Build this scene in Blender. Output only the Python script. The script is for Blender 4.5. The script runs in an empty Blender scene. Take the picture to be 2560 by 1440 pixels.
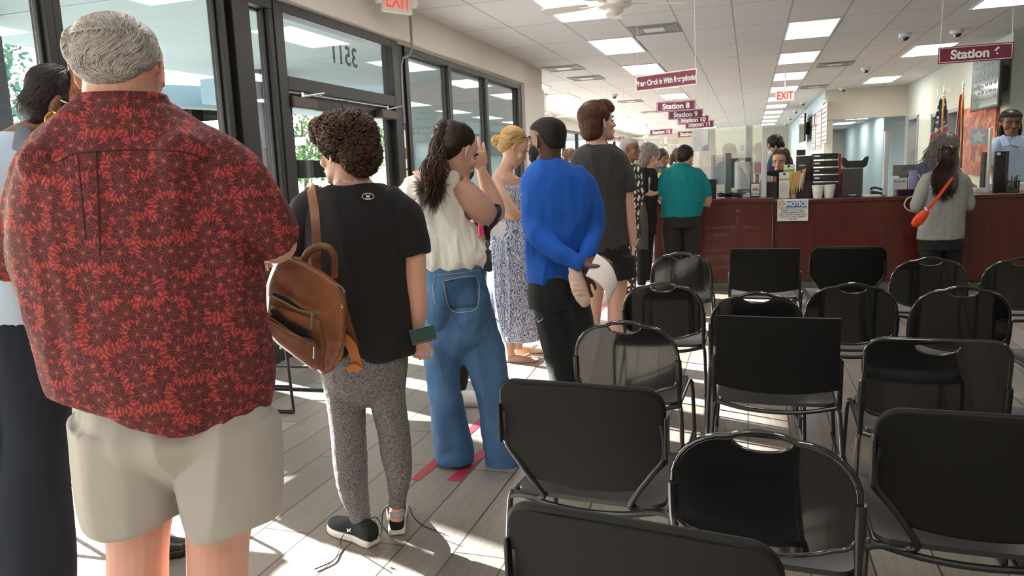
import bpy, bmesh, math, random
from mathutils import Vector, Matrix, noise
from mathutils.bvhtree import BVHTree
random.seed(7)
S = bpy.context.scene
COL = S.collection
PI = math.pi
# ------------------------------------------------------------------ camera
FPX, YAW, PIT, ROL, EYE = 1855.76, 0.31330789, 0.15325485, -0.0400052, 1.42
FW = Vector((-math.sin(YAW)*math.cos(PIT), math.cos(YAW)*math.cos(PIT), -math.sin(PIT)))
R0 = Vector((math.cos(YAW), math.sin(YAW), 0))
U0 = R0.cross(FW)
RT = R0*math.cos(ROL) + U0*math.sin(ROL)
UP = -R0*math.sin(ROL) + U0*math.cos(ROL)
FH = Vector((-math.sin(YAW), math.cos(YAW), 0))
Z = Vector((0, 0, 1))
cam = bpy.data.cameras.new('camera'); camo = bpy.data.objects.new('camera', cam); COL.objects.link(camo)
camo.matrix_world = Matrix.Translation((0, 0, EYE)) @ Matrix((RT, UP, -FW)).transposed().to_4x4()
cam.sensor_width = 36; cam.lens = FPX/2560*36; cam.clip_start = 0.05; cam.clip_end = 500
S.camera = camo
S.view_settings.view_transform = 'Standard'; S.view_settings.look = 'None'
S.view_settings.gamma = 1; S.view_settings.exposure = 0.62; S.view_settings.use_curve_mapping = False
# ------------------------------------------------------------------ world and sun
W = bpy.data.worlds.new('sky'); S.world = W; W.use_nodes = True
wn = W.node_tree; bg = wn.nodes['Background']
sk = wn.nodes.new('ShaderNodeTexSky'); sk.sky_type = 'NISHITA'; sk.sun_disc = False
sk.sun_elevation = math.radians(20); sk.sun_rotation = math.radians(-70); sk.air_density = 1.0; sk.dust_density = 1.5
wn.links.new(sk.outputs[0], bg.inputs[0]); bg.inputs[1].default_value = 0.62
sun = bpy.data.lights.new('sun', 'SUN'); sun.energy = 46; sun.angle = math.radians(0.6); sun.color = (1, .96, .9)
suno = bpy.data.objects.new('sun', sun); COL.objects.link(suno)
SUND = Vector((.94, -.34, -math.tan(math.radians(19.5)))).normalized()
suno.rotation_euler = SUND.to_track_quat('-Z', 'Y').to_euler(); suno.location = (-20, 10, 12)
PANEL = 7.8          # strength of the ceiling light diffusers
S.cycles.max_bounces = 7; S.cycles.diffuse_bounces = 3; S.cycles.glossy_bounces = 3
S.cycles.transmission_bounces = 4; S.cycles.transparent_max_bounces = 12
S.cycles.caustics_reflective = False; S.cycles.caustics_refractive = False
S.cycles.sample_clamp_indirect = 8.0; S.cycles.use_denoising = True
# ------------------------------------------------------------------ measuring helpers
EYEV = Vector((0, 0, EYE))
def ray(x, y): return FW + RT*((x-1280)/FPX) + UP*((720-y)/FPX)
def at_z(x, y, z): d = ray(x, y); return EYEV + d*((z-EYE)/d.z)
def at_x(x, y, X): d = ray(x, y); return EYEV + d*(X/d.x)
def at_y(x, y, Y): d = ray(x, y); return EYEV + d*(Y/d.y)
def at_g(x, y, g): d = ray(x, y); return EYEV + d*(g/d.dot(FH))
def px_size(x, y, g): d = ray(x, y); return g/d.dot(FH)/FPX
# ------------------------------------------------------------------ materials
MATS = {}
def nd(nt, t, **kw):
    n = nt.nodes.new(t)
    for k, v in kw.items():
        if k.startswith('i_'):
            n.inputs[k[2:].replace('_', ' ')].default_value = v
        else: setattr(n, k, v)
    return n
def mat(name, col, rough=.5, metal=0.0, var=.06, vs=6.0, bump=0.0, bs=200.0, spec=.5, coat=0.0, emit=0.0, sheen=0.0, stretch=None):
    """principled material with procedural noise in its colour and its bump"""
    if name in MATS: return MATS[name]
    m = bpy.data.materials.new(name); m.use_nodes = True; nt = m.node_tree; p = nt.nodes['Principled BSDF']
    c = (*col, 1)
    tc = nd(nt, 'ShaderNodeTexCoord'); mp = nd(nt, 'ShaderNodeMapping')
    nt.links.new(tc.outputs['Object'], mp.inputs[0])
    if stretch: mp.inputs['Scale'].default_value = stretch
    if var > 0:
        n = nd(nt, 'ShaderNodeTexNoise', i_Scale=vs, i_Detail=4.0)
        nt.links.new(mp.outputs[0], n.inputs['Vector'])
        mx = nd(nt, 'ShaderNodeMix', data_type='RGBA')
        mx.inputs[6].default_value = (*[max(0, v*(1-var*2)) for v in col], 1); mx.inputs[7].default_value = (*[min(1, v*(1+var*2)) for v in col], 1)
        nt.links.new(n.outputs[0], mx.inputs[0]); nt.links.new(mx.outputs[2], p.inputs['Base Color'])
    else: p.inputs['Base Color'].default_value = c
    p.inputs['Roughness'].default_value = rough; p.inputs['Metallic'].default_value = metal
    p.inputs['Specular IOR Level'].default_value = spec; p.inputs['Coat Weight'].default_value = coat
    p.inputs['Sheen Weight'].default_value = sheen
    if bump > 0:
        n2 = nd(nt, 'ShaderNodeTexNoise', i_Scale=bs, i_Detail=3.0); nt.links.new(mp.outputs[0], n2.inputs['Vector'])
        b = nd(nt, 'ShaderNodeBump', i_Strength=bump, i_Distance=.004); nt.links.new(n2.outputs[0], b.inputs['Height'])
        nt.links.new(b.outputs[0], p.inputs['Normal'])
    if emit:
        p.inputs['Emission Color'].default_value = c; p.inputs['Emission Strength'].default_value = emit
    MATS[name] = m
    return m
def rampmat(name, build, rough=.6):
    """principled material whose colour comes from a node set-up built by build(nt) -> socket"""
    if name in MATS: return MATS[name]
    m = bpy.data.materials.new(name); m.use_nodes = True; nt = m.node_tree; p = nt.nodes['Principled BSDF']
    p.inputs['Roughness'].default_value = rough
    o = build(nt, p)
    if o is not None: nt.links.new(o, p.inputs['Base Color'])
    MATS[name] = m
    return m
def mth(nt, op, a, b=None, c=None):
    n = nt.nodes.new('ShaderNodeMath'); n.operation = op
    for i, v in enumerate((a, b, c)):
        if v is None: continue
        if isinstance(v, (int, float)): n.inputs[i].default_value = v
        else: nt.links.new(v, n.inputs[i])
    return n.outputs[0]
def mixc(nt, f, a, b):
    n = nt.nodes.new('ShaderNodeMix'); n.data_type = 'RGBA'
    for i, v in ((0, f), (6, a), (7, b)):
        if isinstance(v, (int, float)): n.inputs[i].default_value = v
        elif isinstance(v, tuple): n.inputs[i].default_value = (*v, 1)
        else: nt.links.new(v, n.inputs[i])
    return n.outputs[2]
def glassmat(name, tint, refl=1.0, rough=0.0, haze=0.0):
    if name in MATS: return MATS[name]
    m = bpy.data.materials.new(name); m.use_nodes = True; nt = m.node_tree; nt.nodes.clear()
    out = nd(nt, 'ShaderNodeOutputMaterial'); tr = nd(nt, 'ShaderNodeBsdfTransparent'); gl = nd(nt, 'ShaderNodeBsdfGlossy')
    tr.inputs[0].default_value = (*tint, 1); gl.inputs['Roughness'].default_value = rough
    gm = nd(nt, 'ShaderNodeNewGeometry'); dt = nd(nt, 'ShaderNodeVectorMath', operation='DOT_PRODUCT'); nt.links.new(gm.outputs['Normal'], dt.inputs[0]); nt.links.new(gm.outputs['Incoming'], dt.inputs[1])
    fz = mth(nt, 'POWER', mth(nt, 'SUBTRACT', 1.0, mth(nt, 'ABSOLUTE', dt.outputs['Value'])), 5.0); fz = mth(nt, 'ADD', mth(nt, 'MULTIPLY', fz, .9), .045)
    n = nd(nt, 'ShaderNodeTexNoise', i_Scale=3.0); 
    k = mth(nt, 'MULTIPLY', fz, refl); k = mth(nt, 'ADD', k, mth(nt, 'MULTIPLY', n.outputs[0], .01))
    mx = nd(nt, 'ShaderNodeMixShader'); nt.links.new(k, mx.inputs[0]); nt.links.new(tr.outputs[0], mx.inputs[1]); nt.links.new(gl.outputs[0], mx.inputs[2])
    last = mx
    if haze:
        df = nd(nt, 'ShaderNodeBsdfDiffuse'); df.inputs[0].default_value = (.8, .85, .9, 1); m2 = nd(nt, 'ShaderNodeMixShader'); m2.inputs[0].default_value = haze
        nt.links.new(mx.outputs[0], m2.inputs[1]); nt.links.new(df.outputs[0], m2.inputs[2]); last = m2
    nt.links.new(last.outputs[0], out.inputs[0]); MATS[name] = m
    return m
# ------------------------------------------------------------------ mesh helpers
def catmull(pts, n):
    """pts: tuples of equal length; returns a smooth resampling through them"""
    if len(pts) < 3 or n < 2: 
        return [tuple(p) for p in pts]
    out = []; P = [pts[0]] + list(pts) + [pts[-1]]
    for i in range(1, len(P)-2):
        for k in range(n):
            t = k/n; a, b, c, d = P[i-1], P[i], P[i+1], P[i+2]
            out.append(tuple(.5*(2*b[j] + (c[j]-a[j])*t + (2*a[j]-5*b[j]+4*c[j]-d[j])*t*t + (3*b[j]-a[j]-3*c[j]+d[j])*t**3) for j in range(len(b))))
    out.append(tuple(pts[-1]))
    return out
class MB:
    def __init__(self): self.v = []; self.f = []; self.m = []; self.mi = 0
    def add(self, vs, fs):
        o = len(self.v); self.v += [Vector(v) for v in vs]; self.f += [tuple(i+o for i in f) for f in fs]; self.m += [self.mi]*len(fs); return self
    def box(self, c, s, rz=0.0, M=None):
        x, y, z = s[0]/2, s[1]/2, s[2]/2; vs = [Vector((i*x, j*y, k*z)) for i in (-1, 1) for j in (-1, 1) for k in (-1, 1)]
        if rz: vs = [Matrix.Rotation(rz, 3, 'Z') @ v for v in vs]
        if M: vs = [M @ v for v in vs]
        c = Vector(c)
        return self.add([v + c for v in vs], [(0, 1, 3, 2), (4, 6, 7, 5), (0, 4, 5, 1), (2, 3, 7, 6), (0, 2, 6, 4), (1, 5, 7, 3)])
    def bb(self, a, b): return self.box([(p+q)/2 for p, q in zip(a, b)], [abs(q-p) for p, q in zip(a, b)])
    def tube(self, pts, r, n=10, sub=0, flat=1.0, nrm=None, closed=False):
        pts = [Vector(p) for p in pts]
        rr = list(r) if isinstance(r, (list, tuple)) else [r]*len(pts)
        if sub:
            q = catmull([(*p, w) for p, w in zip(pts, rr)], sub); pts = [Vector(p[:3]) for p in q]; rr = [p[3] for p in q]
        L = len(pts); vs = []; a = None
        for i, p in enumerate(pts):
            t = (pts[(i+1) % L]-pts[i-1]) if closed else (pts[min(i+1, L-1)]-pts[max(i-1, 0)])
            if t.length < 1e-9: t = Z.copy()
            t.normalize()
            if a is None:
                a = Vector(nrm) if nrm else (Z if abs(t.z) < .9 else Vector((1, 0, 0)))
            a = a - t*a.dot(t)
            if a.length < 1e-6: a = t.orthogonal()
            a.normalize(); b = t.cross(a)
            vs += [p + (a*math.cos(k*2*PI/n)*flat + b*math.sin(k*2*PI/n))*rr[i] for k in range(n)]
        fs = [(i*n+k, i*n+(k+1) % n, ((i+1) % L)*n+(k+1) % n, ((i+1) % L)*n+k) for i in range(L if closed else L-1) for k in range(n)]
        if not closed: fs += [tuple(range(n))[::-1], tuple((L-1)*n+k for k in range(n))]
        return self.add(vs, fs)
    def loft(self, secs, n=24, e=2.0):
        """secs: (centre, axis_a, axis_b) with axes as full radius vectors; e = superellipse exponent"""
        vs = []; pw = lambda c: math.copysign(abs(c)**(2/e), c)
        for c, a, b in secs:
            vs += [c + a*pw(math.cos(k*2*PI/n)) + b*pw(math.sin(k*2*PI/n)) for k in range(n)]
        L = len(secs)
        fs = [(i*n+k, i*n+(k+1) % n, (i+1)*n+(k+1) % n, (i+1)*n+k) for i in range(L-1) for k in range(n)]
        fs += [tuple(range(n))[::-1], tuple((L-1)*n+k for k in range(n))]
        return self.add(vs, fs)
    def ell(self, c, a, b, d, nu=16, nv=10):
        """ellipsoid with radius vectors a, b, d"""
        c = Vector(c); vs = [c + d]
        for j in range(1, nv):
            th = PI*j/nv
            vs += [c + d*math.cos(th) + (a*math.cos(k*2*PI/nu) + b*math.sin(k*2*PI/nu))*math.sin(th) for k in range(nu)]
        vs.append(c - d); fs = []
        for k in range(nu):
            fs.append((0, 1+k, 1+(k+1) % nu)); fs.append((len(vs)-1, 1+(nv-2)*nu+(k+1) % nu, 1+(nv-2)*nu+k))
            for j in range(nv-2): fs.append((1+j*nu+k, 1+(j+1)*nu+k, 1+(j+1)*nu+(k+1) % nu, 1+j*nu+(k+1) % nu))
        return self.add(vs, fs)
    def ball(self, c, r, nu=12, nv=8): return self.ell(c, Vector((r, 0, 0)), Vector((0, r, 0)), Vector((0, 0, r)), nu, nv)
    def lathe(self, prof, c=(0, 0, 0), n=24):
        c = Vector(c); vs = [c + Vector((r*math.cos(k*2*PI/n), r*math.sin(k*2*PI/n), z)) for r, z in prof for k in range(n)]
        L = len(prof); fs = [(i*n+k, i*n+(k+1) % n, (i+1)*n+(k+1) % n, (i+1)*n+k) for i in range(L-1) for k in range(n)]
        return self.add(vs, fs + [tuple(range(n))[::-1], tuple((L-1)*n+k for k in range(n))])
    def prism(self, pts, d):
        """pts: world polygon (list of Vector), d: extrusion vector"""
        n = len(pts); pts = [Vector(p) for p in pts]; d = Vector(d)
        return self.add(pts + [p + d for p in pts], [tuple(range(n)), tuple(range(n, 2*n))[::-1]] + [(i, i+n, (i+1) % n + n, (i+1) % n) for i in range(n)])
    def mesh(self, name, origin=None):
        me = bpy.data.meshes.new(name); o = Vector(origin) if origin is not None else Vector()
        me.from_pydata([v-o for v in self.v], [], self.f); me.polygons.foreach_set('material_index', self.m); me.update()
        bm = bmesh.new(); bm.from_mesh(me); bmesh.ops.recalc_face_normals(bm, faces=bm.faces); bm.to_mesh(me); bm.free()
        return me
    def build(self, name, m, parent=None, bevel=0.0, smooth=35, world=True, seg=2):
        org = parent_loc(parent) if (parent and world) else None
        me = self.mesh(name, org); o = bpy.data.objects.new(name, me); COL.objects.link(o)
        for mm in (m if isinstance(m, (list, tuple)) else [m]): me.materials.append(mm)
        if parent: o.parent = parent
        if bevel:
            b = o.modifiers.new('bevel', 'BEVEL'); b.width = bevel; b.segments = seg; b.limit_method = 'ANGLE'; b.angle_limit = math.radians(40)
            b.harden_normals = False
        if smooth:
            me.shade_smooth(); me.set_sharp_from_angle(angle=math.radians(smooth))
        return o
def parent_loc(o):
    l = Vector()
    while o is not None:
        l += o.location; o = o.parent
    return l
def tag(o, label=None, cat=None, group=None, kind=None):
    if label: o['label'] = label
    if cat: o['category'] = cat
    if group: o['group'] = group
    if kind: o['kind'] = kind
    return o
def thing(name, label, cat, loc=(0, 0, 0), rz=0.0, group=None):
    o = bpy.data.objects.new(name, None); o.empty_display_size = .1; COL.objects.link(o); o.location = loc; o.rotation_euler = (0, 0, rz)
    return tag(o, label, cat, group)
def struct(o): o['kind'] = 'structure'; return o
def dup(root, loc, rz, label, group=None):
    r = root.copy(); COL.objects.link(r); r.location = loc; r.rotation_euler = (0, 0, rz); r['label'] = label
    if group: r['group'] = group
    for ch in list(root.children):
        c = ch.copy(); COL.objects.link(c); c.parent = r
        for g in ch.children:
            d = g.copy(); COL.objects.link(d); d.parent = c
    return r
def text(s, size, m, parent, loc, rot, name='lettering', ext=.001, bold=0.0, align='CENTER', world=True, sx=1.0, line=1.0):
    cu = bpy.data.curves.new(name, 'FONT'); cu.body = s; cu.size = size; cu.extrude = ext; cu.offset = bold; cu.align_x = align; cu.align_y = 'CENTER'; cu.space_line = line
    tmp = bpy.data.objects.new('tmp', cu); me = bpy.data.meshes.new_from_object(tmp); bpy.data.objects.remove(tmp)
    me.name = name; me.materials.clear(); me.materials.append(m); o = bpy.data.objects.new(name, me); COL.objects.link(o)
    o.location = Vector(loc) - (parent_loc(parent) if (parent and world) else Vector()); o.rotation_euler = rot; o.scale = (sx, 1, 1)
    if parent: o.parent = parent
    return o
# common materials
M_BLACKMETAL = mat('black_metal', (.008, .008, .009), .28, 0, .1, spec=.6)
M_BRONZE = mat('dark_bronze_frame', (.020, .0195, .0195), .42, .3, .1, 12)
M_WHITE = mat('white_plastic', (.78, .78, .76), .4)
M_WALLW = mat('offwhite_paint', (.70, .66, .60), .8, 0, .02, 3, .05, 300)
M_CREAM = mat('cream_paint', (.66, .62, .52), .8, 0, .02, 3, .05, 300)
M_BLUEW = mat('pale_blue_paint', (.50, .66, .70), .8, 0, .02, 3, .05, 300)
M_SAGE = mat('sage_green_paint', (.52, .58, .50), .8, 0, .02, 3, .05, 300)
M_TEAL = mat('teal_stucco', (.17, .225, .228), .9, 0, .04, 2, .1, 120)
M_CHROME = mat('chrome', (.7, .7, .7), .2, 1.0, .05)
M_PAPER = mat('white_paper', (.80, .80, .79), .8, 0, .02)
M_BLACKP = mat('black_plastic', (.014, .014, .015), .4, 0, .1)
M_INK = mat('dark_ink', (.04, .04, .045), .7)
M_WTEXT = mat('white_lettering', (.85, .85, .84), .5)
M_MAROON = mat('maroon_plate', (.19, .022, .065), .4, 0, .05)
M_GLASS = glassmat('window_glass', (.945, .965, .97), 1.25)
M_ACRYL = glassmat('clear_acrylic', (.955, .97, .97), 1.0, 0, .03)
# ================================================================== SETTING
CEIL, WX, SX = 3.215, -3.626, -3.50
def floor_nodes(nt, p):
    tc = nd(nt, 'ShaderNodeTexCoord'); sp = nd(nt, 'ShaderNodeSeparateXYZ'); nt.links.new(tc.outputs['Object'], sp.inputs[0])
    cb = nd(nt, 'ShaderNodeCombineXYZ'); nt.links.new(sp.outputs[1], cb.inputs[0]); nt.links.new(sp.outputs[0], cb.inputs[1])
    br = nd(nt, 'ShaderNodeTexBrick', offset=.37, offset_frequency=2); nt.links.new(cb.outputs[0], br.inputs[0])
    br.inputs['Scale'].default_value = 1; br.inputs['Brick Width'].default_value = 1.22; br.inputs['Row Height'].default_value = .213
    br.inputs['Mortar Size'].default_value = .0035; br.inputs['Mortar Smooth'].default_value = .1; br.inputs['Bias'].default_value = 0
    br.inputs['Color1'].default_value = (.185, .155, .132, 1); br.inputs['Color2'].default_value = (.285, .252, .224, 1); br.inputs['Mortar'].default_value = (.05, .045, .04, 1)
    mp = nd(nt, 'ShaderNodeMapping'); mp.inputs['Scale'].default_value = (45, 2.2, 1); nt.links.new(tc.outputs['Object'], mp.inputs[0])
    n = nd(nt, 'ShaderNodeTexNoise', i_Scale=1.6, i_Detail=6.0, i_Roughness=.7); nt.links.new(mp.outputs[0], n.inputs['Vector'])
    mp2 = nd(nt, 'ShaderNodeMapping'); mp2.inputs['Scale'].default_value = (160, 9, 1); nt.links.new(tc.outputs['Object'], mp2.inputs[0])
    n2 = nd(nt, 'ShaderNodeTexNoise', i_Scale=1.0, i_Detail=3.0); nt.links.new(mp2.outputs[0], n2.inputs['Vector'])
    g = mth(nt, 'ADD', mth(nt, 'MULTIPLY', n.outputs[0], .9), mth(nt, 'MULTIPLY', n2.outputs[0], .5)); g = mth(nt, 'ADD', g, .32)
    mm = nd(nt, 'ShaderNodeVectorMath', operation='SCALE'); nt.links.new(br.outputs[0], mm.inputs[0]); nt.links.new(g, mm.inputs['Scale'])
    b = nd(nt, 'ShaderNodeBump', i_Strength=.25, i_Distance=.003); nt.links.new(n2.outputs[0], b.inputs['Height']); nt.links.new(b.outputs[0], p.inputs['Normal'])
    nt.links.new(mth(nt, 'ADD', mth(nt, 'MULTIPLY', n.outputs[0], .25), .27), p.inputs['Roughness'])
    return mm.outputs[0]
M_FLOOR = rampmat('wood_look_plank_tile', floor_nodes, .4)
def ceil_nodes(nt, p):
    tc = nd(nt, 'ShaderNodeTexCoord'); mp = nd(nt, 'ShaderNodeMapping'); nt.links.new(tc.outputs['Object'], mp.inputs[0])
    mp.inputs['Location'].default_value = (2.205, -7.755, 0)
    br = nd(nt, 'ShaderNodeTexBrick', offset=0.0); nt.links.new(mp.outputs[0], br.inputs[0])
    br.inputs['Scale'].default_value = 1; br.inputs['Brick Width'].default_value = .662; br.inputs['Row Height'].default_value = 1.437
    br.inputs['Mortar Size'].default_value = .011; br.inputs['Mortar Smooth'].default_value = .3
    br.inputs['Color1'].default_value = (.71, .695, .69, 1); br.inputs['Color2'].default_value = (.75, .735, .73, 1); br.inputs['Mortar'].default_value = (.42, .41, .40, 1)
    n = nd(nt, 'ShaderNodeTexNoise', i_Scale=60.0, i_Detail=5.0); nt.links.new(tc.outputs['Object'], n.inputs['Vector'])
    g = mth(nt, 'ADD', mth(nt, 'MULTIPLY', n.outputs[0], .16), .92)
    mm = nd(nt, 'ShaderNodeVectorMath', operation='SCALE'); nt.links.new(br.outputs[0], mm.inputs[0]); nt.links.new(g, mm.inputs['Scale'])
    b = nd(nt, 'ShaderNodeBump', i_Strength=.3, i_Distance=.004); nt.links.new(br.outputs[1], b.inputs['Height']); b.invert = True; nt.links.new(b.outputs[0], p.inputs['Normal'])
    return mm.outputs[0]
M_CEIL = rampmat('acoustic_ceiling_tile', ceil_nodes, .9)
def st(name, mb, m, parent=None, **k):
    o = mb.build(name, m, parent, **k)
    if parent is None: struct(o)
    return o
st('floor', MB().bb((-3.66, -4.5, -.12), (8.1, 42.2, 0)).bb((-6.2, 13.3, -.12), (-3.66, 42.2, 0)), M_FLOOR, smooth=0)
st('ceiling', MB().bb((-3.7, -4.5, CEIL), (8.1, 42.2, CEIL+.2)).bb((-6.3, 13.2, CEIL), (-3.7, 42.2, CEIL+.2)), M_CEIL, smooth=0)
# bulkhead above the windows, back/right/far walls
st('trim_1', MB().bb((WX-.06, -4.5, 2.85), (SX, 11.95, CEIL)).bb((WX-.06, -4.5, 2.83), (WX+.05, 11.95, 2.85)), M_WALLW, smooth=0)
st('wall_back', MB().bb((-3.7, -4.7, 0), (8.1, -4.5, CEIL)), M_WALLW, smooth=0)
st('wall_right', MB().bb((8.0, -4.5, 0), (8.2, 13.4, CEIL)), M_SAGE, smooth=0)
st('wall_right_corner', MB().bb((3.75, 13.36, 0), (8.1, 13.5, CEIL)), M_SAGE, smooth=0)
st('wall_right_far', MB().bb((3.75, 13.5, 0), (3.9, 16.1, CEIL)).bb((3.75, 17.1, 0), (3.9, 17.3, CEIL)).bb((3.75, 18.5, 0), (3.9, 19.85, CEIL))
   .bb((3.75, 21.0, 0), (3.9, 21.5, CEIL)).bb((3.75, 16.1, 2.32), (3.9, 17.1, CEIL)).bb((3.75, 17.3, 2.32), (3.9, 18.5, CEIL)).bb((3.75, 19.85, 2.4), (3.9, 21.0, CEIL)), mat('pale_wall_paint', (.62, .66, .60), .8, 0, .02), smooth=0)
st('trim_2', MB().bb((1.85, 21.3, 2.46), (3.75, 21.55, CEIL)), M_CREAM, smooth=0)
st('wall_blue', MB().bb((1.85, 21.55, 0), (1.98, 42.1, CEIL)), M_BLUEW, smooth=0)
st('trim_3', MB().bb((1.83, 21.33, 0), (2.03, 21.55, CEIL)), M_CREAM, smooth=0)
st('wall_far', MB().bb((-6.3, 42.0, 0), (8.0, 42.2, CEIL)), M_CREAM, smooth=0)
# corridor behind the header
st('wall_corridor_end', MB().bb((1.98, 33.0, 0), (4.4, 33.15, 2.9)), M_CREAM, smooth=0)
st('ceiling_corridor', MB().bb((1.98, 21.55, 2.62), (6.0, 33.0, 2.7)), M_CEIL, smooth=0)
st('wall_corridor_right', MB().bb((3.55, 23.4, 0), (3.68, 33.0, 2.62)).bb((3.68, 23.4, 0), (4.6, 23.52, 2.62)), mat('corridor_pale_blue', (.56, .66, .66), .8, 0, .03), smooth=0)
for nm, a, b in (('wall_office_back', (5.6, 15.0, 0), (5.7, 21.6, CEIL)), ('wall_office_side', (3.9, 19.3, 0), (5.6, 19.4, CEIL))):
    st(nm, MB().bb(a, b), mat('grey_office_paint', (.42, .47, .48), .8, 0, .02), smooth=0)
# grey steel door frames in the right wall
for i, (a, b, t) in enumerate(((16.1, 17.1, 2.32), (17.3, 18.5, 2.32), (19.85, 21.0, 2.4))):
    st('door_%d' % (i+2), MB().bb((3.72, a, 0), (3.92, a+.07, t)).bb((3.72, b-.07, 0), (3.92, b, t)).bb((3.72, a, t-.07), (3.92, b, t)), mat('grey_steel', (.38, .38, .38), .45, .2), smooth=0)
# second window wall beyond the jog
st('wall_jog', MB().bb((-6.2, 13.05, 0), (-3.6, 13.2, 2.86)), M_TEAL, smooth=0)
st('trim_7', MB().bb((-3.7, 11.95, 2.86), (-3.56, 13.2, CEIL)).bb((-6.3, 13.06, 2.86), (-3.6, 13.2, CEIL)), M_WALLW, smooth=0)
st('wall_left_far', MB().bb((-6.25, 13.2, 2.84), (-6.1, 42, CEIL)).bb((-6.25, 13.2, 0), (-6.1, 42, .12)), M_WALLW, smooth=0)
st('trim_4', MB().bb((-3.60, 11.98, 0), (-3.53, 13.2, 2.85)), M_WALLW, smooth=0)
n = 1
def window(y0, y1, X=WX, z0=.1, z1=2.83, w0=.05, w1=.05, gm=None):
    global n
    f = MB().bb((X-.06, y0, z0-.1), (X+.05, y1, z0)).bb((X-.06, y0, z1-.07), (X+.05, y1, z1)).bb((X-.06, y0, z0), (X+.05, y0+w0, z1-.07)).bb((X-.06, y1-w1, z0), (X+.05, y1, z1-.07))
    f.bb((X-.075, y0+w0, z1-.09), (X-.045, y1-w1, z1-.07)).bb((X-.02, y0+w0, z0), (X+.01, y0+w0+.018, z1-.07)).bb((X-.02, y1-w1-.018, z0), (X+.01, y1-w1, z1-.07))
    o = struct(f.build('window_%d' % n, M_BRONZE, None, bevel=.004, smooth=0)); n += 1
    MB().bb((X-.012, y0+w0, z0), (X-.004, y1-w1, z1-.07)).build('pane', gm or M_GLASS, o, smooth=0)
    return o
for y0, y1 in ((-4.5, -3.2), (-3.2, -1.6), (-1.6, 0), (0, 1.62), (1.62, 3.24)): window(y0, y1)
window(3.24, 4.66)
st('trim_5', MB().bb((WX-.1, 4.72, 0), (WX+.07, 4.92, 2.85)).bb((WX-.06, 4.66, 0), (WX+.02, 4.72, 2.84)), M_BRONZE, bevel=.006, smooth=0)
window(4.92, 5.24, w0=.02, w1=.06)
window(7.60, 8.88, w0=.09); window(8.88, 10.25); window(10.25, 11.95, w1=.18)
for i in range(14): window(13.3+i*2.04, 13.3+(i+1)*2.04, -6.17, w0=.06, w1=.06)
# entrance: frame, transom with street number, two leaves
fr = MB().bb((WX-.07, 5.24, 0), (WX+.06, 5.36, 2.84)).bb((WX-.07, 7.28, 0), (WX+.06, 7.42, 2.84)).bb((WX-.07, 7.42, 0), (WX+.03, 7.6, 2.84)).bb((WX-.07, 5.36, 2.16), (WX+.06, 7.28, 2.27)).bb((WX-.07, 5.36, 2.76), (WX+.06, 7.28, 2.84)).bb((WX-.07, 5.36, -.01), (WX+.06, 7.28, .012))
door = struct(fr.build('door_1', M_BRONZE, None, bevel=.005, smooth=0))
MB().bb((WX-.012, 5.36, 2.27), (WX-.004, 7.28, 2.76)).build('transom_pane', M_GLASS, door, smooth=0)
M_BRZ2 = mat('bronze_closer', (.075, .06, .05), .38, .5, .08)
YM = 6.29
for a, b, s in ((5.365, YM-.003, 1), (YM+.003, 7.275, -1)):
    lf = MB().bb((WX-.045, a, .02), (WX, b, .25)).bb((WX-.045, a, 2.03), (WX, b, 2.15)).bb((WX-.045, a, .25), (WX, a+.11, 2.03)).bb((WX-.045, b-.11, .25), (WX, b, 2.03)).build('door_leaf', M_BRONZE, door, bevel=.004, smooth=0)
    MB().bb((WX-.028, a+.11, .25), (WX-.02, b-.11, 2.03)).build('pane', M_GLASS, lf, smooth=0)
    MB().tube([(WX+.05, a+.1, 1.02), (WX+.05, b-.1, 1.02)], .017).bb((WX-.0, a+.08, 1.0), (WX+.05, a+.11, 1.04)).bb((WX, b-.11, 1.0), (WX+.05, b-.08, 1.04)).build('push_bar', M_CHROME, lf)
    h = a+.03 if s > 0 else b-.33
    c = MB().bb((WX+.0, h-.02, 2.02), (WX+.085, h+.34, 2.115)).build('door_closer', M_BRZ2, door, bevel=.012, smooth=0)
    MB().tube([(WX+.05, h+.15, 2.12), (WX+.16, h+.32*(1 if s > 0 else .9), 2.155), (WX+.03, h+.48, 2.165)], .009).box((WX+.05, h+.15, 2.135), (.03, .04, .04)).build('closer_arm', M_CHROME, c)
MB().box((WX+.012, YM-.06, 2.165), (.03, .05, .03)).box((WX+.012, YM+.06, 2.165), (.03, .05, .03)).build('strike', M_CHROME, door)
text('3511', .25, mat('dark_vinyl', (.05, .055, .055), .6), door, (WX-.016, 6.42, 2.565), (PI/2, 0, -PI/2), 'street_number', bold=.004)
text('PUSH', .12, mat('dark_vinyl', (.05, .055, .055), .6), door, at_x(898, 294, WX-.016), (PI/2, 0, PI/2), 'door_lettering', bold=.002)
qa, qb = at_x(740, 446, WX-.03), at_x(818, 401, WX-.03); q = MB().bb((WX-.035, qa.y, qa.z), (WX-.029, qb.y, qb.z)).build('notice_panel', mat('black_gloss_panel', (.012, .012, .014), .12), door, smooth=0)
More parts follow.
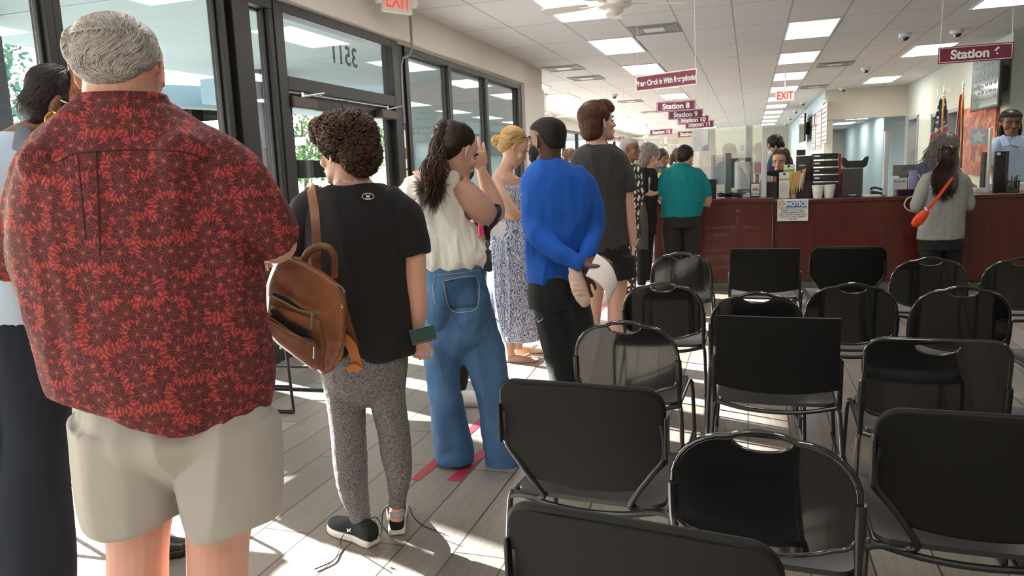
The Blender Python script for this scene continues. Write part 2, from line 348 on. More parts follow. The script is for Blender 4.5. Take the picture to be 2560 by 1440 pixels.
# height strip on the jamb, conduit beside the exit sign
t = tag(MB().bb((WX+.03, 7.50, .5), (WX+.034, 7.535, 1.98)).build('height_strip', M_WTEXT), 'tall white height strip with coloured bands on the door post', 'height strip')
cs = [(.35, .04, .03), (.02, .02, .02), (.85, .65, .03), (.02, .02, .02), (.02, .05, .3)]
for i, (z0, z1, c) in enumerate(((1.62, 1.74, 0), (1.5, 1.52, 1), (1.12, 1.22, 2), (.95, .97, 1), (1.93, 1.98, 4), (1.3, 1.32, 1))):
    MB().bb((WX+.0342, 7.499, z0), (WX+.036, 7.536, z1)).build('band', mat('strip_band_%d' % c, cs[c], .5, var=0), t, smooth=0)
tag(MB().tube([(SX+.012, 7.62, 3.19), (SX+.012, 7.62, 2.84), (SX-.03, 7.60, 2.72), (WX+.05, 7.50, 2.62), (WX+.05, 7.49, 2.0)], .013, 8, sub=3).build('conduit', mat('grey_conduit', (.33, .33, .33), .4, .3)), 'thin grey conduit running down from the exit sign past the door frame', 'conduit')
# ------------------------------------------------------------------ outside
def ground_nodes(nt, p):
    n = nd(nt, 'ShaderNodeTexNoise', i_Scale=1.5, i_Detail=6.0); return mixc(nt, n.outputs[0], (.52, .51, .49), (.64, .63, .61))
st('ground', MB().bb((-70, -40, -.2), (-3.66, 60, -.02)), rampmat('sunlit_concrete', ground_nodes, .9), smooth=0)
cn = [Vector((-3.69, -8, 3.1)), Vector((-8.08, -8, 3.1)), Vector((-8.08, 8.9, 3.1))] + [Vector((-6.3-1.78*math.cos(a), 9.2+3.4*math.sin(a), 3.1)) for a in [i*PI/20 for i in range(1, 10)]] + [Vector((-6.2, 13.05, 3.1)), Vector((-3.69, 13.05, 3.1))]
can = struct(MB().prism(cn, (0, 0, .55)).build('trim_6', M_TEAL, None, smooth=0))
MB().bb((-8.0, 5.58, 3.094), (-3.7, 5.6, 3.1)).bb((-8.0, .9, 3.094), (-3.7, .92, 3.1)).build('seam', mat('seam_teal', (.2, .28, .28), .9), can, smooth=0)  # thin seam strips, slightly paler teal than the canopy itself
st('added_sun_shade', MB().bb((-10.9, 13.2, 3.1), (-6.3, 42, 3.6)), M_TEAL, smooth=0)  # added overhang along the far windows, keeps sun off the far floor
cd = thing('round_canopy', 'pale round flat canopy on a post outside beyond the windows', 'canopy', (-13.4, 14.6, -.02))
MB().lathe([(1.9, 3.1), (2.0, 3.14), (2.0, 3.6), (0, 3.6)], n=40).lathe([(1.9, 3.1), (.001, 3.1)], n=40).build('roof_disc', M_TEAL, cd, world=False, smooth=30)
MB().tube([(0, 0, 0), (0, 0, 3.1)], .16, 20).build('post', M_TEAL, cd, world=False)
tag(MB().bb((-6.2, 12.96, 2.72), (-3.72, 13.05, 3.1)).build('fascia_beam', mat('dusty_beam', (.22, .22, .23), .8)), 'dark beam under the outside canopy against the teal wall', 'beam')
M_COLM = mat('dark_stucco', (.055, .062, .075), .85, 0, .2, 30, .3, 200)
for x, y, lb in ((-7.1, 5.2, 'broad dark stucco pillar outside the leftmost window'), (-7.3, at_x(650, 300, -7.3).y, 'dark stucco pillar seen through the narrow sidelight')):
    t = tag(MB().bb((x-.32, y-.35, -.02), (x+.32, y+.35, 3.1)).build('pillar', M_COLM, bevel=.03, smooth=0), lb, 'pillar')
# pergola post and rail
t = thing('pergola', 'pale post and beam of a pergola outside the door', 'pergola', (-13.5, 17.8, -.02))
MB().bb((-13.58, 17.7, 0), (-13.42, 17.86, 2.5)).build('post', M_WHITE, t); MB().bb((-15.5, 17.68, 2.4), (-11.5, 17.88, 2.6)).build('beam', M_WHITE, t)
# trees
def leafmat(name, c1, c2):
    def f(nt, p):
        g = nd(nt, 'ShaderNodeNewGeometry'); p.inputs['Subsurface Weight'].default_value = 0; return mixc(nt, g.outputs['Random Per Island'], c1, c2)
    return rampmat(name, f, .6)
M_LEAF = leafmat('green_leaves', (.035, .10, .02), (.16, .28, .07)); M_LEAF2 = leafmat('blue_green_leaves', (.03, .10, .06), (.10, .24, .13)); M_BARK = mat('bark', (.07, .05, .04), .9, 0, .2, 20)
def tree(x, y, h, r, lb, m, dens=900, cz=.62, grp='trees beyond the car park'):
    t = thing('tree', lb, 'tree', (x, y, -.02), 0, grp); rnd = random.Random(int(x*31+y*17))
    tr = MB().tube([(0, 0, 0), (.1, .05, h*.3), (0, .1, h*.6), (.1, 0, h*.85)], [.18, .14, .09, .03], 8, sub=3)
    for k in range(6):
        a = rnd.random()*2*PI; tr.tube([(0, 0, h*(.3+.07*k)), (math.cos(a)*r*.5, math.sin(a)*r*.5, h*(.45+.06*k)), (math.cos(a)*r*.8, math.sin(a)*r*.8, h*(.6+.05*k))], [.07, .04, .015], 6)
    tr.build('trunk', M_BARK, t, world=False)
    lv = MB(); blobs = []
    for k in range(14):
        a = rnd.random()*2*PI; q = rnd.random()**.5*r*.75; blobs.append((Vector((math.cos(a)*q, math.sin(a)*q, h*cz+(rnd.random()-.5)*h*.5)), r*(.25+.2*rnd.random())))
    for k in range(dens):
        c, br = rnd.choice(blobs); d = Vector((rnd.gauss(0, 1), rnd.gauss(0, 1), rnd.gauss(0, .8))).normalized()*br*(.6+.45*rnd.random()); p = c+d
        u = Vector((rnd.gauss(0, 1), rnd.gauss(0, 1), rnd.gauss(0, 1))).normalized(); w = u.orthogonal().normalized(); s = .12+.12*rnd.random()
        lv.add([p-u*s, p+w*s*.45, p+u*s, p-w*s*.45], [(0, 1, 2, 3)])
    lv.build('foliage', m, t, world=False, smooth=0); return t
tree(-25.5, 18.5, 7.4, 3.0, 'loose blue-green tree behind the left pillar outside', M_LEAF2, 1300)
tree(-29.5, 25.5, 7.6, 3.4, 'dark leafy tree outside left of the grey-haired head', M_LEAF2, 1300)
tree(-31.5, 33.5, 6.0, 2.6, 'small dark tree under the round canopy outside', M_LEAF2, 900)
tree(-27.0, 41.5, 6.2, 3.2, 'bright green bushy tree seen through the left door leaf', M_LEAF, 1500, .55)
tree(-23.8, 48.5, 6.2, 3.0, 'green tree seen through the door beside the pergola post', M_LEAF, 1400, .55)
tree(-17.5, 50.0, 6.2, 3.0, 'green tree seen through the right door leaf', M_LEAF, 1200, .55)
tree(-37.0, 41.0, 7.0, 3.4, 'tall pale tree at the back of the car park', M_LEAF, 1200, .55)
# white car parked outside the door
t = thing('car', 'white car parked in the glare outside the door', 'car', (-11.4, 15.6, -.02), .35)
M_CARW = mat('white_car_paint', (.8, .8, .8), .25, 0, .02, coat=.5)
bd = MB(); sec = [(-2.1, .35, .62, .72), (-1.9, .3, .80, .82), (-1.0, .28, .92, .86), (-.4, .28, .98, .86), (.8, .28, .98, .86), (1.5, .28, .95, .86), (2.0, .3, .86, .8), (2.15, .38, .7, .7)]
bd.loft([(Vector((0, y, (a+b)/2)), Vector((w, 0, 0)), Vector((0, 0, (b-a)/2))) for y, a, b, w in sec], 24, 4).build('body', M_CARW, t, world=False)
cb = MB().loft([(Vector((0, .15, .95)), Vector((.82, 0, 0)), Vector((0, 1.5, 0))), (Vector((0, .25, 1.2)), Vector((.74, 0, 0)), Vector((0, 1.15, 0))), (Vector((0, .3, 1.42)), Vector((.62, 0, 0)), Vector((0, .8, 0)))], 24, 4).build('cabin', mat('car_glass', (.02, .025, .03), .1), t, world=False)
MB().loft([(Vector((0, .3, 1.41)), Vector((.62, 0, 0)), Vector((0, .8, 0))), (Vector((0, .3, 1.46)), Vector((.56, 0, 0)), Vector((0, .7, 0)))], 24, 4).build('roof', M_CARW, t, world=False)
for x in (-.8, .8):
    for y in (-1.3, 1.35):
        wh = MB(); wh.add([Vector((x+s*.11, y+.32*math.cos(k*PI/12), .33+.32*math.sin(k*PI/12))) for s in (-1, 1) for k in range(24)], [tuple(range(24)), tuple(range(24, 48))]+[(k, (k+1) % 24, 24+(k+1) % 24, 24+k) for k in range(24)]); wh.build('wheel', M_BLACKP, t, world=False)
# ------------------------------------------------------------------ ceiling fittings
def emitmat(name, col, s):
    if name in MATS: return MATS[name]
    m = bpy.data.materials.new(name); m.use_nodes = True; nt = m.node_tree; nt.nodes.clear()
    o = nd(nt, 'ShaderNodeOutputMaterial'); e = nd(nt, 'ShaderNodeEmission'); e.inputs[0].default_value = (*col, 1); e.inputs[1].default_value = s
    n = nd(nt, 'ShaderNodeTexNoise', i_Scale=2.0); x = mixc(nt, n.outputs[0], tuple(c*.98 for c in col), col); nt.links.new(x, e.inputs[0])
    nt.links.new(e.outputs[0], o.inputs[0]); MATS[name] = m; return m
M_DIFF = emitmat('light_diffuser', (1, .965, .93), PANEL)
def light0():
    t = thing('ceiling_light', 'x', 'ceiling light', (0, 0, CEIL), 0, 'flat ceiling light panels')
    MB().bb((-.325, -.712, -.012), (.325, -.69, .02)).bb((-.325, .69, -.012), (.325, .712, .02)).bb((-.325, -.69, -.012), (-.30, .69, .02)).bb((.30, -.69, -.012), (.325, .69, .02)).build('frame', M_WHITE, t, world=False, smooth=0)
    MB().add([(-.30, -.69, -.006), (.30, -.69, -.006), (.30, .69, -.006), (-.30, .69, -.006)], [(0, 3, 2, 1)]).build('diffuser', M_DIFF, t, world=False, smooth=0)
    return t
L0 = light0(); lused = [0]
ordn = ['nearest', 'second', 'third', 'fourth', 'fifth', 'sixth', 'seventh', 'eighth', 'ninth', 'tenth', 'eleventh', 'twelfth']
def lamp(x, y, lb, z=CEIL):
    if not lused[0]: o = L0; o.location = (x, y, z); o['label'] = lb; lused[0] = 1
    else: o = dup(L0, (x, y, z), 0, lb)
    return o
YA = [8.475 + 2.873*k for k in range(0, 11)]
for k, y in enumerate(YA): lamp(-1.88, y, '%s bright ceiling panel in the row above the hanging check-in sign' % ordn[k])
lamp(-1.88, 5.6, 'ceiling panel overhead beside the ceiling fan'); lamp(-1.88, 2.7, 'ceiling panel above the queue'); lamp(-1.88, -1.2, 'ceiling panel behind the end of the queue')
for k, y in enumerate([11.4 + 2.9*k for k in range(10)]): lamp(.77, y, '%s bright ceiling panel in the row leading to the red exit sign' % ordn[k])
lamp(.77, 6.0, 'ceiling panel above the empty chairs'); lamp(.77, .5, 'ceiling panel above the front chairs')
for k, (y, x) in enumerate(((10.25, 2.9), (14.65, 2.86), (19.4, 2.86))): lamp(x, y, '%s ceiling panel in the short row above the station clerks' % ordn[k])
lamp(5.2, 7.0, 'ceiling panel in the right hand part of the room'); lamp(5.2, 1.5, 'ceiling panel near the right wall')
for k, y in enumerate((15.2, 18.1, 21.0, 26.7, 31.0, 36.0)): lamp(-4.4, y, '%s ceiling panel in the row along the far windows' % ordn[k])
lamp(3.0, 24.2, 'nearest ceiling panel inside the corridor', 2.62); lamp(2.9, 27.2, 'middle ceiling panel inside the corridor', 2.62); lamp(2.5, 30.6, 'farthest ceiling panel inside the corridor', 2.62)
lamp(4.6, 20.3, 'ceiling panel seen through the open office door', CEIL)
# vents
M_VENT = mat('vent_grey', (.30, .31, .33), .5, .2)
def vent0():
    t = thing('ceiling_vent', 'x', 'vent', (0, 0, CEIL), 0, 'grey ceiling air vents')
    MB().bb((-.32, -.35, -.008), (.32, .35, .01)).build('backing', M_VENT, t, world=False, smooth=0)
    MB().bb((-.13, -.14, -.014), (.13, .14, -.006)).build('face_plate', mat('vent_plate', (.62, .64, .66), .4), t, world=False, smooth=0)
    s = MB()
    for k in range(4):
        w = .17+k*.045; s.bb((-w, -w, -.013), (w, -w+.012, -.006)).bb((-w, w-.012, -.013), (w, w, -.006)).bb((-w, -w, -.013), (-w+.012, w, -.006)).bb((w-.012, -w, -.013), (w, w, -.006))
    s.build('grille', M_VENT, t, world=False, smooth=0); return t
V0 = vent0(); vu = [0]
for x, y, lb in ((-1.22, 10.27, 'large grey square air vent beside the ceiling fan'), (-3.15, 13.2, 'grey air vent right of the bulkhead corner'), (-3.1, 14.85, 'grey air vent with pale centre past the bulkhead corner'),
                 (-3.1, 20.6, 'grey air vent behind the dome camera above the tall boy'), (1.5, 15.7, 'slim air vent between the two rows of right panels'), (1.45, 20.0, 'grey air vent beside the blue wall'),
                 (2.6, 7.6, 'dark air vent at the top edge above the station 6 sign'), (-3.1, 25.0, 'far grey air vent left of the station signs')):
    if not vu[0]: V0.location = (x, y, CEIL); V0['label'] = lb; vu[0] = 1
    else: dup(V0, (x, y, CEIL), 0, lb)
# dome cameras
M_DOME = mat('dome_black', (.01, .01, .012), .06, coat=1.0)
def cam0():
    t = thing('security_camera', 'x', 'camera', (0, 0, CEIL), 0, 'ceiling dome cameras')
    MB().lathe([(.001, 0), (.085, 0), (.088, -.03), (.075, -.055), (.001, -.055)], n=24).build('base', mat('camera_white', (.72, .73, .75), .35), t, world=False)
    MB().ell((.01, -.02, -.058), Vector((.052, 0, 0)), Vector((0, .052, 0)), Vector((0, 0, .052)), 20, 12).build('lens_dome', M_DOME, t, world=False); return t
K0 = cam0(); ku = [0]
def camera_at(px, py, lb):
    p = at_z(px, py, CEIL)
    if not ku[0]: K0.location = p; K0['label'] = lb; ku[0] = 1
    else: dup(K0, p, 0, lb)
for px_, py_, lb in ((2262, 84, 'white dome camera with black lens left of the station 6 sign'), (2392, 75, 'white dome camera above the station 6 sign'), (2164, 169, 'dome camera by the slim vent line'), (2107, 219, 'small dome camera above the beige header'),
                     (2007, 255, 'dome camera beside the red exit sign'), (1989, 276, 'second dome camera past the exit sign'), (1975, 294, 'third dome camera past the exit sign'), (1965, 308, 'fourth dome camera past the exit sign'),
                     (1535, 236, 'dome camera with black lens above the tall boy')): camera_at(px_, py_, lb)
# ceiling fans
M_FAN = mat('fan_white', (.66, .63, .57), .4)
def fan(loc, lb, drop=.35, rot=0.3, z=None):
    t = thing('ceiling_fan', lb, 'ceiling fan', loc, rot, 'white ceiling fans'); d = -drop
    MB().lathe([(.001, 0), (.07, 0), (.075, -.03), (.03, -.07), (.001, -.07)], n=20).tube([(0, 0, -.05), (0, 0, d+.1)], .014).build('rod', M_FAN, t, world=False)
    MB().lathe([(.001, d+.12), (.06, d+.12), (.13, d+.08), (.15, d+.02), (.14, d-.02), (.08, d-.04), (.07, d-.07), (.04, d-.09), (.001, d-.1)], n=28).build('motor', M_FAN, t, world=False)
    for k in range(5):
        a = k*2*PI/5; ca, sa = math.cos(a), math.sin(a); T = lambda r, w, zz: Vector((ca*r-sa*w, sa*r+ca*w, zz))
        b = MB(); pr = [(.24, .05), (.32, .065), (.62, .075), (.66, .06), (.675, .0), (.66, -.06), (.62, -.075), (.32, -.065), (.24, -.05)]
        b.prism([T(r, w, d+.01+w*.18) for r, w in pr], (0, 0, .008)).build('blade', M_FAN, t, world=False, smooth=0)
        MB().prism([T(r, w, d) for r, w in ((.10, .02), (.3, .03), (.3, -.03), (.10, -.02))], (0, 0, .01)).build('blade_arm', M_FAN, t, world=False, smooth=0)
    return t
p = at_z(1534, -104, CEIL); fan(p, 'white ceiling fan cut by the top edge in front of a bright panel', .38, .5)
p = at_z(1362, 235, CEIL); fan(p, 'white ceiling fan on a short rod beyond the bulkhead', .55, .2)
p = at_z(1615, 312, CEIL); fan(p, 'small far ceiling fan near the station 12 sign', .55, .9)
p = at_z(1655, 327, CEIL); fan(p, 'farthest tiny ceiling fan behind the white partition frames', .55, .1)
# exit signs
M_EXITB = mat('exit_housing', (.80, .78, .74), .4); M_EXITR = emitmat('exit_red', (1, .06, .04), 1.1)
def exit_sign(loc, rz, lb, tail=0):
    t = thing('exit_sign', lb, 'exit sign', loc, rz, 'red exit signs')
    MB().box((0, 0, 0), (.34, .055, .21)).build('housing', M_EXITB, t, bevel=.012, smooth=0, world=False)
    zt = CEIL-loc[2] if tail == 0 else .13
    MB().bb((-.05, -.025, .10), (.05, .025, .12)).bb((-.012, -.012, .11), (.012, .012, zt+.002)).build('canopy_mount', M_EXITB, t, smooth=0, world=False)
    text('EXIT', .2, M_EXITR, t, (0, -.0285, 0), (PI/2, 0, 0), 'lettering', bold=.004, world=False, sx=.72)
    if tail:
        for s in (-1, 1): MB().lathe([(.001, -.03), (.03, -.03), (.05, .03), (.001, .04)], n=16).build('lamp_head', M_EXITB, t, world=False).location = (.2*s, 0, .0)
    return t
exit_sign(at_z(991, 5, 3.095), 1.05, 'red and white exit sign on the bulkhead above the entrance', 1)
exit_sign(at_y(1962, 240, 15.6), .05, 'red exit sign hanging from the ceiling in the row of panels')
# hanging signs
def sign(txt, corners, Y, lb, name='hanging_sign', size=.5, border=1, face=None, sx=1.0, pale=0):
    (x0, y0), (x1, y1) = corners; a = at_y(x0, y0, Y); b = at_y(x1, y1, Y)
    c = (a+b)/2; w = abs(b.x-a.x); h = abs(a.z-b.z) if border < 2 else border
    return a, b, c, w, h
M_SEDGE = mat('sign_border', (.80, .74, .76), .5)
M_MAROONG = mat('gloss_maroon_plate', (.19, .022, .065), .12, coat=.6)  # same maroon as the other plates, only glossier and coated
def hsign(txt, px, py, Y, w, h, lb, ts=.55, white=0, rz=0.0, mt=None, inset=.012, sx=1.0, tw=None):
    c = at_y(px, py, Y); t = thing('hanging_sign', lb, 'sign', c, rz, 'maroon hanging station signs' if 'tation' in txt else None)
    MB().box((0, 0, 0), (w, .008, h)).build('plate', M_SEDGE if white else (mt or M_MAROON), t, smooth=0, world=False)
    if white: MB().box((0, -.005, 0), (w-2*inset, .004, h-2*inset)).build('face_panel', mt or M_MAROON, t, smooth=0, world=False)
    else:
        i = .012; b = MB()
        for zz in (-h/2+i, h/2-i): b.box((0, -.005, zz), (w-2*i, .002, .006))
        for xx in (-w/2+i, w/2-i): b.box((xx, -.005, 0), (.006, .002, h-2*i))
        b.build('border_line', M_SEDGE, t, smooth=0, world=False)
    text(txt, h*ts, M_WTEXT, t, (0, -.0085, -.004), (PI/2, 0, 0), 'lettering', bold=.004 if not white else .002, world=False, sx=sx)
    for s in (-1, 1): MB().tube([(s*(w/2-.015), 0, h/2-.01), (s*(w/2-.03), 0, CEIL-c.z)], .0035, 6).build('hanging_string', mat('white_string', (.7, .7, .7), .7), t, world=False)
    return t
hsign('Station 6', 2438, 133, 8.3, .63, .155, 'maroon hanging sign reading Station 6', .75, rz=.02)
hsign('Please Check In With Receptionist', 1664, 201, 7.2, .64, .145, 'maroon and white hanging sign reading Please Check In With Receptionist', .5, white=1, rz=-.42, sx=.62)
hsign('Station 8', 1690, 265, 12.2, .60, .155, 'maroon hanging sign reading Station 8', .75, rz=.02)
hsign('Station 9', 1714, 286, 13.8, .60, .155, 'maroon hanging sign reading Station 9', .75, rz=.02)
hsign('Station 10', 1733, 300, 15.4, .60, .155, 'maroon hanging sign reading Station 10 partly behind the Station 9 sign', .75, rz=.02, mt=M_MAROONG)
hsign('Station 11', 1749, 311, 17.0, .60, .155, 'maroon hanging sign reading Station 11', .75, rz=.02)
hsign('Station 12', 1653, 330, 20.5, .60, .155, 'small maroon hanging sign reading Station 12', .75, rz=.02)
hsign('Station 13', 1724, 335, 20.0, .60, .155, 'small maroon hanging sign reading Station 13 half behind the acrylic screen', .75, rz=.02)
t = hsign('CASHIER', 1540, 347, 17.0, .42, .12, 'white hanging sign with maroon CASHIER lettering', .9, white=1, mt=M_SEDGE)
for o in t.children:
    if o.name.startswith('lettering'): o.data.materials[0] = M_MAROON
# ================================================================== CHAIRS
M_CHAIRG = mat('gloss_black_plastic', (.007, .0075, .008), .09, 0, .1, spec=.7, coat=.6)
M_CHAIRM = mat('matte_black_vinyl', (.0065, .0062, .0058), .56, 0, .08, 8, .12, 500, spec=.22)
M_SEAT = mat('black_seat_plastic', (.020, .018, .017), .36, 0, .08, 30, .1, 600)
def plate(name, outline, holes, bend, m, parent, th=.012, nx=26, nz=14, rim=0.0, smooth=50):
    """a curved panel: flat outline in (x, z) with holes, cut into strips and bent by bend(x, z) -> local point"""
    bm = bmesh.new(); edges = []
    for lp in [outline] + holes:
        vs = [bm.verts.new((x, 0, z)) for x, z in lp]
        edges += [bm.edges.new((vs[i], vs[(i+1) % len(vs)])) for i in range(len(vs))]
    bmesh.ops.triangle_fill(bm, edges=edges, use_beauty=True)
    xs = [p[0] for p in outline]; zs = [p[1] for p in outline]
    for i in range(1, nx): bmesh.ops.bisect_plane(bm, geom=bm.verts[:]+bm.edges[:]+bm.faces[:], plane_co=(min(xs)+(max(xs)-min(xs))*i/nx, 0, 0), plane_no=(1, 0, 0))
    for i in range(1, nz): bmesh.ops.bisect_plane(bm, geom=bm.verts[:]+bm.edges[:]+bm.faces[:], plane_co=(0, 0, min(zs)+(max(zs)-min(zs))*i/nz), plane_no=(0, 0, 1))
    bmesh.ops.recalc_face_normals(bm, faces=bm.faces)
    fl = [(v.co.x, v.co.z) for v in bm.verts]; F = [[v.index for v in f.verts] for f in (bm.faces.ensure_lookup_table() or bm.faces)]
    bm.verts.index_update(); F = [[v.index for v in f.verts] for f in bm.faces]
    bd = {}
    for e in bm.edges:
        if len(e.link_faces) == 1:
            f = e.link_faces[0]; L = [v.index for v in f.verts]; a, b = e.verts[0].index, e.verts[1].index
            k = L.index(a); bd[(a, b) if L[(k+1) % len(L)] == b else (b, a)] = 1
    bm.free(); n = len(fl)
    P = [Vector(bend(x, z)) for x, z in fl]; N = []
    for x, z in fl:
        e = 1e-3; dx = Vector(bend(x+e, z))-Vector(bend(x-e, z)); dz = Vector(bend(x, z+e))-Vector(bend(x, z-e)); N.append(dx.cross(dz).normalized())
    mb = MB(); mb.add([p-q*th/2 for p, q in zip(P, N)] + [p+q*th/2 for p, q in zip(P, N)], [tuple(f) for f in F] + [tuple(i+n for i in f)[::-1] for f in F] + [(b, a, a+n, b+n) for a, b in bd])
    if rim:
        for lp in [outline] + holes: mb.tube([bend(x, z) for x, z in lp], rim if lp is outline else rim*.6, 8, closed=True)
    return mb.build(name, m, parent, world=False, smooth=smooth)
def rrect(w, h0, h1, rt, rb, sag=0.0, n=8, top=0.0):
    """rounded panel outline: width w, bottom h0, top h1, corner radii, sag = downward belly of the lower edge, top = upward crown"""
    pts = []
    for k in range(n+1):
        a = k*PI/2/n; pts.append((w/2-rt+rt*math.cos(a), h1-rt+rt*math.sin(a)))
    if top:
        pts += [(x, h1+top*(1-(x/(w/2-rt))**2)) for x in [(w/2-rt)*(1-2*k/8) for k in range(1, 8)]]
    for k in range(n+1):
        a = PI/2+k*PI/2/n; pts.append((-w/2+rt+rt*math.cos(a), h1-rt+rt*math.sin(a)))
    for k in range(n+1):
        a = PI+k*PI/2/n; pts.append((-w/2+rb+rb*math.cos(a), h0+rb+rb*math.sin(a)))
    if sag:
        q = [(-w/2+rb)*(1-2*k/10) for k in range(1, 10)]; pts += [(x, h0-sag*(1-(x/(w/2-rb))**2)) for x in q]
    for k in range(n+1):
        a = 1.5*PI+k*PI/2/n; pts.append((w/2-rb+rb*math.cos(a), h0+rb+rb*math.sin(a)))
    return pts
def slot(z, w=.085, d=.036, n=14):
    up = [(w*math.cos(k*PI/n), z + .006*math.sin(k*PI/n)) for k in range(n+1)]
    return up + [(-w*math.cos(k*PI/n), z - d*math.sin(k*PI/n)**.8) for k in range(1, n)]
def bend_back(x, z): return (x, -.235 - .13*(z-.5) + .22*x*x - .10*(z-.62)**2, z)     # hollow towards the sitter
def bend_seat(x, y): return (x, y, .447 - .20*x*x*0 - .03*math.exp(-((y+.02)/.16)**2)*(1-(x/.24)**2) - (.035 if y > .2 else 0)*((y-.2)/.05)**2)
def seat_plate(t, m, w=.455):
    pts = rrect(w, -.215, .235, .05, .04); plate('seat', pts, [], lambda x, y: bend_seat(x, y), m, t, .014, 14, 14, smooth=50)
RODR = .0095
def rods(t, w=.25, splay=.0, kind='R'):
    """one mesh per leg, plus seat frame and stretchers"""
    for s in (-1, 1):
        x = s*w
        MB().tube([(x-s*.012, -.19, .43), (x, -.212, .405), (x+s*splay, -.235, .2), (x+s*splay*1.6, -.25, .012)], RODR, 10, sub=4).build('leg', M_BLACKMETAL, t, world=False)
        MB().tube([(x-s*.012, .20, .43), (x, .225, .40), (x+s*splay, .24, .2), (x+s*splay*1.6, .25, .012)], RODR, 10, sub=4).build('leg', M_BLACKMETAL, t, world=False)
        MB().tube([(x-s*.012, -.205, .43), (x-s*.012, .21, .43)], RODR, 10).build('side_rail', M_BLACKMETAL, t, world=False)
        MB().tube([(x+s*splay*.6, -.243, .17), (x+s*splay*.6, .243, .17)], RODR*.85, 8).build('stretcher', M_BLACKMETAL, t, world=False)
        MB().tube([(x+s*splay*1.6, -.252, .011), (x+s*splay*1.6, .252, .011)], .0105, 8).build('floor_runner', M_BLACKMETAL, t, world=False)
    MB().tube([(-w+.012, -.20, .432), (-w*.5, -.215, .412), (0, -.22, .405), (w*.5, -.215, .412), (w-.012, -.20, .432)], RODR, 10, sub=4).build('seat_frame', M_BLACKMETAL, t, world=False)
    MB().tube([(-w+.012, .21, .425), (w-.012, .21, .425)], RODR, 10).build('seat_frame', M_BLACKMETAL, t, world=False)
def chair_round(square=0):
    """gloss moulded back with hand slot, rolled rim and side posts"""
    t = thing('stacking_chair', 'x', 'chair')
    w = .445 if square else .425; o = rrect(w, .515, .80 if square else .782, .06 if square else .135, .05, .035, top=.0 if square else .019)
    plate('backrest', o, [slot(.786, .072, .038)], bend_back, M_CHAIRG, t, .010, 30, 16, rim=.0085)
    seat_plate(t, M_SEAT, .415)
    xp = w/2+.002
    for s in (-1, 1):
        MB().tube([(s*xp, -.205, .43), (s*xp, -.222, .50), (s*xp, -.235, .56), (s*xp, -.247, .64)], [.0095, .0095, .0135, .0125], 10, sub=3).build('back_post', M_BLACKMETAL, t, world=False)
    rods(t, xp+.006, .008); return t
def chair_square():
    """flat-topped matte back in side sleeves"""
    t = thing('stacking_chair', 'x', 'chair')
    o = [(.237, .81), (-.237, .812), (-.237, .64), (-.245, .64), (-.245, .515)] + [(x, .515-.03*(1-(x/.245)**2)) for x in [-.245+.049*k for k in range(1, 10)]] + [(.245, .515), (.245, .645), (.237, .645)]
    plate('backrest', o, [], lambda x, z: (x, -.225-.10*(z-.5)+.16*x*x, z), M_CHAIRM, t, .012, 24, 12)
    seat_plate(t, M_SEAT, .455)
    for s in (-1, 1): MB().tube([(s*.243, -.20, .43), (s*.244, -.218, .55), (s*.243, -.228, .64)], .0095, 10).build('back_post', M_BLACKMETAL, t, world=False)
    rods(t, .244, .016); return t
def chair_paddle():
    """padded matte back with cut lower corners on a V-shaped spring frame"""
    t = thing('stacking_chair', 'x', 'chair')
    o = rrect(.475, .60, .815, .05, .0001, n=6)[:-7]
    o = o[:14] + [(-.2375, .60), (-.165, .515)] + [(x, .515-.018*(1-(x/.165)**2)) for x in [-.165+.033*k for k in range(1, 10)]] + [(.165, .515), (.2375, .60)]
    plate('backrest', o, [], lambda x, z: (x, -.245-.16*(z-.5)+.30*x*x-.05*max(0, z-.77), z), M_CHAIRM, t, .022, 26, 14, rim=.011)
    seat_plate(t, M_SEAT, .46)
    for s in (-1, 1):
        MB().tube([(s*.235, -.268, .72), (s*.24, -.252, .62), (s*.20, -.25, .555), (s*.155, -.245, .49), (s*.135, -.228, .445), (s*.16, -.212, .428), (s*.22, -.21, .428), (s*.25, -.213, .42)], RODR, 10, sub=5).build('spring_post', M_BLACKMETAL, t, world=False)
        MB().bb((s*.248-.004, -.285, .62), (s*.248+.004, -.235, .74)).build('side_sleeve', M_BLACKP, t, world=False, bevel=.003, smooth=0)
    rods(t, .252, .006); return t
PROTO = {'R': [chair_round, None], 'Q': [lambda: chair_round(1), None], 'S': [chair_square, None], 'P': [chair_paddle, None]}
def chair_loc(loc, rz, kind, lb, grp):
    f = PROTO[kind]
    if f[1] is None:
        f[1] = t = f[0](); t.location = loc; t.rotation_euler = (0, 0, rz); t['label'] = lb; t['group'] = grp; return t
    return dup(f[1], loc, rz, lb, grp)
TOPZ = {'R': .80, 'Q': .80, 'S': .811, 'P': .815}
BACKY = {'R': -.277, 'Q': -.277, 'S': -.256, 'P': -.297}
def chair(px, py, kind, lb, rz=0.0, grp='rows of black waiting room chairs'):
    """(px, py): the middle of the top edge of the back in the photograph, which stands at a known height"""
    p = at_z(px, py, TOPZ[kind]); o = Matrix.Rotation(rz, 3, 'Z') @ Vector((0, BACKY[kind], 0))
    return chair_loc((p.x-o.x, p.y-o.y, 0), rz, kind, lb, grp)
chair(1575, 1318, 'P', 'matte padded chair cut by the bottom edge, nearest in front of the queue', -.14)
chair(1440, 968, 'P', 'matte padded black chair with V-shaped posts beside the wide blue jeans', -.07)
chair(1905, 1082, 'R', 'large gloss black chair with hand slot at the bottom centre', -.10)
chair(2488, 1048, 'P', 'matte padded black chair with V-shaped posts at the lower right edge', -.03)
chair(1560, 805, 'R', 'gloss black chair with sunlit blue-grey seat behind the dark trousers', -.03)
chair(1942, 793, 'S', 'big square flat-topped matte chair in the middle of the rows', -.02)
chair(2345, 853, 'Q', 'squarish gloss chair with hand slot behind the lower right padded chair', -.03)
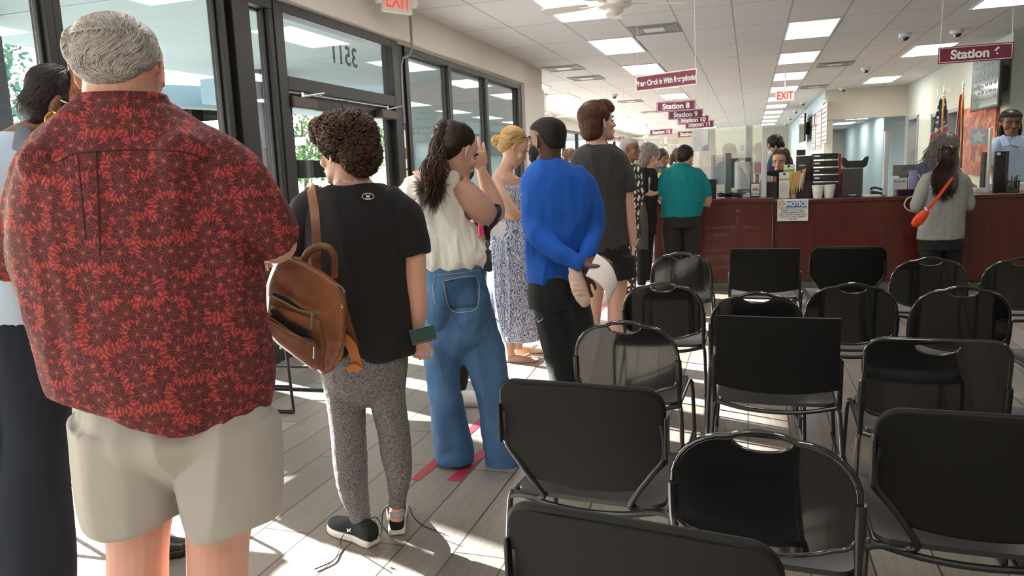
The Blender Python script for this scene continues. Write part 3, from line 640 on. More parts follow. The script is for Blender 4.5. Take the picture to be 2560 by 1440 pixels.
chair(1655, 708, 'R', 'gloss black chair beside the bare legs of the tall boy', .0)
chair(1892, 733, 'R', 'gloss black chair mostly hidden by the big square-topped chair', .02)
chair(2132, 710, 'R', 'gloss black chair right behind the big square-topped chair', .03)
chair(2408, 718, 'R', 'gloss black chair near the right edge before the counter', .04)
chair(1702, 632, 'R', 'gloss black chair close behind the teal polo shirt', .02)
chair(1912, 622, 'S', 'square flat-topped matte chair standing against the counter', .02)
chair(2122, 620, 'P', 'padded chair without hand slot standing against the counter', .03)
chair(2327, 645, 'R', 'gloss black chair in front of the grey sweater woman', .04)
chair(2562, 645, 'R', 'gloss black chair at the right edge close to the counter', .05)
chair(2770, 742, 'R', 'chair at the right edge showing only its seat, in the row before the counter', .05)
chair(2835, 874, 'Q', 'chair at the right edge showing only a grey seat corner behind the padded chair', .03)
WG = 'black chairs along the window'
chair_loc((-3.05, 2.45, 0), -PI/2+.05, 'R', 'black chair by the window behind the dark wide trousers', WG)
chair_loc((-3.05, 3.22, 0), -PI/2, 'R', 'black chair by the window hidden behind the man in the red shirt', WG)
chair_loc((-2.95, 4.02, 0), -PI/2+.06, 'R', 'black chair by the window between the red shirt and the brown backpack', WG)
# ================================================================== PEOPLE
DG = None
def remesh(mb, name, voxel, smooth=3, origin=None, fac=.5):
    """fuse the overlapping closed volumes of mb into one continuous surface"""
    me = mb.mesh(name, origin); o = bpy.data.objects.new('tmp', me); COL.objects.link(o)
    r = o.modifiers.new('r', 'REMESH'); r.mode = 'VOXEL'; r.voxel_size = voxel; r.use_smooth_shade = True
    if smooth: s = o.modifiers.new('s', 'SMOOTH'); s.factor = fac; s.iterations = smooth
    dg = bpy.context.evaluated_depsgraph_get(); dg.update(); out = bpy.data.meshes.new_from_object(o.evaluated_get(dg)); out.name = name
    bpy.data.objects.remove(o); bpy.data.meshes.remove(me)
    return out
def displace(me, fn):
    """move every vertex along its normal by fn(co, normal)"""
    n = len(me.vertices); nr = [Vector(v.vector) for v in me.vertex_normals]
    cs = [v.co.copy() for v in me.vertices]
    for v, c, q in zip(me.vertices, cs, nr): v.co = c + q*fn(c, q)
    me.update()
def folds(amp, sx=(14, 14, 3), seed=0, amp2=0.0, s2=(30, 30, 30), rot=None):
    off = Vector((seed*3.1, seed*1.7, seed*2.3)); A = Vector(sx); B = Vector(s2)
    def f(c, q):
        p = rot @ c if rot else c
        v = noise.noise(Vector((p.x*A.x, p.y*A.y, p.z*A.z))+off); d = amp*(1-2.2*abs(v))
        if amp2: d += amp2*noise.noise(Vector((p.x*B.x, p.y*B.y, p.z*B.z))+off)
        return d
    return f
SKIN = {}
def skin(name, col, blush=(.55, .16, .10)):
    def f(nt, p):
        n = nd(nt, 'ShaderNodeTexNoise', i_Scale=9.0, i_Detail=5.0); n2 = nd(nt, 'ShaderNodeTexNoise', i_Scale=120.0, i_Detail=2.0)
        tc = nd(nt, 'ShaderNodeTexCoord'); nt.links.new(tc.outputs['Object'], n.inputs['Vector']); nt.links.new(tc.outputs['Object'], n2.inputs['Vector'])
        k = mth(nt, 'MULTIPLY', mth(nt, 'SUBTRACT', n.outputs[0], .35), .45); c = mixc(nt, k, col, tuple(a*.6+b*.4*a for a, b in zip(col, blush)))
        p.inputs['Subsurface Weight'].default_value = .05; p.inputs['Subsurface Radius'].default_value = (.012, .004, .002); p.inputs['Subsurface Scale'].default_value = .6
        b = nd(nt, 'ShaderNodeBump', i_Strength=.12, i_Distance=.001); nt.links.new(n2.outputs[0], b.inputs['Height']); nt.links.new(b.outputs[0], p.inputs['Normal'])
        return c
    return rampmat('skin_'+name, f, .5)
def hairmat(name, c1, c2, rough=.38):
    def f(nt, p):
        g = nd(nt, 'ShaderNodeNewGeometry'); tc = nd(nt, 'ShaderNodeTexCoord'); n = nd(nt, 'ShaderNodeTexNoise', i_Scale=60.0, i_Detail=3.0); nt.links.new(tc.outputs['Object'], n.inputs['Vector'])
        k = mth(nt, 'ADD', mth(nt, 'MULTIPLY', g.outputs['Random Per Island'], .7), mth(nt, 'MULTIPLY', n.outputs[0], .3)); p.inputs['Specular IOR Level'].default_value = .4
        return mixc(nt, k, c1, c2)
    return rampmat('hair_'+name, f, rough)
def cloth(name, col, var=.06, vs=8, bump=.25, bs=700, rough=.85, sheen=.03, stretch=None): return mat('cloth_'+name, col, rough, 0, var, vs, bump, bs, .25, sheen=sheen, stretch=stretch)
class Fig:
    def __init__(self, g, px, label, py=700):
        p = at_g(px, py, g); self.g = g; self.root = thing('person', label, 'person', (p.x, p.y, 0)); self.o = Vector((p.x, p.y, 0)); self.v = {}
    def P(self, x, y, dd=0.0): return at_g(x, y, self.g+dd)
    def s(self, x, y, dd=0.0): return px_size(x, y, self.g+dd)
    def vol(self, n): return self.v.setdefault(n, MB())
    def tube(self, n, pts, sub=4, seg=20, e=2.0, flat=False):
        """pts: (x, y, half-width px[, depth/width ratio[, depth offset m]]) running along a limb or a trunk.  flat: rings stay level"""
        q = [tuple(list(p) + [1.0, 0.0][len(p)-3:]) if len(p) < 5 else tuple(p) for p in pts]; q = catmull(q, sub); secs = []; C = [self.P(a[0], a[1], a[4]) for a in q]
        for i, a in enumerate(q):
            r = a[2]*self.s(a[0], a[1], a[4]); t = (C[min(i+1, len(C)-1)]-C[max(i-1, 0)]).normalized()
            if flat: A, B = R0, FH
            else:
                A = t.cross(FH); A = (A if A.length > .35 else (secs[-1][1] if secs else R0)).normalized(); B = t.cross(A).normalized(); A = B.cross(t).normalized()
                if B.dot(FH) < 0: B = -B
            secs.append((C[i], A*r, B*r*a[3]))
        self.vol(n).loft(secs, seg, e); return self
    def ell(self, n, x, y, rx, rz, ry, dd=0.0, tilt=0.0):
        k = self.s(x, y, dd); M = Matrix.Rotation(tilt, 3, FH); self.vol(n).ell(self.P(x, y, dd), M @ (R0*rx*k), FH*ry, M @ (Z*rz*k), 18, 12); return self
    def headframe(self, x, y, dd, yaw, pitch, roll=0.0):
        a = math.radians(yaw); F = FH*math.cos(a)+R0*math.sin(a); Rr = R0*math.cos(a)-FH*math.sin(a)
        M = Matrix.Rotation(math.radians(-pitch), 3, Rr); F = M @ F; U = M @ Z
        M = Matrix.Rotation(math.radians(roll), 3, F); return self.P(x, y, dd), M @ Rr, F, M @ U
    def head(self, x, y, hpx, yaw, pitch=0, roll=0, dd=0.0, eyes=True, brow=(.05, .03, .02), lip=(.45, .16, .13), wide=1.0, mats=None):
        C, Rr, F, U = self.headframe(x, y, dd, yaw, pitch, roll); k = hpx*self.s(x, y, dd)/.23; b = self.vol('body'); self.hf = (C, Rr, F, U, k)
        rows = [(-.116, .070, .020, .020), (-.103, .086, -.005, .037), (-.086, .087, -.03, .049), (-.066, .085, -.052, .056), (-.045, .084, -.072, .062), (-.02, .083, -.088, .067), (.0, .078, -.097, .070), (.02, .086, -.103, .073),
                (.045, .087, -.105, .075), (.072, .074, -.096, .070), (.095, .048, -.072, .053), (.110, .015, -.035, .028)]
        self.vol('body').loft([(C+U*(z*k)+F*((f+r)/2*k), Rr*(w*k*wide), F*((f-r)/2*k)) for z, f, r, w in rows], 28, 2.25)
        b.loft([(C+(F*f+U*z)*k, Rr*w*k, (F*.6+U*.4)*.014*k) for z, f, w in ((.022, .078, .009), (.0, .088, .010), (-.022, .103, .013), (-.036, .110, .016), (-.046, .100, .017), (-.05, .084, .014))], 12)
        b.ell(C+(F*.088-U*.062)*k, Rr*.026*k, F*.010*k, U*.010*k, 12, 8); b.ell(C+(F*.084-U*.078)*k, Rr*.022*k, F*.011*k, U*.009*k, 12, 8); b.ell(C+(F*.080-U*.102)*k, Rr*.022*k, F*.014*k, U*.016*k, 12, 8)
        for s in (-1, 1):
            E = C+(Rr*s*.0765*wide+F*.004-U*.012)*k; e1 = (-F*.86+Rr*s*.50)*k; en = (Rr*s*.86+F*.50)*k
            b.ell(E+e1*.011, e1*.014, en*.0045, U*.029*k, 14, 10); b.tube([E+e1*(.011+.014*math.cos(t))+U*k*(.003+.029*math.sin(t))+en*.002 for t in [-2.2+.45*i for i in range(11)]], .0048*k, 8); b.ell(E+e1*.006-U*.027*k, e1*.008, en*.005, U*.009*k, 10, 8)
            b.ell(C+(Rr*s*.045+F*.058-U*.03)*k, Rr*.022*k, F*.022*k, U*.022*k, 12, 8)
        if eyes:
            e = MB(); br = MB(); pu = MB(); e2 = MB()
            for s in (-1, 1):
                c = C+(Rr*s*.032+F*.0765-U*.002)*k; e.ell(c, Rr*.0140*k, F*.0085*k, U*.0050*k, 12, 8); pu.ell(c+(F*.0040)*k, Rr*.0060*k, F*.0055*k, U*.0050*k, 10, 8); e2.tube([c+(Rr*-.015*s+F*.004)*k, c+(F*.0095+U*.0062)*k, c+(Rr*.016*s+F*.002)*k], [.0012*k, .0024*k, .0014*k], 6, sub=3)
                br.tube([C+(Rr*s*.014+F*.090+U*.018)*k, C+(Rr*s*.033+F*.087+U*.025)*k, C+(Rr*s*.056+F*.070+U*.016)*k], [.004*k, .0055*k, .002*k], 8, sub=3)
            self.kid('eye_whites', e, mat('eye_white', (.42, .37, .33), .3)); self.kid('eyelids', e2, mat('lash_dark', (.03, .02, .016), .7)); self.kid('irises', pu, mat('iris_dark', (.03, .018, .012), .15)); self.kid('eyebrows', br, mat('brow_%d' % int(sum(brow)*1000), brow, .8))
            l = MB().ell(C+(F*.0965-U*.0625)*k, Rr*.021*k, F*.005*k, U*.005*k, 12, 8).ell(C+(F*.093-U*.073)*k, Rr*.018*k, F*.006*k, U*.0055*k, 12, 8); self.kid('lips', l, mat('lip_%d' % int(sum(lip)*1000), lip, .45))
        return self
    def hp(self, r, f, u): C, Rr, F, U, k = self.hf; return C+(Rr*r+F*f+U*u)*k
    def hell(self, n, r, f, u, a, b, c): C, Rr, F, U, k = self.hf; self.vol(n).ell(self.hp(r, f, u), Rr*a*k, F*b*k, U*c*k, 18, 12); return self
    def scalp(self, n='hair', t=.010, low=-.02, front=.055, flo=.02):
        """hair shell around the skull: thickness t, reaching down to low at the back; the face stays free below flo in front"""
        self.hell(n, 0, -.030, .050, .077+t, .084+t, .069+t); self.hell(n, 0, -.056, .005, .071+t, .050+t, .068+t)
        self.hell(n, 0, -.058, low, .062+t, .045+t, .045+t); return self
    def crop(self, n='hair', t=1.0):
        """close-cropped hair following the skull, with a hairline in front"""
        C, Rr, F, U, k = self.hf; k *= t
        rows = [(-.050, -.045, -.080, .040), (-.035, -.025, -.0935, .058), (-.010, -.004, -.1015, .0690), (.015, .018, -.1075, .0750), (.040, .045, -.1100, .0785), (.058, .080, -.1085, .0780), (.075, .0785, -.1010, .0735), (.097, .0510, -.0765, .0560), (.1135, .016, -.036, .029)]
        self.vol(n).loft([(C+U*(z*k)+F*((f+r)/2*k), Rr*(w*k), F*((f-r)/2*k)) for z, f, r, w in catmull(rows, 3)], 32, 2.25); return self
    def kid(self, name, mb, m, **k): return mb.build(name, m, self.root, **k)
    def make(self, n, m, name=None, voxel=.006, smooth=3, wr=None, wr2=None):
        me = remesh(self.v.pop(n), name or n, voxel, smooth, self.o)
        if wr: displace(me, wr)
        if wr2: displace(me, wr2)
        me.materials.clear(); me.materials.append(m); o = bpy.data.objects.new(name or n, me); COL.objects.link(o); o.parent = self.root; me.shade_smooth(); return o
    def strands(self, base, N, L, field, r=.0022, steps=6, lift=.004, jit=.25, keep=None, curl=0.0, m=None, seed=1, name=None, spread=.0, n=4):
        """tapered locks of hair grown over the surface of base along field(p, normal); joined into base's mesh"""
        me = base.data; bv = BVHTree.FromPolygons([v.co for v in me.vertices], [p.vertices for p in me.polygons]); rnd = random.Random(seed); mb = MB()
        V = me.vertices; nrm = [v.vector for v in me.vertex_normals]; tries = 0; made = 0
        while made < N and tries < N*6:
            tries += 1; i = rnd.randrange(len(V)); p = V[i].co.copy(); q = Vector(nrm[i])
            if keep and not keep(p+self.o, q): continue
            made += 1; pts = []; l = L*(.6+.6*rnd.random()); jv = Vector((rnd.gauss(0, 1), rnd.gauss(0, 1), rnd.gauss(0, 1)))*jit; ph = rnd.random()*6.28
            for k in range(steps):
                t = k/(steps-1); d = (field(p+self.o, q)+jv).normalized(); w = d.cross(q)
                pts.append(p + q*(lift*(1+spread*t)) + (w*math.cos(ph+k*1.9)+q*math.sin(ph+k*1.9))*curl)
                p = p+d*(l/steps); h = bv.find_nearest(p)
                if h[0] is not None:
                    off = p-h[0]
                    if off.dot(h[1]) < lift or not spread: 
                        q = h[1]; p = h[0]+q*min(max(off.dot(q), 0), spread*.02*t) if off.length < .03 else p
            rr = r*(.7+.6*rnd.random()); mb.tube(pts, [rr*.5]+[rr]*(steps-2)+[rr*.15], n)
        o = self.o; old = MB(); old.v = [v.co.copy() for v in me.vertices]; old.f = [tuple(p.vertices) for p in me.polygons]; old.m = [0]*len(old.f); old.add(mb.v, mb.f)
        nm = old.mesh(me.name); nm.materials.append(me.materials[0]); nm.shade_smooth(); base.data = nm; bpy.data.meshes.remove(me); return base
    def hand(self, w, d, up, side, k=1.0, curl=(.5, .6, .7, .8), thumb=.5, spread=.12, n='body', grip=0.0):
        """w wrist, d direction of the palm, up = back-of-hand normal, side = +1/-1 thumb side along d x up; curl per finger in radians per joint"""
        d = d.normalized(); up = (up - d*up.dot(d)).normalized(); sd = d.cross(up)*side; b = self.vol(n); m = .001*k
        b.loft([(w - d*12*m, sd*25*m, up*18*m), (w + d*8*m, sd*27*m, up*16*m), (w + d*35*m, sd*38*m, up*15*m), (w+d*65*m, sd*41*m, up*14*m), (w+d*88*m, sd*39*m, up*11*m)], 20, 2.4)
        for i, (o, L, c) in enumerate(zip((27, 9, -9, -26), (78, 86, 80, 62), curl)):
            p = w + d*(84 - (0, -2, 0, 8)[i])*m + sd*o*m; a = 0.0; pts = [p - d*18*m, p]; rr = [9.5*m, 9.2*m]; fan_ = sd*(o/27.0)*spread
            for j, seg in enumerate((.45, .31, .24)):
                a += c*(.8 if j == 0 else 1.0); q = (d*math.cos(a) - up*math.sin(a) + fan_*math.cos(a)).normalized(); p = p + q*L*seg*m; pts.append(p); rr.append((8.6, 8.0, 6.2)[j]*m)
            b.tube(pts, rr, 10, sub=2); b.ball(pts[-1], rr[-1]*.95, 10, 6)
        t0 = w + d*22*m + sd*26*m; a = thumb; t1 = t0 + (d*.75+sd*.65).normalized()*34*m - up*10*m*a; t2 = t1 + (d*.9+sd*.35-up*.5*a).normalized()*32*m; t3 = t2 + (d*.95+sd*(.1-.3*a)-up*.5*a).normalized()*24*m
        b.tube([t0-d*8*m-sd*6*m, t0, t1, t2, t3], [12*m, 12.5*m, 10.5*m, 9.5*m, 7*m], 10, sub=2); b.ball(t3, 6.8*m, 10, 6)
        return self
def shoe(fig, heel, ang, L, upper, sole, W=.095, hgt=.075, laces=None, name='shoe', lift=0.0):
    """heel: point on the floor, ang: direction of the toe about Z"""
    d = Vector((math.cos(ang), math.sin(ang), 0)); s = Vector((-d.y, d.x, 0)); heel = Vector((heel.x, heel.y, 0)); k = L/.28
    prof = [(.0, .030, .0), (.03, .036, .0), (.10, .034, 0), (.17, .043, .004), (.22, .045, .004), (.262, .036, .0), (.28, .018, -.003)]
    up = MB().loft([(heel+d*x*k+s*(o*k)+Z*((.022+h)/2), s*w*k*.98, Z*((h-.022)/2+.012)) for (x, w, o), h in zip(catmull(prof, 3), catmull([(hgt*1.12,), (hgt*1.18,), (hgt*1.12,), (hgt*.85,), (hgt*.66,), (hgt*.55,), (hgt*.42,)], 3)) for h in [h[0]]], 18, 2.4)
    me = remesh(up, name, .005, 3, fig.o); me.materials.clear(); me.materials.append(upper); me.shade_smooth(); o = bpy.data.objects.new(name, me); COL.objects.link(o); o.parent = fig.root
    so = MB(); pl = catmull(prof, 3); ring = [heel+d*x*k+s*((o_+w*1.1)*k) for x, w, o_ in pl] + [heel+d*(x*k)+s*((o_-w*1.1)*k) for x, w, o_ in pl[::-1]]
    so.prism([p+Z*.002 for p in ring], Z*.028).build('sole', sole, o, bevel=.006, smooth=40)
    if laces:
        lc = MB()
        for j in range(4):
            x = .135+.022*j; h = hgt*(1.02-.13*j)+.012; lc.tube([heel+d*x*k-s*.026*k+Z*(h-.012), heel+d*(x+.004)*k+Z*h, heel+d*x*k+s*.026*k+Z*(h-.012)], .0025, 6, sub=2)
        for l in laces: lc.tube(l, .0022, 6, sub=4)
        lc.build('laces', mat('lace_black', (.012, .012, .013), .7), o)
    return o
S_PALE = skin('pale', (.62, .36, .27)); S_TAN = skin('tan', (.56, .33, .23)); S_RUDDY = skin('ruddy', (.53, .275, .205)); S_OLIVE = skin('olive', (.50, .30, .20))
S_BROWN = skin('brown', (.20, .095, .055), (.5, .3, .2)); S_DARK = skin('dark', (.11, .05, .035), (.5, .3, .2)); S_MED = skin('medium', (.34, .17, .10), (.5, .25, .18))
# ------------------------------------------------------------------ 1 grey-haired man, red flowered shirt
def flower_nodes(nt, p):
    tc = nd(nt, 'ShaderNodeTexCoord'); sp = nd(nt, 'ShaderNodeSeparateXYZ'); nt.links.new(tc.outputs['Object'], sp.inputs[0])
    u = mth(nt, 'ADD', mth(nt, 'MULTIPLY', sp.outputs[0], R0.x), mth(nt, 'MULTIPLY', sp.outputs[1], R0.y))
    u = mth(nt, 'ADD', u, mth(nt, 'MULTIPLY', mth(nt, 'ADD', mth(nt, 'MULTIPLY', sp.outputs[0], FH.x), mth(nt, 'MULTIPLY', sp.outputs[1], FH.y)), .35))
    wz = nd(nt, 'ShaderNodeTexNoise', i_Scale=34.0, i_Detail=2.0); nt.links.new(tc.outputs['Object'], wz.inputs['Vector']); ws = nd(nt, 'ShaderNodeSeparateColor'); nt.links.new(wz.outputs['Color'], ws.inputs[0])
    u = mth(nt, 'ADD', u, mth(nt, 'MULTIPLY', mth(nt, 'SUBTRACT', ws.outputs[0], .5), .022)); zz = mth(nt, 'ADD', sp.outputs[2], mth(nt, 'MULTIPLY', mth(nt, 'SUBTRACT', ws.outputs[1], .5), .022))
    cb = nd(nt, 'ShaderNodeCombineXYZ'); nt.links.new(u, cb.inputs[0]); nt.links.new(zz, cb.inputs[1])
    def layer(sc, off, vec):
        mp = nd(nt, 'ShaderNodeMapping'); mp.inputs['Location'].default_value = off; nt.links.new(vec, mp.inputs[0])
        vo = nd(nt, 'ShaderNodeTexVoronoi', voronoi_dimensions='2D', i_Scale=sc, i_Randomness=.6); nt.links.new(mp.outputs[0], vo.inputs['Vector'])
        sb = nd(nt, 'ShaderNodeVectorMath', operation='SUBTRACT'); nt.links.new(mp.outputs[0], sb.inputs[0])
        # the voronoi position comes back in texture space
        nt.links.new(vo.outputs['Position'], sb.inputs[1]); s2 = nd(nt, 'ShaderNodeSeparateXYZ'); nt.links.new(sb.outputs[0], s2.inputs[0])
        ang = mth(nt, 'ARCTAN2', s2.outputs[1], s2.outputs[0]); sc_ = nd(nt, 'ShaderNodeSeparateColor'); nt.links.new(vo.outputs['Color'], sc_.inputs[0]); ang = mth(nt, 'ADD', ang, mth(nt, 'MULTIPLY', sc_.outputs[0], 6.28))
        return vo.outputs['Distance'], ang
    d, a = layer(22.0, (0, 0, 0), cb.outputs[0])
    nz = nd(nt, 'ShaderNodeTexNoise', i_Scale=95.0, i_Detail=3.0); nt.links.new(cb.outputs[0], nz.inputs['Vector'])
    R = mth(nt, 'ADD', mth(nt, 'MULTIPLY', mth(nt, 'ABSOLUTE', mth(nt, 'COSINE', mth(nt, 'MULTIPLY', a, 3.5))), .20), .40)
    R = mth(nt, 'ADD', R, mth(nt, 'MULTIPLY', mth(nt, 'SUBTRACT', nz.outputs[0], .5), .25))
    petal = mth(nt, 'SMOOTH_MIN', mth(nt, 'MAXIMUM', mth(nt, 'MULTIPLY', mth(nt, 'SUBTRACT', R, d), 9), 0), 1.0, .1)
    ray_ = mth(nt, 'POWER', mth(nt, 'ABSOLUTE', mth(nt, 'COSINE', mth(nt, 'MULTIPLY', a, 7.0))), 14.0); ray_ = mth(nt, 'MULTIPLY', ray_, mth(nt, 'MINIMUM', mth(nt, 'MAXIMUM', mth(nt, 'MULTIPLY', mth(nt, 'SUBTRACT', .46, d), 3.5), 0), 1))
    star = mth(nt, 'MINIMUM', mth(nt, 'MAXIMUM', mth(nt, 'MULTIPLY', mth(nt, 'SUBTRACT', .10, d), 22), 0), 1)
    wv = mth(nt, 'POWER', mth(nt, 'ABSOLUTE', mth(nt, 'COSINE', mth(nt, 'ADD', mth(nt, 'MULTIPLY', a, 9.0), mth(nt, 'MULTIPLY', nz.outputs[0], 5.0)))), 7.0)
    wv = mth(nt, 'MULTIPLY', wv, mth(nt, 'MINIMUM', mth(nt, 'MAXIMUM', mth(nt, 'MULTIPLY', mth(nt, 'SUBTRACT', d, .34), 7), 0), 1))
    n3 = nd(nt, 'ShaderNodeTexNoise', i_Scale=16.0, i_Detail=3.0); nt.links.new(cb.outputs[0], n3.inputs['Vector'])
    base = mixc(nt, n3.outputs[0], (.120, .012, .020), (.215, .030, .034)); base = mixc(nt, mth(nt, 'MULTIPLY', wv, .7), base, (.46, .105, .065))
    c = mixc(nt, mth(nt, 'MULTIPLY', petal, .88), base, (.048, .016, .020)); c = mixc(nt, mth(nt, 'MULTIPLY', mth(nt, 'MAXIMUM', ray_, star), .75), c, (.42, .095, .06))
    b = nd(nt, 'ShaderNodeBump', i_Strength=.15, i_Distance=.001); n4 = nd(nt, 'ShaderNodeTexNoise', i_Scale=900.0); nt.links.new(cb.outputs[0], n4.inputs['Vector']); nt.links.new(n4.outputs[0], b.inputs['Height']); nt.links.new(b.outputs[0], p.inputs['Normal'])
    p.inputs['Specular IOR Level'].default_value = .25
    return c
M_FLOWER = rampmat('red_flowered_cotton', flower_nodes, .85)
f = FRED = Fig(1.77, 385, 'large grey-haired person in a red flowered shirt and khaki shorts, nearest in line')
B = 'body'
f.tube(B, [(306, 170, 88, .95), (304, 235, 90, .85), (306, 290, 100, .8), (310, 340, 140, .6)])
f.tube(B, [(315, 300, 140, .6), (325, 420, 215, .6, .01), (335, 600, 235, .62, .02), (370, 800, 215, .62, .03), (410, 960, 180, .58, .03), (430, 1090, 178, .58)], flat=True)
for pts in ([(170, 410, 50), (115, 500, 52), (66, 590, 48, 1, .06), (34, 660, 44, 1, .12), (110, 690, 40, 1, .20), (230, 690, 36, 1, .28)], [(505, 400, 52), (590, 480, 54), (660, 575, 54, 1, .05), (690, 606, 52, 1, .12), (655, 610, 44, 1, .28), (600, 610, 34, 1, .42)]): f.tube(B, pts)
f.hand(f.P(600, 610, .42), FH*.8-R0*.5, Z, 1, 1.05); f.hand(f.P(230, 690, .28), R0*.9+FH*.3, Z, -1, 1.05)
f.tube(B, [(330, 1060, 118, .95), (342, 1220, 96, .95), (345, 1330, 76, .95), (345, 1420, 72, .95), (345, 1540, 73, 1, -.015), (344, 1680, 62), (342, 1830, 40), (342, 1900, 38)]); f.tube(B, [(560, 1060, 112, .95), (556, 1220, 94, .95), (546, 1330, 78, .95), (545, 1420, 74, .95), (546, 1540, 75, 1, -.015), (548, 1680, 64), (550, 1830, 40), (550, 1900, 38)])
f.head(306, 178, 232, 4, 4, eyes=False, wide=1.28)
for s in (): f.vol('body').ell(f.hp(s*.108, -.004, -.022), (f.hf[1]*.010*s-f.hf[2]*.004)*f.hf[4], (f.hf[2]*.020+f.hf[1]*.008*s)*f.hf[4], f.hf[3]*.036*f.hf[4], 14, 12)
if 1: f.make(B, S_RUDDY, voxel=.0045)
f.tube('shirt', [(305, 262, 112, .82), (310, 292, 158, .66), (317, 345, 222, .60), (320, 420, 262, .60), (325, 520, 282, .62), (337, 620, 292, .64), (355, 700, 288, .66), (369, 790, 275, .70), (380, 850, 272, .72)], flat=True)
f.tube('shirt', [(372, 790, 272, .70), (384, 860, 271, .73), (402, 925, 264, .76), (408, 972, 254, .76), (404, 1002, 238, .74)])
f.tube('shirt', [(218, 352, 56, .8), (142, 432, 72), (95, 520, 74, 1, .01), (60, 600, 64, 1, .05), (34, 652, 53, 1, .10)])
f.tube('shirt', [(430, 340, 60, .8), (510, 410, 90), (580, 480, 88), (640, 545, 75, 1, .02), (678, 597, 64, 1, .06)])
f.ell('shirt', 172, 412, 72, 66, .13, -.02); f.ell('shirt', 475, 400, 75, 70, .13, -.02)
R_ = Matrix.Identity(3)
o = f.make('shirt', M_FLOWER, voxel=.0075, smooth=4, wr=folds(.013, (5.5, 5.5, 1.1), 2, .003, (16, 16, 9)), wr2=folds(.005, (13, 13, 3), 5))
# back yoke seam and box pleat
SEAMS = 1
f.tube('collar', [(300, 236, 112, .80), (302, 256, 116, .82), (306, 276, 126, .82)], flat=True); f.make('collar', M_FLOWER, voxel=.006, smooth=2)
M_KHAKI = cloth('khaki', (.345, .325, .295), .04, 5, .15, 900)
f.tube('shorts', [(428, 960, 200, .60), (430, 1010, 222, .60), (436, 1080, 234, .62), (440, 1140, 190, .52), (444, 1200, 110, .4)], flat=True)
f.tube('shorts', [(335, 1060, 148, .9), (330, 1160, 132, .95), (332, 1250, 120, .98), (338, 1290, 112, 1)], seg=26); f.tube('shorts', [(556, 1060, 128, .9), (572, 1160, 122, .95), (582, 1250, 118, .98), (588, 1296, 112, 1)], seg=26)
o = f.make('shorts', M_KHAKI, voxel=.0075, smooth=3, wr=folds(.016, (6, 6, 1.6), 9, .004, (14, 14, 7)))
f.hell('hair', 0, -.026, .048, .102, .094, .084); f.hell('hair', 0, -.060, .010, .088, .05, .055); f.hell('hair', -.045, .0, .10, .06, .06, .034); f.hell('hair', -.082, -.045, .05, .026, .045, .05); f.hell('hair', .08, -.045, .04, .026, .045, .05)
M_GREYH = hairmat('silver', (.07, .06, .052), (.50, .46, .42)); o = f.make('hair', M_GREYH, voxel=.005, smooth=5)
C, Rr, F, U, k = f.hf
def fl(p, q):
    v = p-C; s = v.dot(Rr)/(.09*k); return (-U*(.55+.2*s) + Rr*(.75*math.sin(v.dot(U)*38+v.dot(F)*30) - s*.2) - F*.35) if v.dot(U) < .07*k else (-F*.7+Rr*.6+U*.05)
f.strands(o, 7500, .055, fl, r=.0010, lift=.0018, jit=.13, curl=.0004, seed=3)
for a, hx in ((100, 342), (80, 552)):
    hp = at_z(hx, 1900, 0); hp = f.P(hx, 1890); shoe(f, Vector((hp.x, hp.y, 0))-FH*.07, math.radians(a)+YAW, .29, mat('tan_leather', (.16, .09, .05), .6), M_WHITE)
# ------------------------------------------------------------------ 2 woman in pale blue shirt and wide dark trousers
f = Fig(2.12, 85, 'person with a gold hoop earring in a pale blue shirt and wide navy trousers')
f.tube(B, [(140, 270, 46, .9), (116, 322, 46, .9), (80, 366, 70, .7), (45, 420, 108, .6)]); f.tube(B, [(45, 400, 115, .6), (45, 560, 105, .62), (50, 720, 105, .65), (75, 860, 110, .7)], flat=True)
f.tube(B, [(60, 420, 45), (85, 560, 38), (110, 640, 32, 1, .1), (190, 640, 26, 1, .2)]); f.hand(f.P(190, 640, .2), R0*.8+FH*.3, Z, -1)
f.tube(B, [(80, 860, 75), (95, 1100, 55), (95, 1280, 45), (90, 1480, 42), (85, 1650, 30), (85, 1760, 26)]); f.tube(B, [(30, 860, 70), (-15, 1100, 50), (-40, 1300, 42), (-60, 1500, 40), (-70, 1650, 30), (-75, 1740, 26)])
f.head(152, 264, 168, 62, 24, eyes=False); f.make(B, S_BROWN)
f.tube('shirt', [(70, 330, 50, .8), (50, 372, 112, .62), (42, 440, 128, .62), (40, 560, 122, .64), (42, 700, 118, .66), (56, 800, 112, .68), (62, 826, 108, .68)], flat=True); f.tube('shirt', [(60, 400, 60), (75, 500, 54), (95, 590, 50, 1, .05), (115, 655, 44, 1, .13)])
M_LBLUE = cloth('pale_blue', (.42, .53, .66), .03); f.make('shirt', M_LBLUE, voxel=.007, wr=folds(.010, (9, 9, 2), 4, .003, (20, 20, 12)))
cl = MB(); cl.prism([f.P(28, 372, -.16), f.P(40, 312, -.12), f.P(76, 318, -.03), f.P(92, 362, -.05), f.P(60, 388, -.14)], FH*.012).build('collar', M_LBLUE, f.root, bevel=.004)
f.tube('trousers', [(62, 795, 112, .7), (66, 860, 116, .7), (76, 960, 92, .8), (92, 1070, 72), (88, 1180, 72), (92, 1290, 78), (100, 1400, 80), (98, 1520, 82), (95, 1680, 84), (95, 1770, 84)]); f.tube('trousers', [(50, 860, 90, .7), (10, 1000, 70), (-25, 1150, 66), (-50, 1400, 72), (-70, 1740, 80)])
f.make('trousers', cloth('navy', (.012, .017, .028), .1), voxel=.008, wr=folds(.006, (9, 9, 1.2), 11))
f.scalp(t=.007, low=-.03); f.hell('hair', 0, -.06, -.035, .075, .06, .055); f.hell('hair', .052, .035, .03, .034, .05, .05)
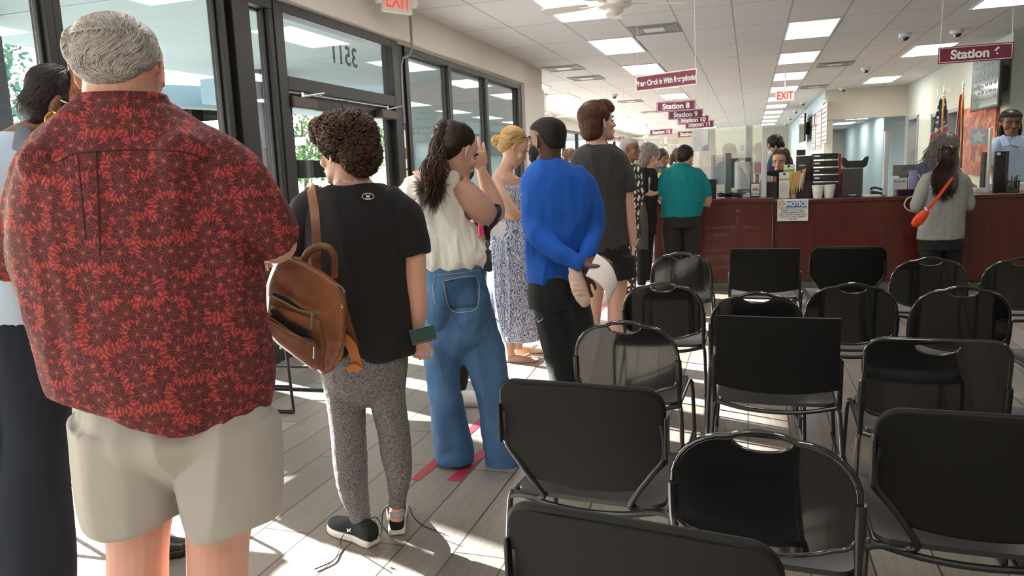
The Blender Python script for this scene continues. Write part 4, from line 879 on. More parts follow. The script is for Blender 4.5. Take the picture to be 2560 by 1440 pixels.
o = f.make('hair', hairmat('black_copper', (.006, .004, .004), (.022, .012, .009)), voxel=.005, smooth=4); C, Rr, F, U, k = f.hf
f.strands(o, 2600, .09, lambda p, q: F*.8-U*.45 if (p-C).dot(F) > -.02*k else -U*.8-F*.3, r=.0013, lift=.002, jit=.08, seed=4)
hl = MB(); rnd = random.Random(5)
for i in range(34):
    a = .02+.002*i; hl.tube([f.hp(.03+.0010*i, -.02+.001*i, .137-.0010*i), f.hp(.094+rnd.random()*.006, .025, .088-.0020*i), f.hp(.093, .075, .03-.0018*i)], [.0025, .003, .001], 5, sub=3)
hl.build('highlights', mat('copper_hair', (.22, .075, .025), .4), f.root)
MB().tube([f.hp(.094, -.004, -.046)+(f.hf[2]*math.cos(a)*.013+f.hf[3]*(math.sin(a)*.018-.010)) for a in [i*2*PI/24 for i in range(24)]], .0036, 8, closed=True).build('earring', mat('gold', (.75, .48, .13), .2, 1.0, .03), f.root)
MB().tube([f.hp(.088, .0, .01), f.hp(.090, .06, .008), f.hp(.085, .1, .004)], .0025, 8).build('glasses_arm', M_CHROME, f.root)
for hx, dd in ((95, 0), (-70, 0)):
    q = f.P(hx, 1760, dd); shoe(f, Vector((q.x, q.y, 0))-R0*.06, math.radians(20)+YAW, .25, mat('black_leather', (.012, .012, .013), .35), M_BLACKP)
# ------------------------------------------------------------------ 3 curly-haired woman, black tee, grey leggings
f = Fig(2.78, 930, 'person with short curly dark hair in a black tee, grey leggings and untied sneakers')
f.tube(B, [(868, 390, 50, .9), (876, 440, 43, .9), (884, 475, 60, .7), (888, 500, 100, .6)]); f.tube(B, [(890, 500, 100, .6), (890, 620, 105, .65), (900, 760, 105, .68), (912, 860, 100, .75), (912, 940, 98, .8)], flat=True)
f.tube(B, [(985, 510, 40), (1025, 590, 34), (1036, 650, 29), (1038, 705, 28, 1, .0), (1045, 765, 25, 1, .01), (1044, 812, 18, 1, .01), (1041, 836, 17, .8, .01)])
f.tube(B, [(790, 525, 30), (748, 590, 28), (728, 640, 25, 1, .06), (704, 652, 21, 1, .2), (692, 648, 17, 1, .26)]); f.hand(f.P(692, 648, .26), -R0*.6+FH*.7, Z, 1, .92)
f.hand(f.P(1041, 830, .01), -Z*.95-R0*.10+FH*.12, -R0*.2-FH*.9, -1, .98, curl=(.75, .8, .85, .85), thumb=.5)
f.tube(B, [(860, 940, 44), (867, 1010, 38), (872, 1080, 34), (877, 1150, 33), (882, 1210, 29), (894, 1262, 22), (904, 1305, 18), (908, 1340, 19)]); f.tube(B, [(965, 940, 43), (970, 1000, 36), (983, 1070, 32), (990, 1130, 30), (997, 1185, 25), (994, 1235, 17), (993, 1280, 16), (992, 1300, 16)])
f.head(856, 382, 142, -62, 6, brow=(.05, .03, .02)); f.make(B, S_PALE, voxel=.005)
f.tube('tee', [(884, 462, 60, .78), (887, 478, 92, .68), (889, 505, 122, .64), (890, 560, 128, .68), (893, 630, 124, .70), (900, 710, 121, .70), (905, 780, 120, .72), (912, 850, 123, .74), (918, 888, 121, .74)], flat=True)
f.tube('tee', [(960, 492, 40), (1008, 545, 48), (1030, 600, 44), (1036, 636, 42)]); f.tube('tee', [(812, 492, 40), (768, 540, 46), (748, 590, 40), (740, 618, 36, 1, .02)])
M_BTEE = cloth('black_tee', (.014, .014, .015), .08, 20, .2, 900); f.make('tee', M_BTEE, voxel=.006, smooth=4, wr=folds(.009, (8, 8, 3), 7, .004, (9, 9, 14)))
def heather(c1, c2):
    def fn(nt, p):
        tc = nd(nt, 'ShaderNodeTexCoord'); mp = nd(nt, 'ShaderNodeMapping'); mp.inputs['Scale'].default_value = (140, 140, 420); nt.links.new(tc.outputs['Object'], mp.inputs[0])
        n = nd(nt, 'ShaderNodeTexNoise', i_Scale=1.0, i_Detail=3.0); nt.links.new(mp.outputs[0], n.inputs['Vector']); r = mth(nt, 'MULTIPLY', mth(nt, 'SUBTRACT', n.outputs[0], .36), 3.4); return mixc(nt, r, c1, c2)
    return fn
f.tube('leggings', [(910, 850, 106, .82), (912, 900, 108, .85), (911, 945, 104, .8), (912, 985, 84, .66), (914, 1015, 40, .5)], flat=True)
f.tube('leggings', [(858, 930, 55, 1.05), (865, 1000, 48, 1.08), (871, 1080, 43, 1.1), (876, 1150, 42, 1.12), (881, 1210, 38, 1.12, -.008), (893, 1262, 30, 1.1), (903, 1300, 25)]); f.tube('leggings', [(964, 930, 53, 1.05), (969, 1000, 44, 1.08), (983, 1070, 40, 1.1), (990, 1130, 38, 1.12), (997, 1185, 32, 1.12, -.008), (994, 1235, 23), (993, 1266, 21)])
f.make('leggings', rampmat('cloth_grey_heather', heather((.035, .033, .036), (.235, .220, .228)), .8), voxel=.005, smooth=4, wr=folds(.0018, (20, 20, 34), 3))
f.hell('hair', 0, -.045, .055, .108, .102, .092); f.hell('hair', 0, .025, .095, .085, .085, .050); f.hell('hair', .0, -.09, -.015, .085, .055, .075)
o = f.make('hair', hairmat('dark_curls', (.014, .008, .005), (.115, .052, .028), .42), voxel=.007, smooth=3, wr=folds(.010, (30, 30, 30), 4)); C, Rr, F, U, k = f.hf
f.strands(o, 3200, .080, lambda p, q: Vector((noise.noise(p*25), noise.noise(p*25+Vector((9, 0, 0))), noise.noise(p*25+Vector((0, 9, 0)))-.2)), r=.0019, steps=11, lift=.007, jit=.6, curl=.009, seed=6)
MB().tube([f.P(884+46*math.cos(a), 442+10*math.sin(a)-3*math.cos(a), -.085*math.sin(a)) for a in [i*2*PI/30 for i in range(30)]], .0016, 6, closed=True).build('necklace', M_CHROME, f.root)
# maker's mark on the upper back, oval ring with crossed arcs
def logo_mark(fig, x, y, sc, dd, m, oval=True, name='logo'):
    mb = MB(); q = lambda a, b: fig.P(x+a*sc, y-b*sc, dd)
    if oval: mb.tube([q(math.cos(a)*1.0, math.sin(a)*.52) for a in [i*2*PI/32 for i in range(32)]], .0013, 6, closed=True)
    for s in (-1, 1): mb.tube([q(.36*i/6, s*(.40-.32*math.cos(i*PI/2/6*.9) if 0 else .34-.30*(1-(i/6)**2))) for i in range(-6, 7)], [.0010]*3+[.0028]*7+[.0010]*3, 6)
    if oval: mb.tube([q(-.45, -.33), q(.45, -.33)], .0009, 5)
    return mb.build(name, m, fig.root)
M_SILV = mat('silver_print', (.55, .55, .55), .5)
logo_mark(f, 920, 491, 15, -.128, M_SILV)
M_SNK = cloth('sneaker_mesh', (.014, .02, .021), .1, 40); M_SOLEW = mat('white_foam_sole', (.74, .72, .67), .6, 0, .05, 20)
gl = lambda x, y, z=.006: at_z(x, y, z)
hl_ = at_z(936, 1366, 0); t_ = at_z(838, 1322, 0); a = math.atan2((t_-hl_).y, (t_-hl_).x)
shoe(f, hl_, a, .27, M_SNK, M_SOLEW, laces=[[at_z(862, 1330, .09), at_z(852, 1350, .02), gl(848, 1375), gl(832, 1402), gl(786, 1423)], [at_z(905, 1318, .085), at_z(938, 1292, .09), at_z(955, 1322, .02), gl(948, 1345)]])
hl_ = at_z(993, 1340, 0); t_ = hl_ + (FH*.95-R0*.12); a = math.atan2((t_-hl_).y, (t_-hl_).x)
shoe(f, hl_, a, .255, M_SNK, M_SOLEW, laces=[[at_z(1022, 1262, .10), at_z(1034, 1292, .05), gl(1060, 1315), gl(1112, 1334)], [at_z(972, 1262, .10), at_z(958, 1280, .06), gl(956, 1312), gl(970, 1330)]])
for x, y in ((905, 1316), (993, 1283)): f.tube('sock', [(x-1, y-9, 20), (x, y, 19), (x+1, y+8, 19)]); f.make('sock', mat('cloth_sock', (.3, .3, .3), .8), voxel=.005)
p1 = f.P(872, 1322, -.075); logo_mark(f, 872, 1326, 13, -.088, M_WTEXT, False, 'shoe_logo')
# ------------------------------------------------------------------ 4 ponytail woman, white top, wide jeans
f = Fig(3.52, 1165, 'person with a long dark ponytail in a white halter top and wide blue jeans')
f.tube(B, [(1140, 390, 32, .95), (1124, 425, 30, .95), (1105, 450, 48, .75), (1085, 475, 72, .62)]); f.tube(B, [(1078, 470, 76, .6), (1072, 540, 72, .62), (1090, 600, 72, .66), (1125, 660, 76, .72), (1138, 740, 78, .78), (1140, 800, 80, .78)], flat=True)
f.tube(B, [(1140, 465, 34, 1, -.01), (1176, 498, 36, 1, .0), (1212, 532, 32, 1, .04), (1236, 542, 24, 1, .09)]); f.tube(B, [(1237, 545, 24, 1, .09), (1236, 515, 25, 1, .12), (1220, 470, 20, 1, .14), (1206, 432, 14, 1, .14), (1203, 420, 13, .8, .14)])
f.tube(B, [(1020, 475, 26), (1005, 540, 22, 1, .06), (1030, 590, 20, 1, .16), (1080, 600, 16, 1, .28)]); f.hand(f.P(1080, 600, .28), R0+FH*.2, Z, -1, .92)
f.hand(f.P(1204, 424, .14), Z*.95-R0*.10, R0*.35-FH*.9, -1, .98, curl=(.14, .16, .2, .28), thumb=.2, spread=.22)
f.tube(B, [(1108, 800, 45), (1112, 950, 32), (1122, 1050, 26), (1130, 1130, 18), (1132, 1150, 17)]); f.tube(B, [(1180, 800, 45), (1215, 950, 30), (1240, 1050, 24), (1252, 1130, 17), (1254, 1152, 17)])
f.tube(B, [(1132, 1150, 17, 1, -.02), (1140, 1160, 17, .7, .06), (1152, 1163, 12, .5, .15)]); f.tube(B, [(1254, 1152, 17, 1, -.02), (1262, 1162, 17, .7, .06), (1272, 1166, 12, .5, .15)])
f.head(1143, 378, 128, 48, 26); f.make(B, S_PALE, voxel=.0045)
f.tube('top', [(1118, 432, 36, .85), (1104, 450, 46, .74), (1088, 475, 66, .62), (1079, 510, 76, .62), (1080, 545, 84, .64), (1092, 590, 96, .66), (1108, 625, 98, .68), (1124, 652, 90, .70), (1128, 668, 74, .70)], flat=True); f.ell('top', 1050, 480, 44, 40, .08); f.ell('top', 1190, 640, 26, 34, .10, .02)
f.make('top', cloth('ivory_crepe', (.88, .85, .78), .02, 6, .35, 260), voxel=.006, smooth=3, wr=folds(.013, (15, 15, 2.2), 8, .003, (30, 30, 8)), wr2=folds(.004, (34, 34, 5), 3))
def denim(nt, p):
    tc = nd(nt, 'ShaderNodeTexCoord'); n = nd(nt, 'ShaderNodeTexNoise', i_Scale=5.0, i_Detail=5.0); nt.links.new(tc.outputs['Object'], n.inputs['Vector'])
    mp = nd(nt, 'ShaderNodeMapping'); mp.inputs['Scale'].default_value = (420, 420, 60); nt.links.new(tc.outputs['Object'], mp.inputs[0]); n2 = nd(nt, 'ShaderNodeTexNoise', i_Scale=1.0, i_Detail=2.0); nt.links.new(mp.outputs[0], n2.inputs['Vector'])
    c = mixc(nt, mth(nt, 'MULTIPLY', mth(nt, 'SUBTRACT', n.outputs[0], .3), 2.2), (.024, .080, .20), (.085, .20, .38)); return mixc(nt, mth(nt, 'MULTIPLY', n2.outputs[0], .35), c, (.12, .22, .36))
M_DENIM = rampmat('cloth_denim', denim, .85)
f.tube('jeans', [(1126, 656, 75, .72), (1130, 690, 78, .76), (1138, 740, 82, .82), (1148, 800, 88, .84), (1152, 840, 88, .80), (1152, 880, 66, .66), (1152, 910, 34, .5)], flat=True); f.ell('jeans', 1095, 770, 42, 60, .12, -.06); f.ell('jeans', 1178, 775, 46, 62, .12, -.06)
f.tube('jeans', [(1108, 810, 52, 1), (1106, 880, 47), (1109, 950, 41), (1118, 1010, 41), (1126, 1075, 44), (1136, 1125, 46), (1138, 1152, 44)]); f.tube('jeans', [(1182, 810, 54, 1), (1205, 880, 54), (1224, 940, 46), (1238, 1010, 42), (1248, 1080, 42), (1258, 1140, 42), (1260, 1166, 40)])
f.make('jeans', M_DENIM, voxel=.006, smooth=4, wr=folds(.008, (9, 9, 3), 14, .004, (18, 18, 22)))
M_STITCH = mat('denim_stitch', (.42, .36, .26), .8); M_DEN2 = mat('denim_pocket', (.026, .075, .165), .85, 0, .12, 40)
def on_surface(fig, obj_name, x, y, lift=.003):
    """point on the fig's garment surface under the pixel"""
    for o in fig.root.children:
        if o.name.split('.')[0] == obj_name:
            key = o.name; bv = BVC.get(key) or BVC.setdefault(key, BVHTree.FromPolygons([v.co for v in o.data.vertices], [p.vertices for p in o.data.polygons]))
            d = ray(x, y).normalized(); h = bv.ray_cast(EYEV-fig.o, d)
            if h[0] is not None: return h[0]+fig.o-d*lift
    return fig.P(x, y, -.1)
BVC = {}
def patch(fig, obj, pts, n, m, name, lift=.004):
    """a sewn-on patch following the garment: grid over a pixel quad"""
    a, b, c, d = pts; g = []
    for j in range(n+1):
        for i in range(n+1):
            u, v = i/n, j/n; x = (a[0]*(1-u)+b[0]*u)*(1-v)+(d[0]*(1-u)+c[0]*u)*v; y = (a[1]*(1-u)+b[1]*u)*(1-v)+(d[1]*(1-u)+c[1]*u)*v; g.append(on_surface(fig, obj, x, y, lift))
    mb = MB().add(g, [(j*(n+1)+i, j*(n+1)+i+1, (j+1)*(n+1)+i+1, (j+1)*(n+1)+i) for j in range(n) for i in range(n)]); o = mb.build(name, m, fig.root); s = o.modifiers.new('s', 'SOLIDIFY'); s.thickness = .003; return o
def seam(fig, obj, pts, m, name, r=.0012, lift=.004, sub=6):
    q = catmull([tuple(map(float, p)) for p in pts], sub); MB().tube([on_surface(fig, obj, x, y, lift) for x, y in q], r, 6).build(name, m, fig.root)
M_SEAMR = mat('dark_red_seam', (.05, .010, .014), .9)
seam(FRED, 'shirt', [(150, 402), (185, 384), (250, 377), (340, 374), (430, 376), (480, 384), (520, 404)], M_SEAMR, 'yoke_seam', .0016, .0015)
for q_ in ([(194, 386), (200, 450), (207, 520), (214, 600)], [(240, 380), (243, 450), (246, 540), (250, 640)]): seam(FRED, 'shirt', q_, M_SEAMR, 'back_pleat', .0016, .0015)
patch(f, 'jeans', ((1109, 703), (1190, 693), (1194, 765), (1124, 771)), 8, M_DEN2, 'back_pocket'); seam(f, 'jeans', [(1109, 703), (1190, 693), (1194, 764), (1162, 780), (1124, 771), (1109, 703)], M_STITCH, 'pocket_stitching', .0016, .007)
seam(f, 'jeans', [(1096, 688), (1140, 684), (1200, 675)], M_STITCH, 'waist_stitching', .0016); seam(f, 'jeans', [(1088, 686), (1082, 720), (1088, 760)], M_STITCH, 'seat_stitching', .0016)
patch(f, 'jeans', ((1152, 657), (1182, 655), (1184, 664), (1154, 667)), 3, mat('brown_label', (.16, .07, .035), .6), 'waist_label', .006)
f.scalp(t=.008, low=-.005); o = f.make('hair', hairmat('dark_brown', (.008, .005, .004), (.040, .018, .011), .32), voxel=.005, smooth=4); C, Rr, F, U, k = f.hf; pt = f.hp(0, -.125, .06)
f.strands(o, 1800, .11, lambda p, q: (pt-p).normalized(), r=.0011, lift=.0015, jit=.05, seed=8)
pn = MB(); rnd = random.Random(11); ends = [(1052, 505), (1062, 470), (1085, 512), (1100, 490), (1075, 500), (1110, 470), (1040, 470)]
for i in range(1000):
    ex, ey = rnd.choice(ends); ex += rnd.gauss(0, 6); ey += rnd.gauss(0, 14); a = rnd.gauss(0, .014); b_ = rnd.gauss(0, .014); dd = rnd.gauss(-.10, .022)
    pn.tube([pt+Rr*a+U*b_, f.P(1094+rnd.gauss(0, 8), 372+rnd.gauss(0, 5), -.07+dd*.2), f.P(1086+rnd.gauss(0, 13), 425, dd-.03), f.P((ex+1085)/2+rnd.gauss(0, 6), (ey+430)/2+14, dd-.02), f.P(ex, ey, dd)], [.0012, .0018, .0017, .0014, .0004], 4, sub=3)
pn.build('ponytail', hairmat('brown_ombre', (.010, .006, .005), (.085, .034, .020), .35), f.root); MB().ball(pt, .022).build('hair_tie', M_BLACKP, f.root)
# ------------------------------------------------------------------ 5 person hidden behind the white top: sneakers, phone, curls
f5 = Fig(4.5, 1158, 'person almost hidden behind the white top, holding a pink phone, in white sneakers')
f5.tube(B, [(1150, 440, 20), (1148, 470, 22), (1145, 500, 60, .6)]); f5.tube(B, [(1146, 490, 62, .6), (1146, 600, 56, .62), (1146, 700, 58, .7)], flat=True)
f5.tube(B, [(1195, 500, 20), (1212, 560, 18), (1206, 592, 15, 1, -.1), (1200, 585, 12, 1, -.2)]); f5.hand(f5.P(1200, 588, -.2), Z*.6-R0*.5-FH*.3, FH*.2-R0*.9, 1, .9, curl=(.7, .7, .8, .8))
f5.tube(B, [(1100, 500, 20), (1085, 580, 18), (1120, 600, 14, 1, -.12)]); f5.hand(f5.P(1120, 600, -.12), R0, Z, -1, .9)
f5.tube(B, [(1125, 720, 30), (1130, 850, 22), (1150, 980, 14), (1152, 1000, 14)]); f5.tube(B, [(1160, 720, 30), (1158, 850, 22), (1150, 960, 14), (1150, 985, 14)])
f5.head(1150, 408, 92, 150, 15, eyes=False); f5.make(B, S_TAN, voxel=.006)
f5.tube('jumper', [(1148, 462, 36, .7), (1146, 500, 64, .6), (1146, 600, 60, .64), (1146, 720, 62, .68)], flat=True); f5.make('jumper', cloth('dark_teal', (.02, .04, .045)), voxel=.009)
f5.tube('trousers', [(1146, 700, 58, .7), (1146, 760, 56, .7)], flat=True); f5.tube('trousers', [(1125, 740, 32), (1130, 850, 25), (1150, 975, 18)]); f5.tube('trousers', [(1162, 740, 32), (1160, 850, 25), (1151, 960, 18)]); f5.make('trousers', cloth('black', (.013, .013, .014)), voxel=.008)
f5.scalp(t=.03, low=-.05); f5.hell('hair', 0, -.03, -.05, .1, .07, .08); o = f5.make('hair', hairmat('dark_curls', (.012, .007, .005), (.070, .032, .018), .42), voxel=.008); f5.strands(o, 400, .06, lambda p, q: Vector((noise.noise(p*25), noise.noise(p*25+Vector((9, 0, 0))), -.4)), r=.004, steps=8, lift=.006, jit=.7, curl=.01, seed=2)
M_SNKW = mat('white_sneaker', (.66, .64, .60), .6, 0, .04, 30)
for hx, hy in ((1150, 1014), (1146, 984)):
    q = at_z(hx, hy, 0); shoe(f5, q, .12, .26, M_SNKW, mat('taupe_sole', (.30, .25, .21), .7), laces=[])

# ------------------------------------------------------------------ 6 blonde woman in strapless patterned dress
f = Fig(5.5, 1285, 'blonde person with a bun and bare shoulders in a long blue and white dress')
f.tube(B, [(1278, 390, 20), (1268, 415, 17), (1262, 432, 24, .8), (1262, 450, 40, .65)]); f.tube(B, [(1262, 445, 44, .6), (1266, 490, 42, .66), (1276, 540, 40, .7), (1282, 620, 44, .8), (1282, 700, 44, .8)], flat=True)
f.tube(B, [(1236, 452, 20, 1, -.02), (1252, 490, 21, 1, -.1), (1278, 530, 19, 1, -.12), (1292, 537, 15, 1, -.08), (1325, 530, 11, 1, .0), (1345, 524, 9, 1, .02)]); f.hand(f.P(1345, 524, .02), R0*.95+FH*.2, Z, 1, .92, curl=(.5, .5, .6, .6))
f.tube(B, [(1300, 455, 18, 1, .12), (1325, 490, 16, 1, .18), (1340, 520, 12, 1, .15), (1355, 520, 9, 1, .1)]); f.hand(f.P(1355, 522, .1), R0, Z, -1, .9)
f.tube(B, [(1268, 700, 26), (1270, 800, 17), (1273, 860, 12), (1276, 886, 11)]); f.tube(B, [(1300, 700, 26), (1298, 800, 16), (1296, 850, 11), (1296, 872, 11)])
f.tube(B, [(1268, 894, 10, 1), (1285, 898, 12, .7), (1310, 902, 14, .5, -.02), (1332, 906, 10, .4, -.03)]); f.tube(B, [(1290, 874, 9, 1, .15), (1305, 878, 11, .7, .15), (1328, 882, 10, .4, .15)])
f.head(1284, 368, 86, 78, 34, brow=(.30, .18, .08)); f.make(B, S_TAN, voxel=.005)
def paisley(nt, p):
    tc = nd(nt, 'ShaderNodeTexCoord'); v = nd(nt, 'ShaderNodeTexVoronoi', i_Scale=22.0, feature='DISTANCE_TO_EDGE'); nt.links.new(tc.outputs['Object'], v.inputs['Vector']); n = nd(nt, 'ShaderNodeTexWave', i_Scale=18.0, i_Distortion=22.0, i_Detail=3.0); nt.links.new(tc.outputs['Object'], n.inputs['Vector'])
    k = mth(nt, 'GREATER_THAN', mth(nt, 'ADD', n.outputs[0], mth(nt, 'MULTIPLY', v.outputs['Distance'], .8)), .56); return mixc(nt, k, (.11, .14, .28), (.60, .62, .66))
f.tube('dress', [(1270, 466, 46, .68), (1274, 500, 44, .72), (1280, 530, 41, .74), (1282, 565, 46, .78), (1280, 620, 55, .8), (1279, 690, 58, .82), (1282, 760, 56, .84), (1294, 815, 50, .88), (1302, 846, 47, .9)], flat=True)
f.make('dress', rampmat('cloth_blue_paisley', paisley, .85), voxel=.007, smooth=3, wr=folds(.013, (15, 15, 1.0), 3), wr2=folds(.003, (25, 25, 3), 6))
f.scalp(t=.010, low=.0); o = f.make('hair', hairmat('blonde', (.40, .22, .075), (.72, .48, .20), .4), voxel=.006, smooth=4); C, Rr, F, U, k = f.hf; pt = f.hp(0, -.115, .0)
f.strands(o, 1500, .11, lambda p, q: (pt-p).normalized(), r=.0012, lift=.002, jit=.1, seed=9)
bn = MB(); rnd = random.Random(4)
for i in range(46):
    a = rnd.random()*6.28; b = rnd.random()*6.28; c = f.P(1243, 352, 0); ax = Vector((rnd.gauss(0, 1), rnd.gauss(0, 1), rnd.gauss(0, 1))).normalized(); u = ax.orthogonal().normalized(); w = ax.cross(u); bn.tube([c+(u*math.cos(a+j*.5)+w*math.sin(a+j*.5))*(.032+.012*rnd.random()) for j in range(8)], [.002]+[.005]*6+[.001], 5)
bn.build('hair_bun', MATS['hair_blonde'], f.root)
g = MB()
for s in (-1, 1): g.ell(f.hp(.035*s, .06, .098), Rr*.03, F*.022+U*.016, U*.004-F*.003, 12, 8); g.tube([f.hp(.064*s, .05, .10), f.hp(.085*s, -.03, .055), f.hp(.083*s, -.06, .02)], .003, 6, sub=3)
g.build('sunglasses', M_BLACKP, f.root)
for x0, y0, dd in ((1266, 902, -.01), (1288, 880, .15)):
    q = at_z(x0, y0+2, 0); d = (R0*.93-FH*.12).normalized(); s_ = Vector((-d.y, d.x, 0)); pr = catmull([(-.01, .03), (.06, .034), (.14, .034), (.20, .045), (.24, .034), (.25, .008)], 3); so = MB().prism([Vector((q.x, q.y, .002))+d*a+s_*b for a, b in pr]+[Vector((q.x, q.y, .002))+d*a-s_*b for a, b in pr[::-1]], Z*.018).build('sandal', mat('tan_sandal', (.50, .30, .18), .6), f.root, bevel=.004)
    b_ = Vector((q.x, q.y, .03)); MB().tube([b_+d*.12-s_*.04, b_+d*.18+Z*.03, b_+d*.12+s_*.04], .006, 6, sub=3).build('strap', mat('gold_strap', (.62, .50, .36), .5), so)
# ------------------------------------------------------------------ 7 bearded man in the blue long-sleeved shirt
f = Fig(3.75, 1395, 'bearded person in a bright blue long-sleeved shirt with both hands behind the back')
f.tube(B, [(1368, 350, 38), (1370, 392, 33, .95), (1374, 415, 36, .8), (1382, 440, 56, .6)]); f.tube(B, [(1385, 450, 70, .58), (1392, 540, 76, .60), (1385, 650, 62, .7), (1382, 720, 60, .8), (1385, 760, 60, .8)], flat=True)
f.tube(B, [(1346, 450, 16), (1334, 490, 18), (1336, 550, 18, 1, -.04), (1352, 595, 17, 1, -.1), (1400, 632, 14, 1, -.15), (1440, 655, 12, 1, -.18), (1462, 662, 12, 1, -.18)]); f.tube(B, [(1455, 450, 18), (1472, 490, 18), (1484, 560, 17, 1, -.005), (1480, 605, 15, 1, -.06), (1464, 645, 13, 1, -.12), (1448, 680, 12, 1, -.14)])
f.hand(f.P(1458, 660, -.18), R0*.8+Z*.06-FH*.1, -FH*.4+Z*.8, -1, 1.05, curl=(.55, .6, .65, .7), thumb=.4); f.hand(f.P(1446, 686, -.14), -Z*.85+R0*.25, -FH*.9, -1, 1.0, curl=(.5, .55, .6, .6))
f.tube(B, [(1375, 760, 40), (1398, 880, 30), (1412, 1000, 24), (1415, 1100, 16), (1415, 1128, 15)]); f.tube(B, [(1432, 760, 38), (1455, 880, 28), (1462, 1000, 22), (1462, 1090, 15), (1462, 1110, 15)])
f.head(1366, 350, 112, -48, 2, eyes=True, brow=(.008, .006, .005), lip=(.22, .08, .07)); f.make(B, S_DARK, voxel=.0045)
f.tube('shirt', [(1376, 400, 37, .86), (1379, 414, 56, .74), (1384, 432, 74, .64), (1391, 460, 88, .62), (1396, 510, 93, .64), (1393, 570, 84, .66), (1387, 630, 72, .72), (1380, 675, 64, .78), (1376, 705, 59, .8)], flat=True)
f.tube('shirt', [(1372, 446, 16), (1350, 438, 24), (1332, 480, 28), (1336, 550, 27, 1, -.04), (1352, 595, 26, 1, -.1), (1400, 632, 21, 1, -.15), (1440, 655, 16, 1, -.18), (1452, 661, 15, 1, -.18)]); f.tube('shirt', [(1422, 446, 16), (1446, 440, 24), (1472, 490, 27), (1484, 560, 25), (1480, 605, 22, 1, -.06), (1464, 645, 18, 1, -.12), (1455, 664, 16, 1, -.13)])
f.make('shirt', cloth('royal_blue', (.012, .095, .46), .05, 6, .2, 800), voxel=.0055, smooth=4, wr=folds(.010, (10, 10, 4), 12, .004, (18, 18, 14)))
f.tube('trousers', [(1378, 690, 56, .82), (1382, 735, 60, .84), (1386, 770, 60, .82)], flat=True); f.tube('trousers', [(1378, 750, 46, 1), (1388, 820, 43), (1400, 900, 35), (1410, 980, 30), (1414, 1060, 25), (1415, 1112, 21)]); f.tube('trousers', [(1426, 750, 44), (1446, 820, 40), (1458, 900, 34), (1463, 1000, 28), (1462, 1098, 21)])
f.make('trousers', cloth('charcoal_track', (.015, .018, .02), .08), voxel=.0065, wr=folds(.007, (10, 10, 3), 5, .003, (20, 20, 20)))
seam(f, 'trousers', [(1342, 795), (1345, 804), (1350, 803), (1358, 796)], mat('teal_print', (.20, .34, .36), .6), 'swoosh', .003)
f.crop(); f.make('hair', mat('cropped_black_hair', (.012, .009, .008), .9, 0, .3, 90, .5, 500), voxel=.004, smooth=8)
for a in ((0, .072, -.085, .050, .034, .030), (0, .055, -.100, .045, .035, .030), (-.05, .045, -.060, .022, .035, .040), (.05, .045, -.060, .022, .035, .040), (-.056, .018, -.050, .012, .034, .036), (.056, .018, -.050, .012, .034, .036), (0, .078, -.112, .030, .022, .026)): f.hell('beard', *a)
o = f.make('beard', mat('black_beard', (.006, .005, .005), .9, 0, .3, 90, .6, 400), voxel=.0045, smooth=3)
MB().tube([f.P(1375+34*math.cos(a), 401+8*math.sin(a)-5*math.cos(a), -.075*math.sin(a)+.01) for a in [i*2*PI/30 for i in range(30)]], .0035, 8, closed=True).build('gold_chain', mat('gold', (.75, .48, .13), .2, 1.0, .03), f.root)
w = f.vol('bandage'); f.tube('bandage', [(1437, 662, 15, 1, -.15), (1440, 692, 18, 1, -.16), (1448, 722, 20, .9, -.17), (1461, 752, 15, .8, -.18), (1468, 764, 10, .7, -.18)]); f.make('bandage', cloth('cream_wrap', (.62, .45, .36), .05, 30, .5, 120), voxel=.005, wr=folds(.003, (20, 20, 45), 2))
for hx, hy in ((1418, 1128), (1464, 1112)): q = f.P(hx, hy); shoe(f, Vector((q.x, q.y, 0))-FH*.06, PI/2+YAW, .29, M_SNK, M_BLACKP)
# ------------------------------------------------------------------ 8 tall boy in grey tee
f = Fig(5.0, 1500, 'tall person with tousled brown hair in a charcoal tee and black shorts')
f.tube(B, [(1490, 310, 26), (1490, 345, 22), (1492, 368, 30, .8), (1495, 390, 60, .62)]); f.tube(B, [(1497, 390, 66, .6), (1497, 480, 64, .62), (1502, 620, 58, .7), (1510, 690, 54, .8)], flat=True)
f.tube(B, [(1550, 405, 22), (1564, 480, 19), (1573, 540, 16), (1580, 590, 12), (1582, 615, 11)]); f.hand(f.P(1581, 612), -Z, R0, 1, .95, curl=(.3, .3, .3, .3)); f.tube(B, [(1440, 405, 22), (1428, 490, 18), (1424, 560, 14), (1424, 610, 11)]); f.hand(f.P(1424, 608), -Z, -R0, -1, .95)
f.tube(B, [(1488, 690, 28), (1484, 760, 21), (1480, 810, 20), (1478, 870, 14), (1477, 905, 12)]); f.tube(B, [(1540, 690, 30), (1541, 760, 23), (1540, 810, 21), (1540, 870, 14), (1540, 905, 12)])
f.head(1497, 306, 92, 68, -6, brow=(.06, .03, .018)); f.make(B, S_PALE, voxel=.0045)
f.tube('tee', [(1493, 362, 34, .84), (1494, 376, 56, .74), (1496, 396, 72, .66), (1497, 430, 76, .64), (1496, 490, 70, .66), (1499, 560, 66, .7), (1504, 612, 65, .74), (1505, 627, 64, .74)], flat=True); f.tube('tee', [(1535, 392, 24), (1560, 436, 25), (1566, 478, 23)]); f.tube('tee', [(1458, 392, 24), (1434, 436, 25), (1426, 478, 23)])
f.make('tee', rampmat('cloth_charcoal_heather', heather((.020, .019, .018), (.055, .052, .050)), .85), voxel=.0065, smooth=4, wr=folds(.007, (9, 9, 3), 4, .004, (18, 18, 12)))
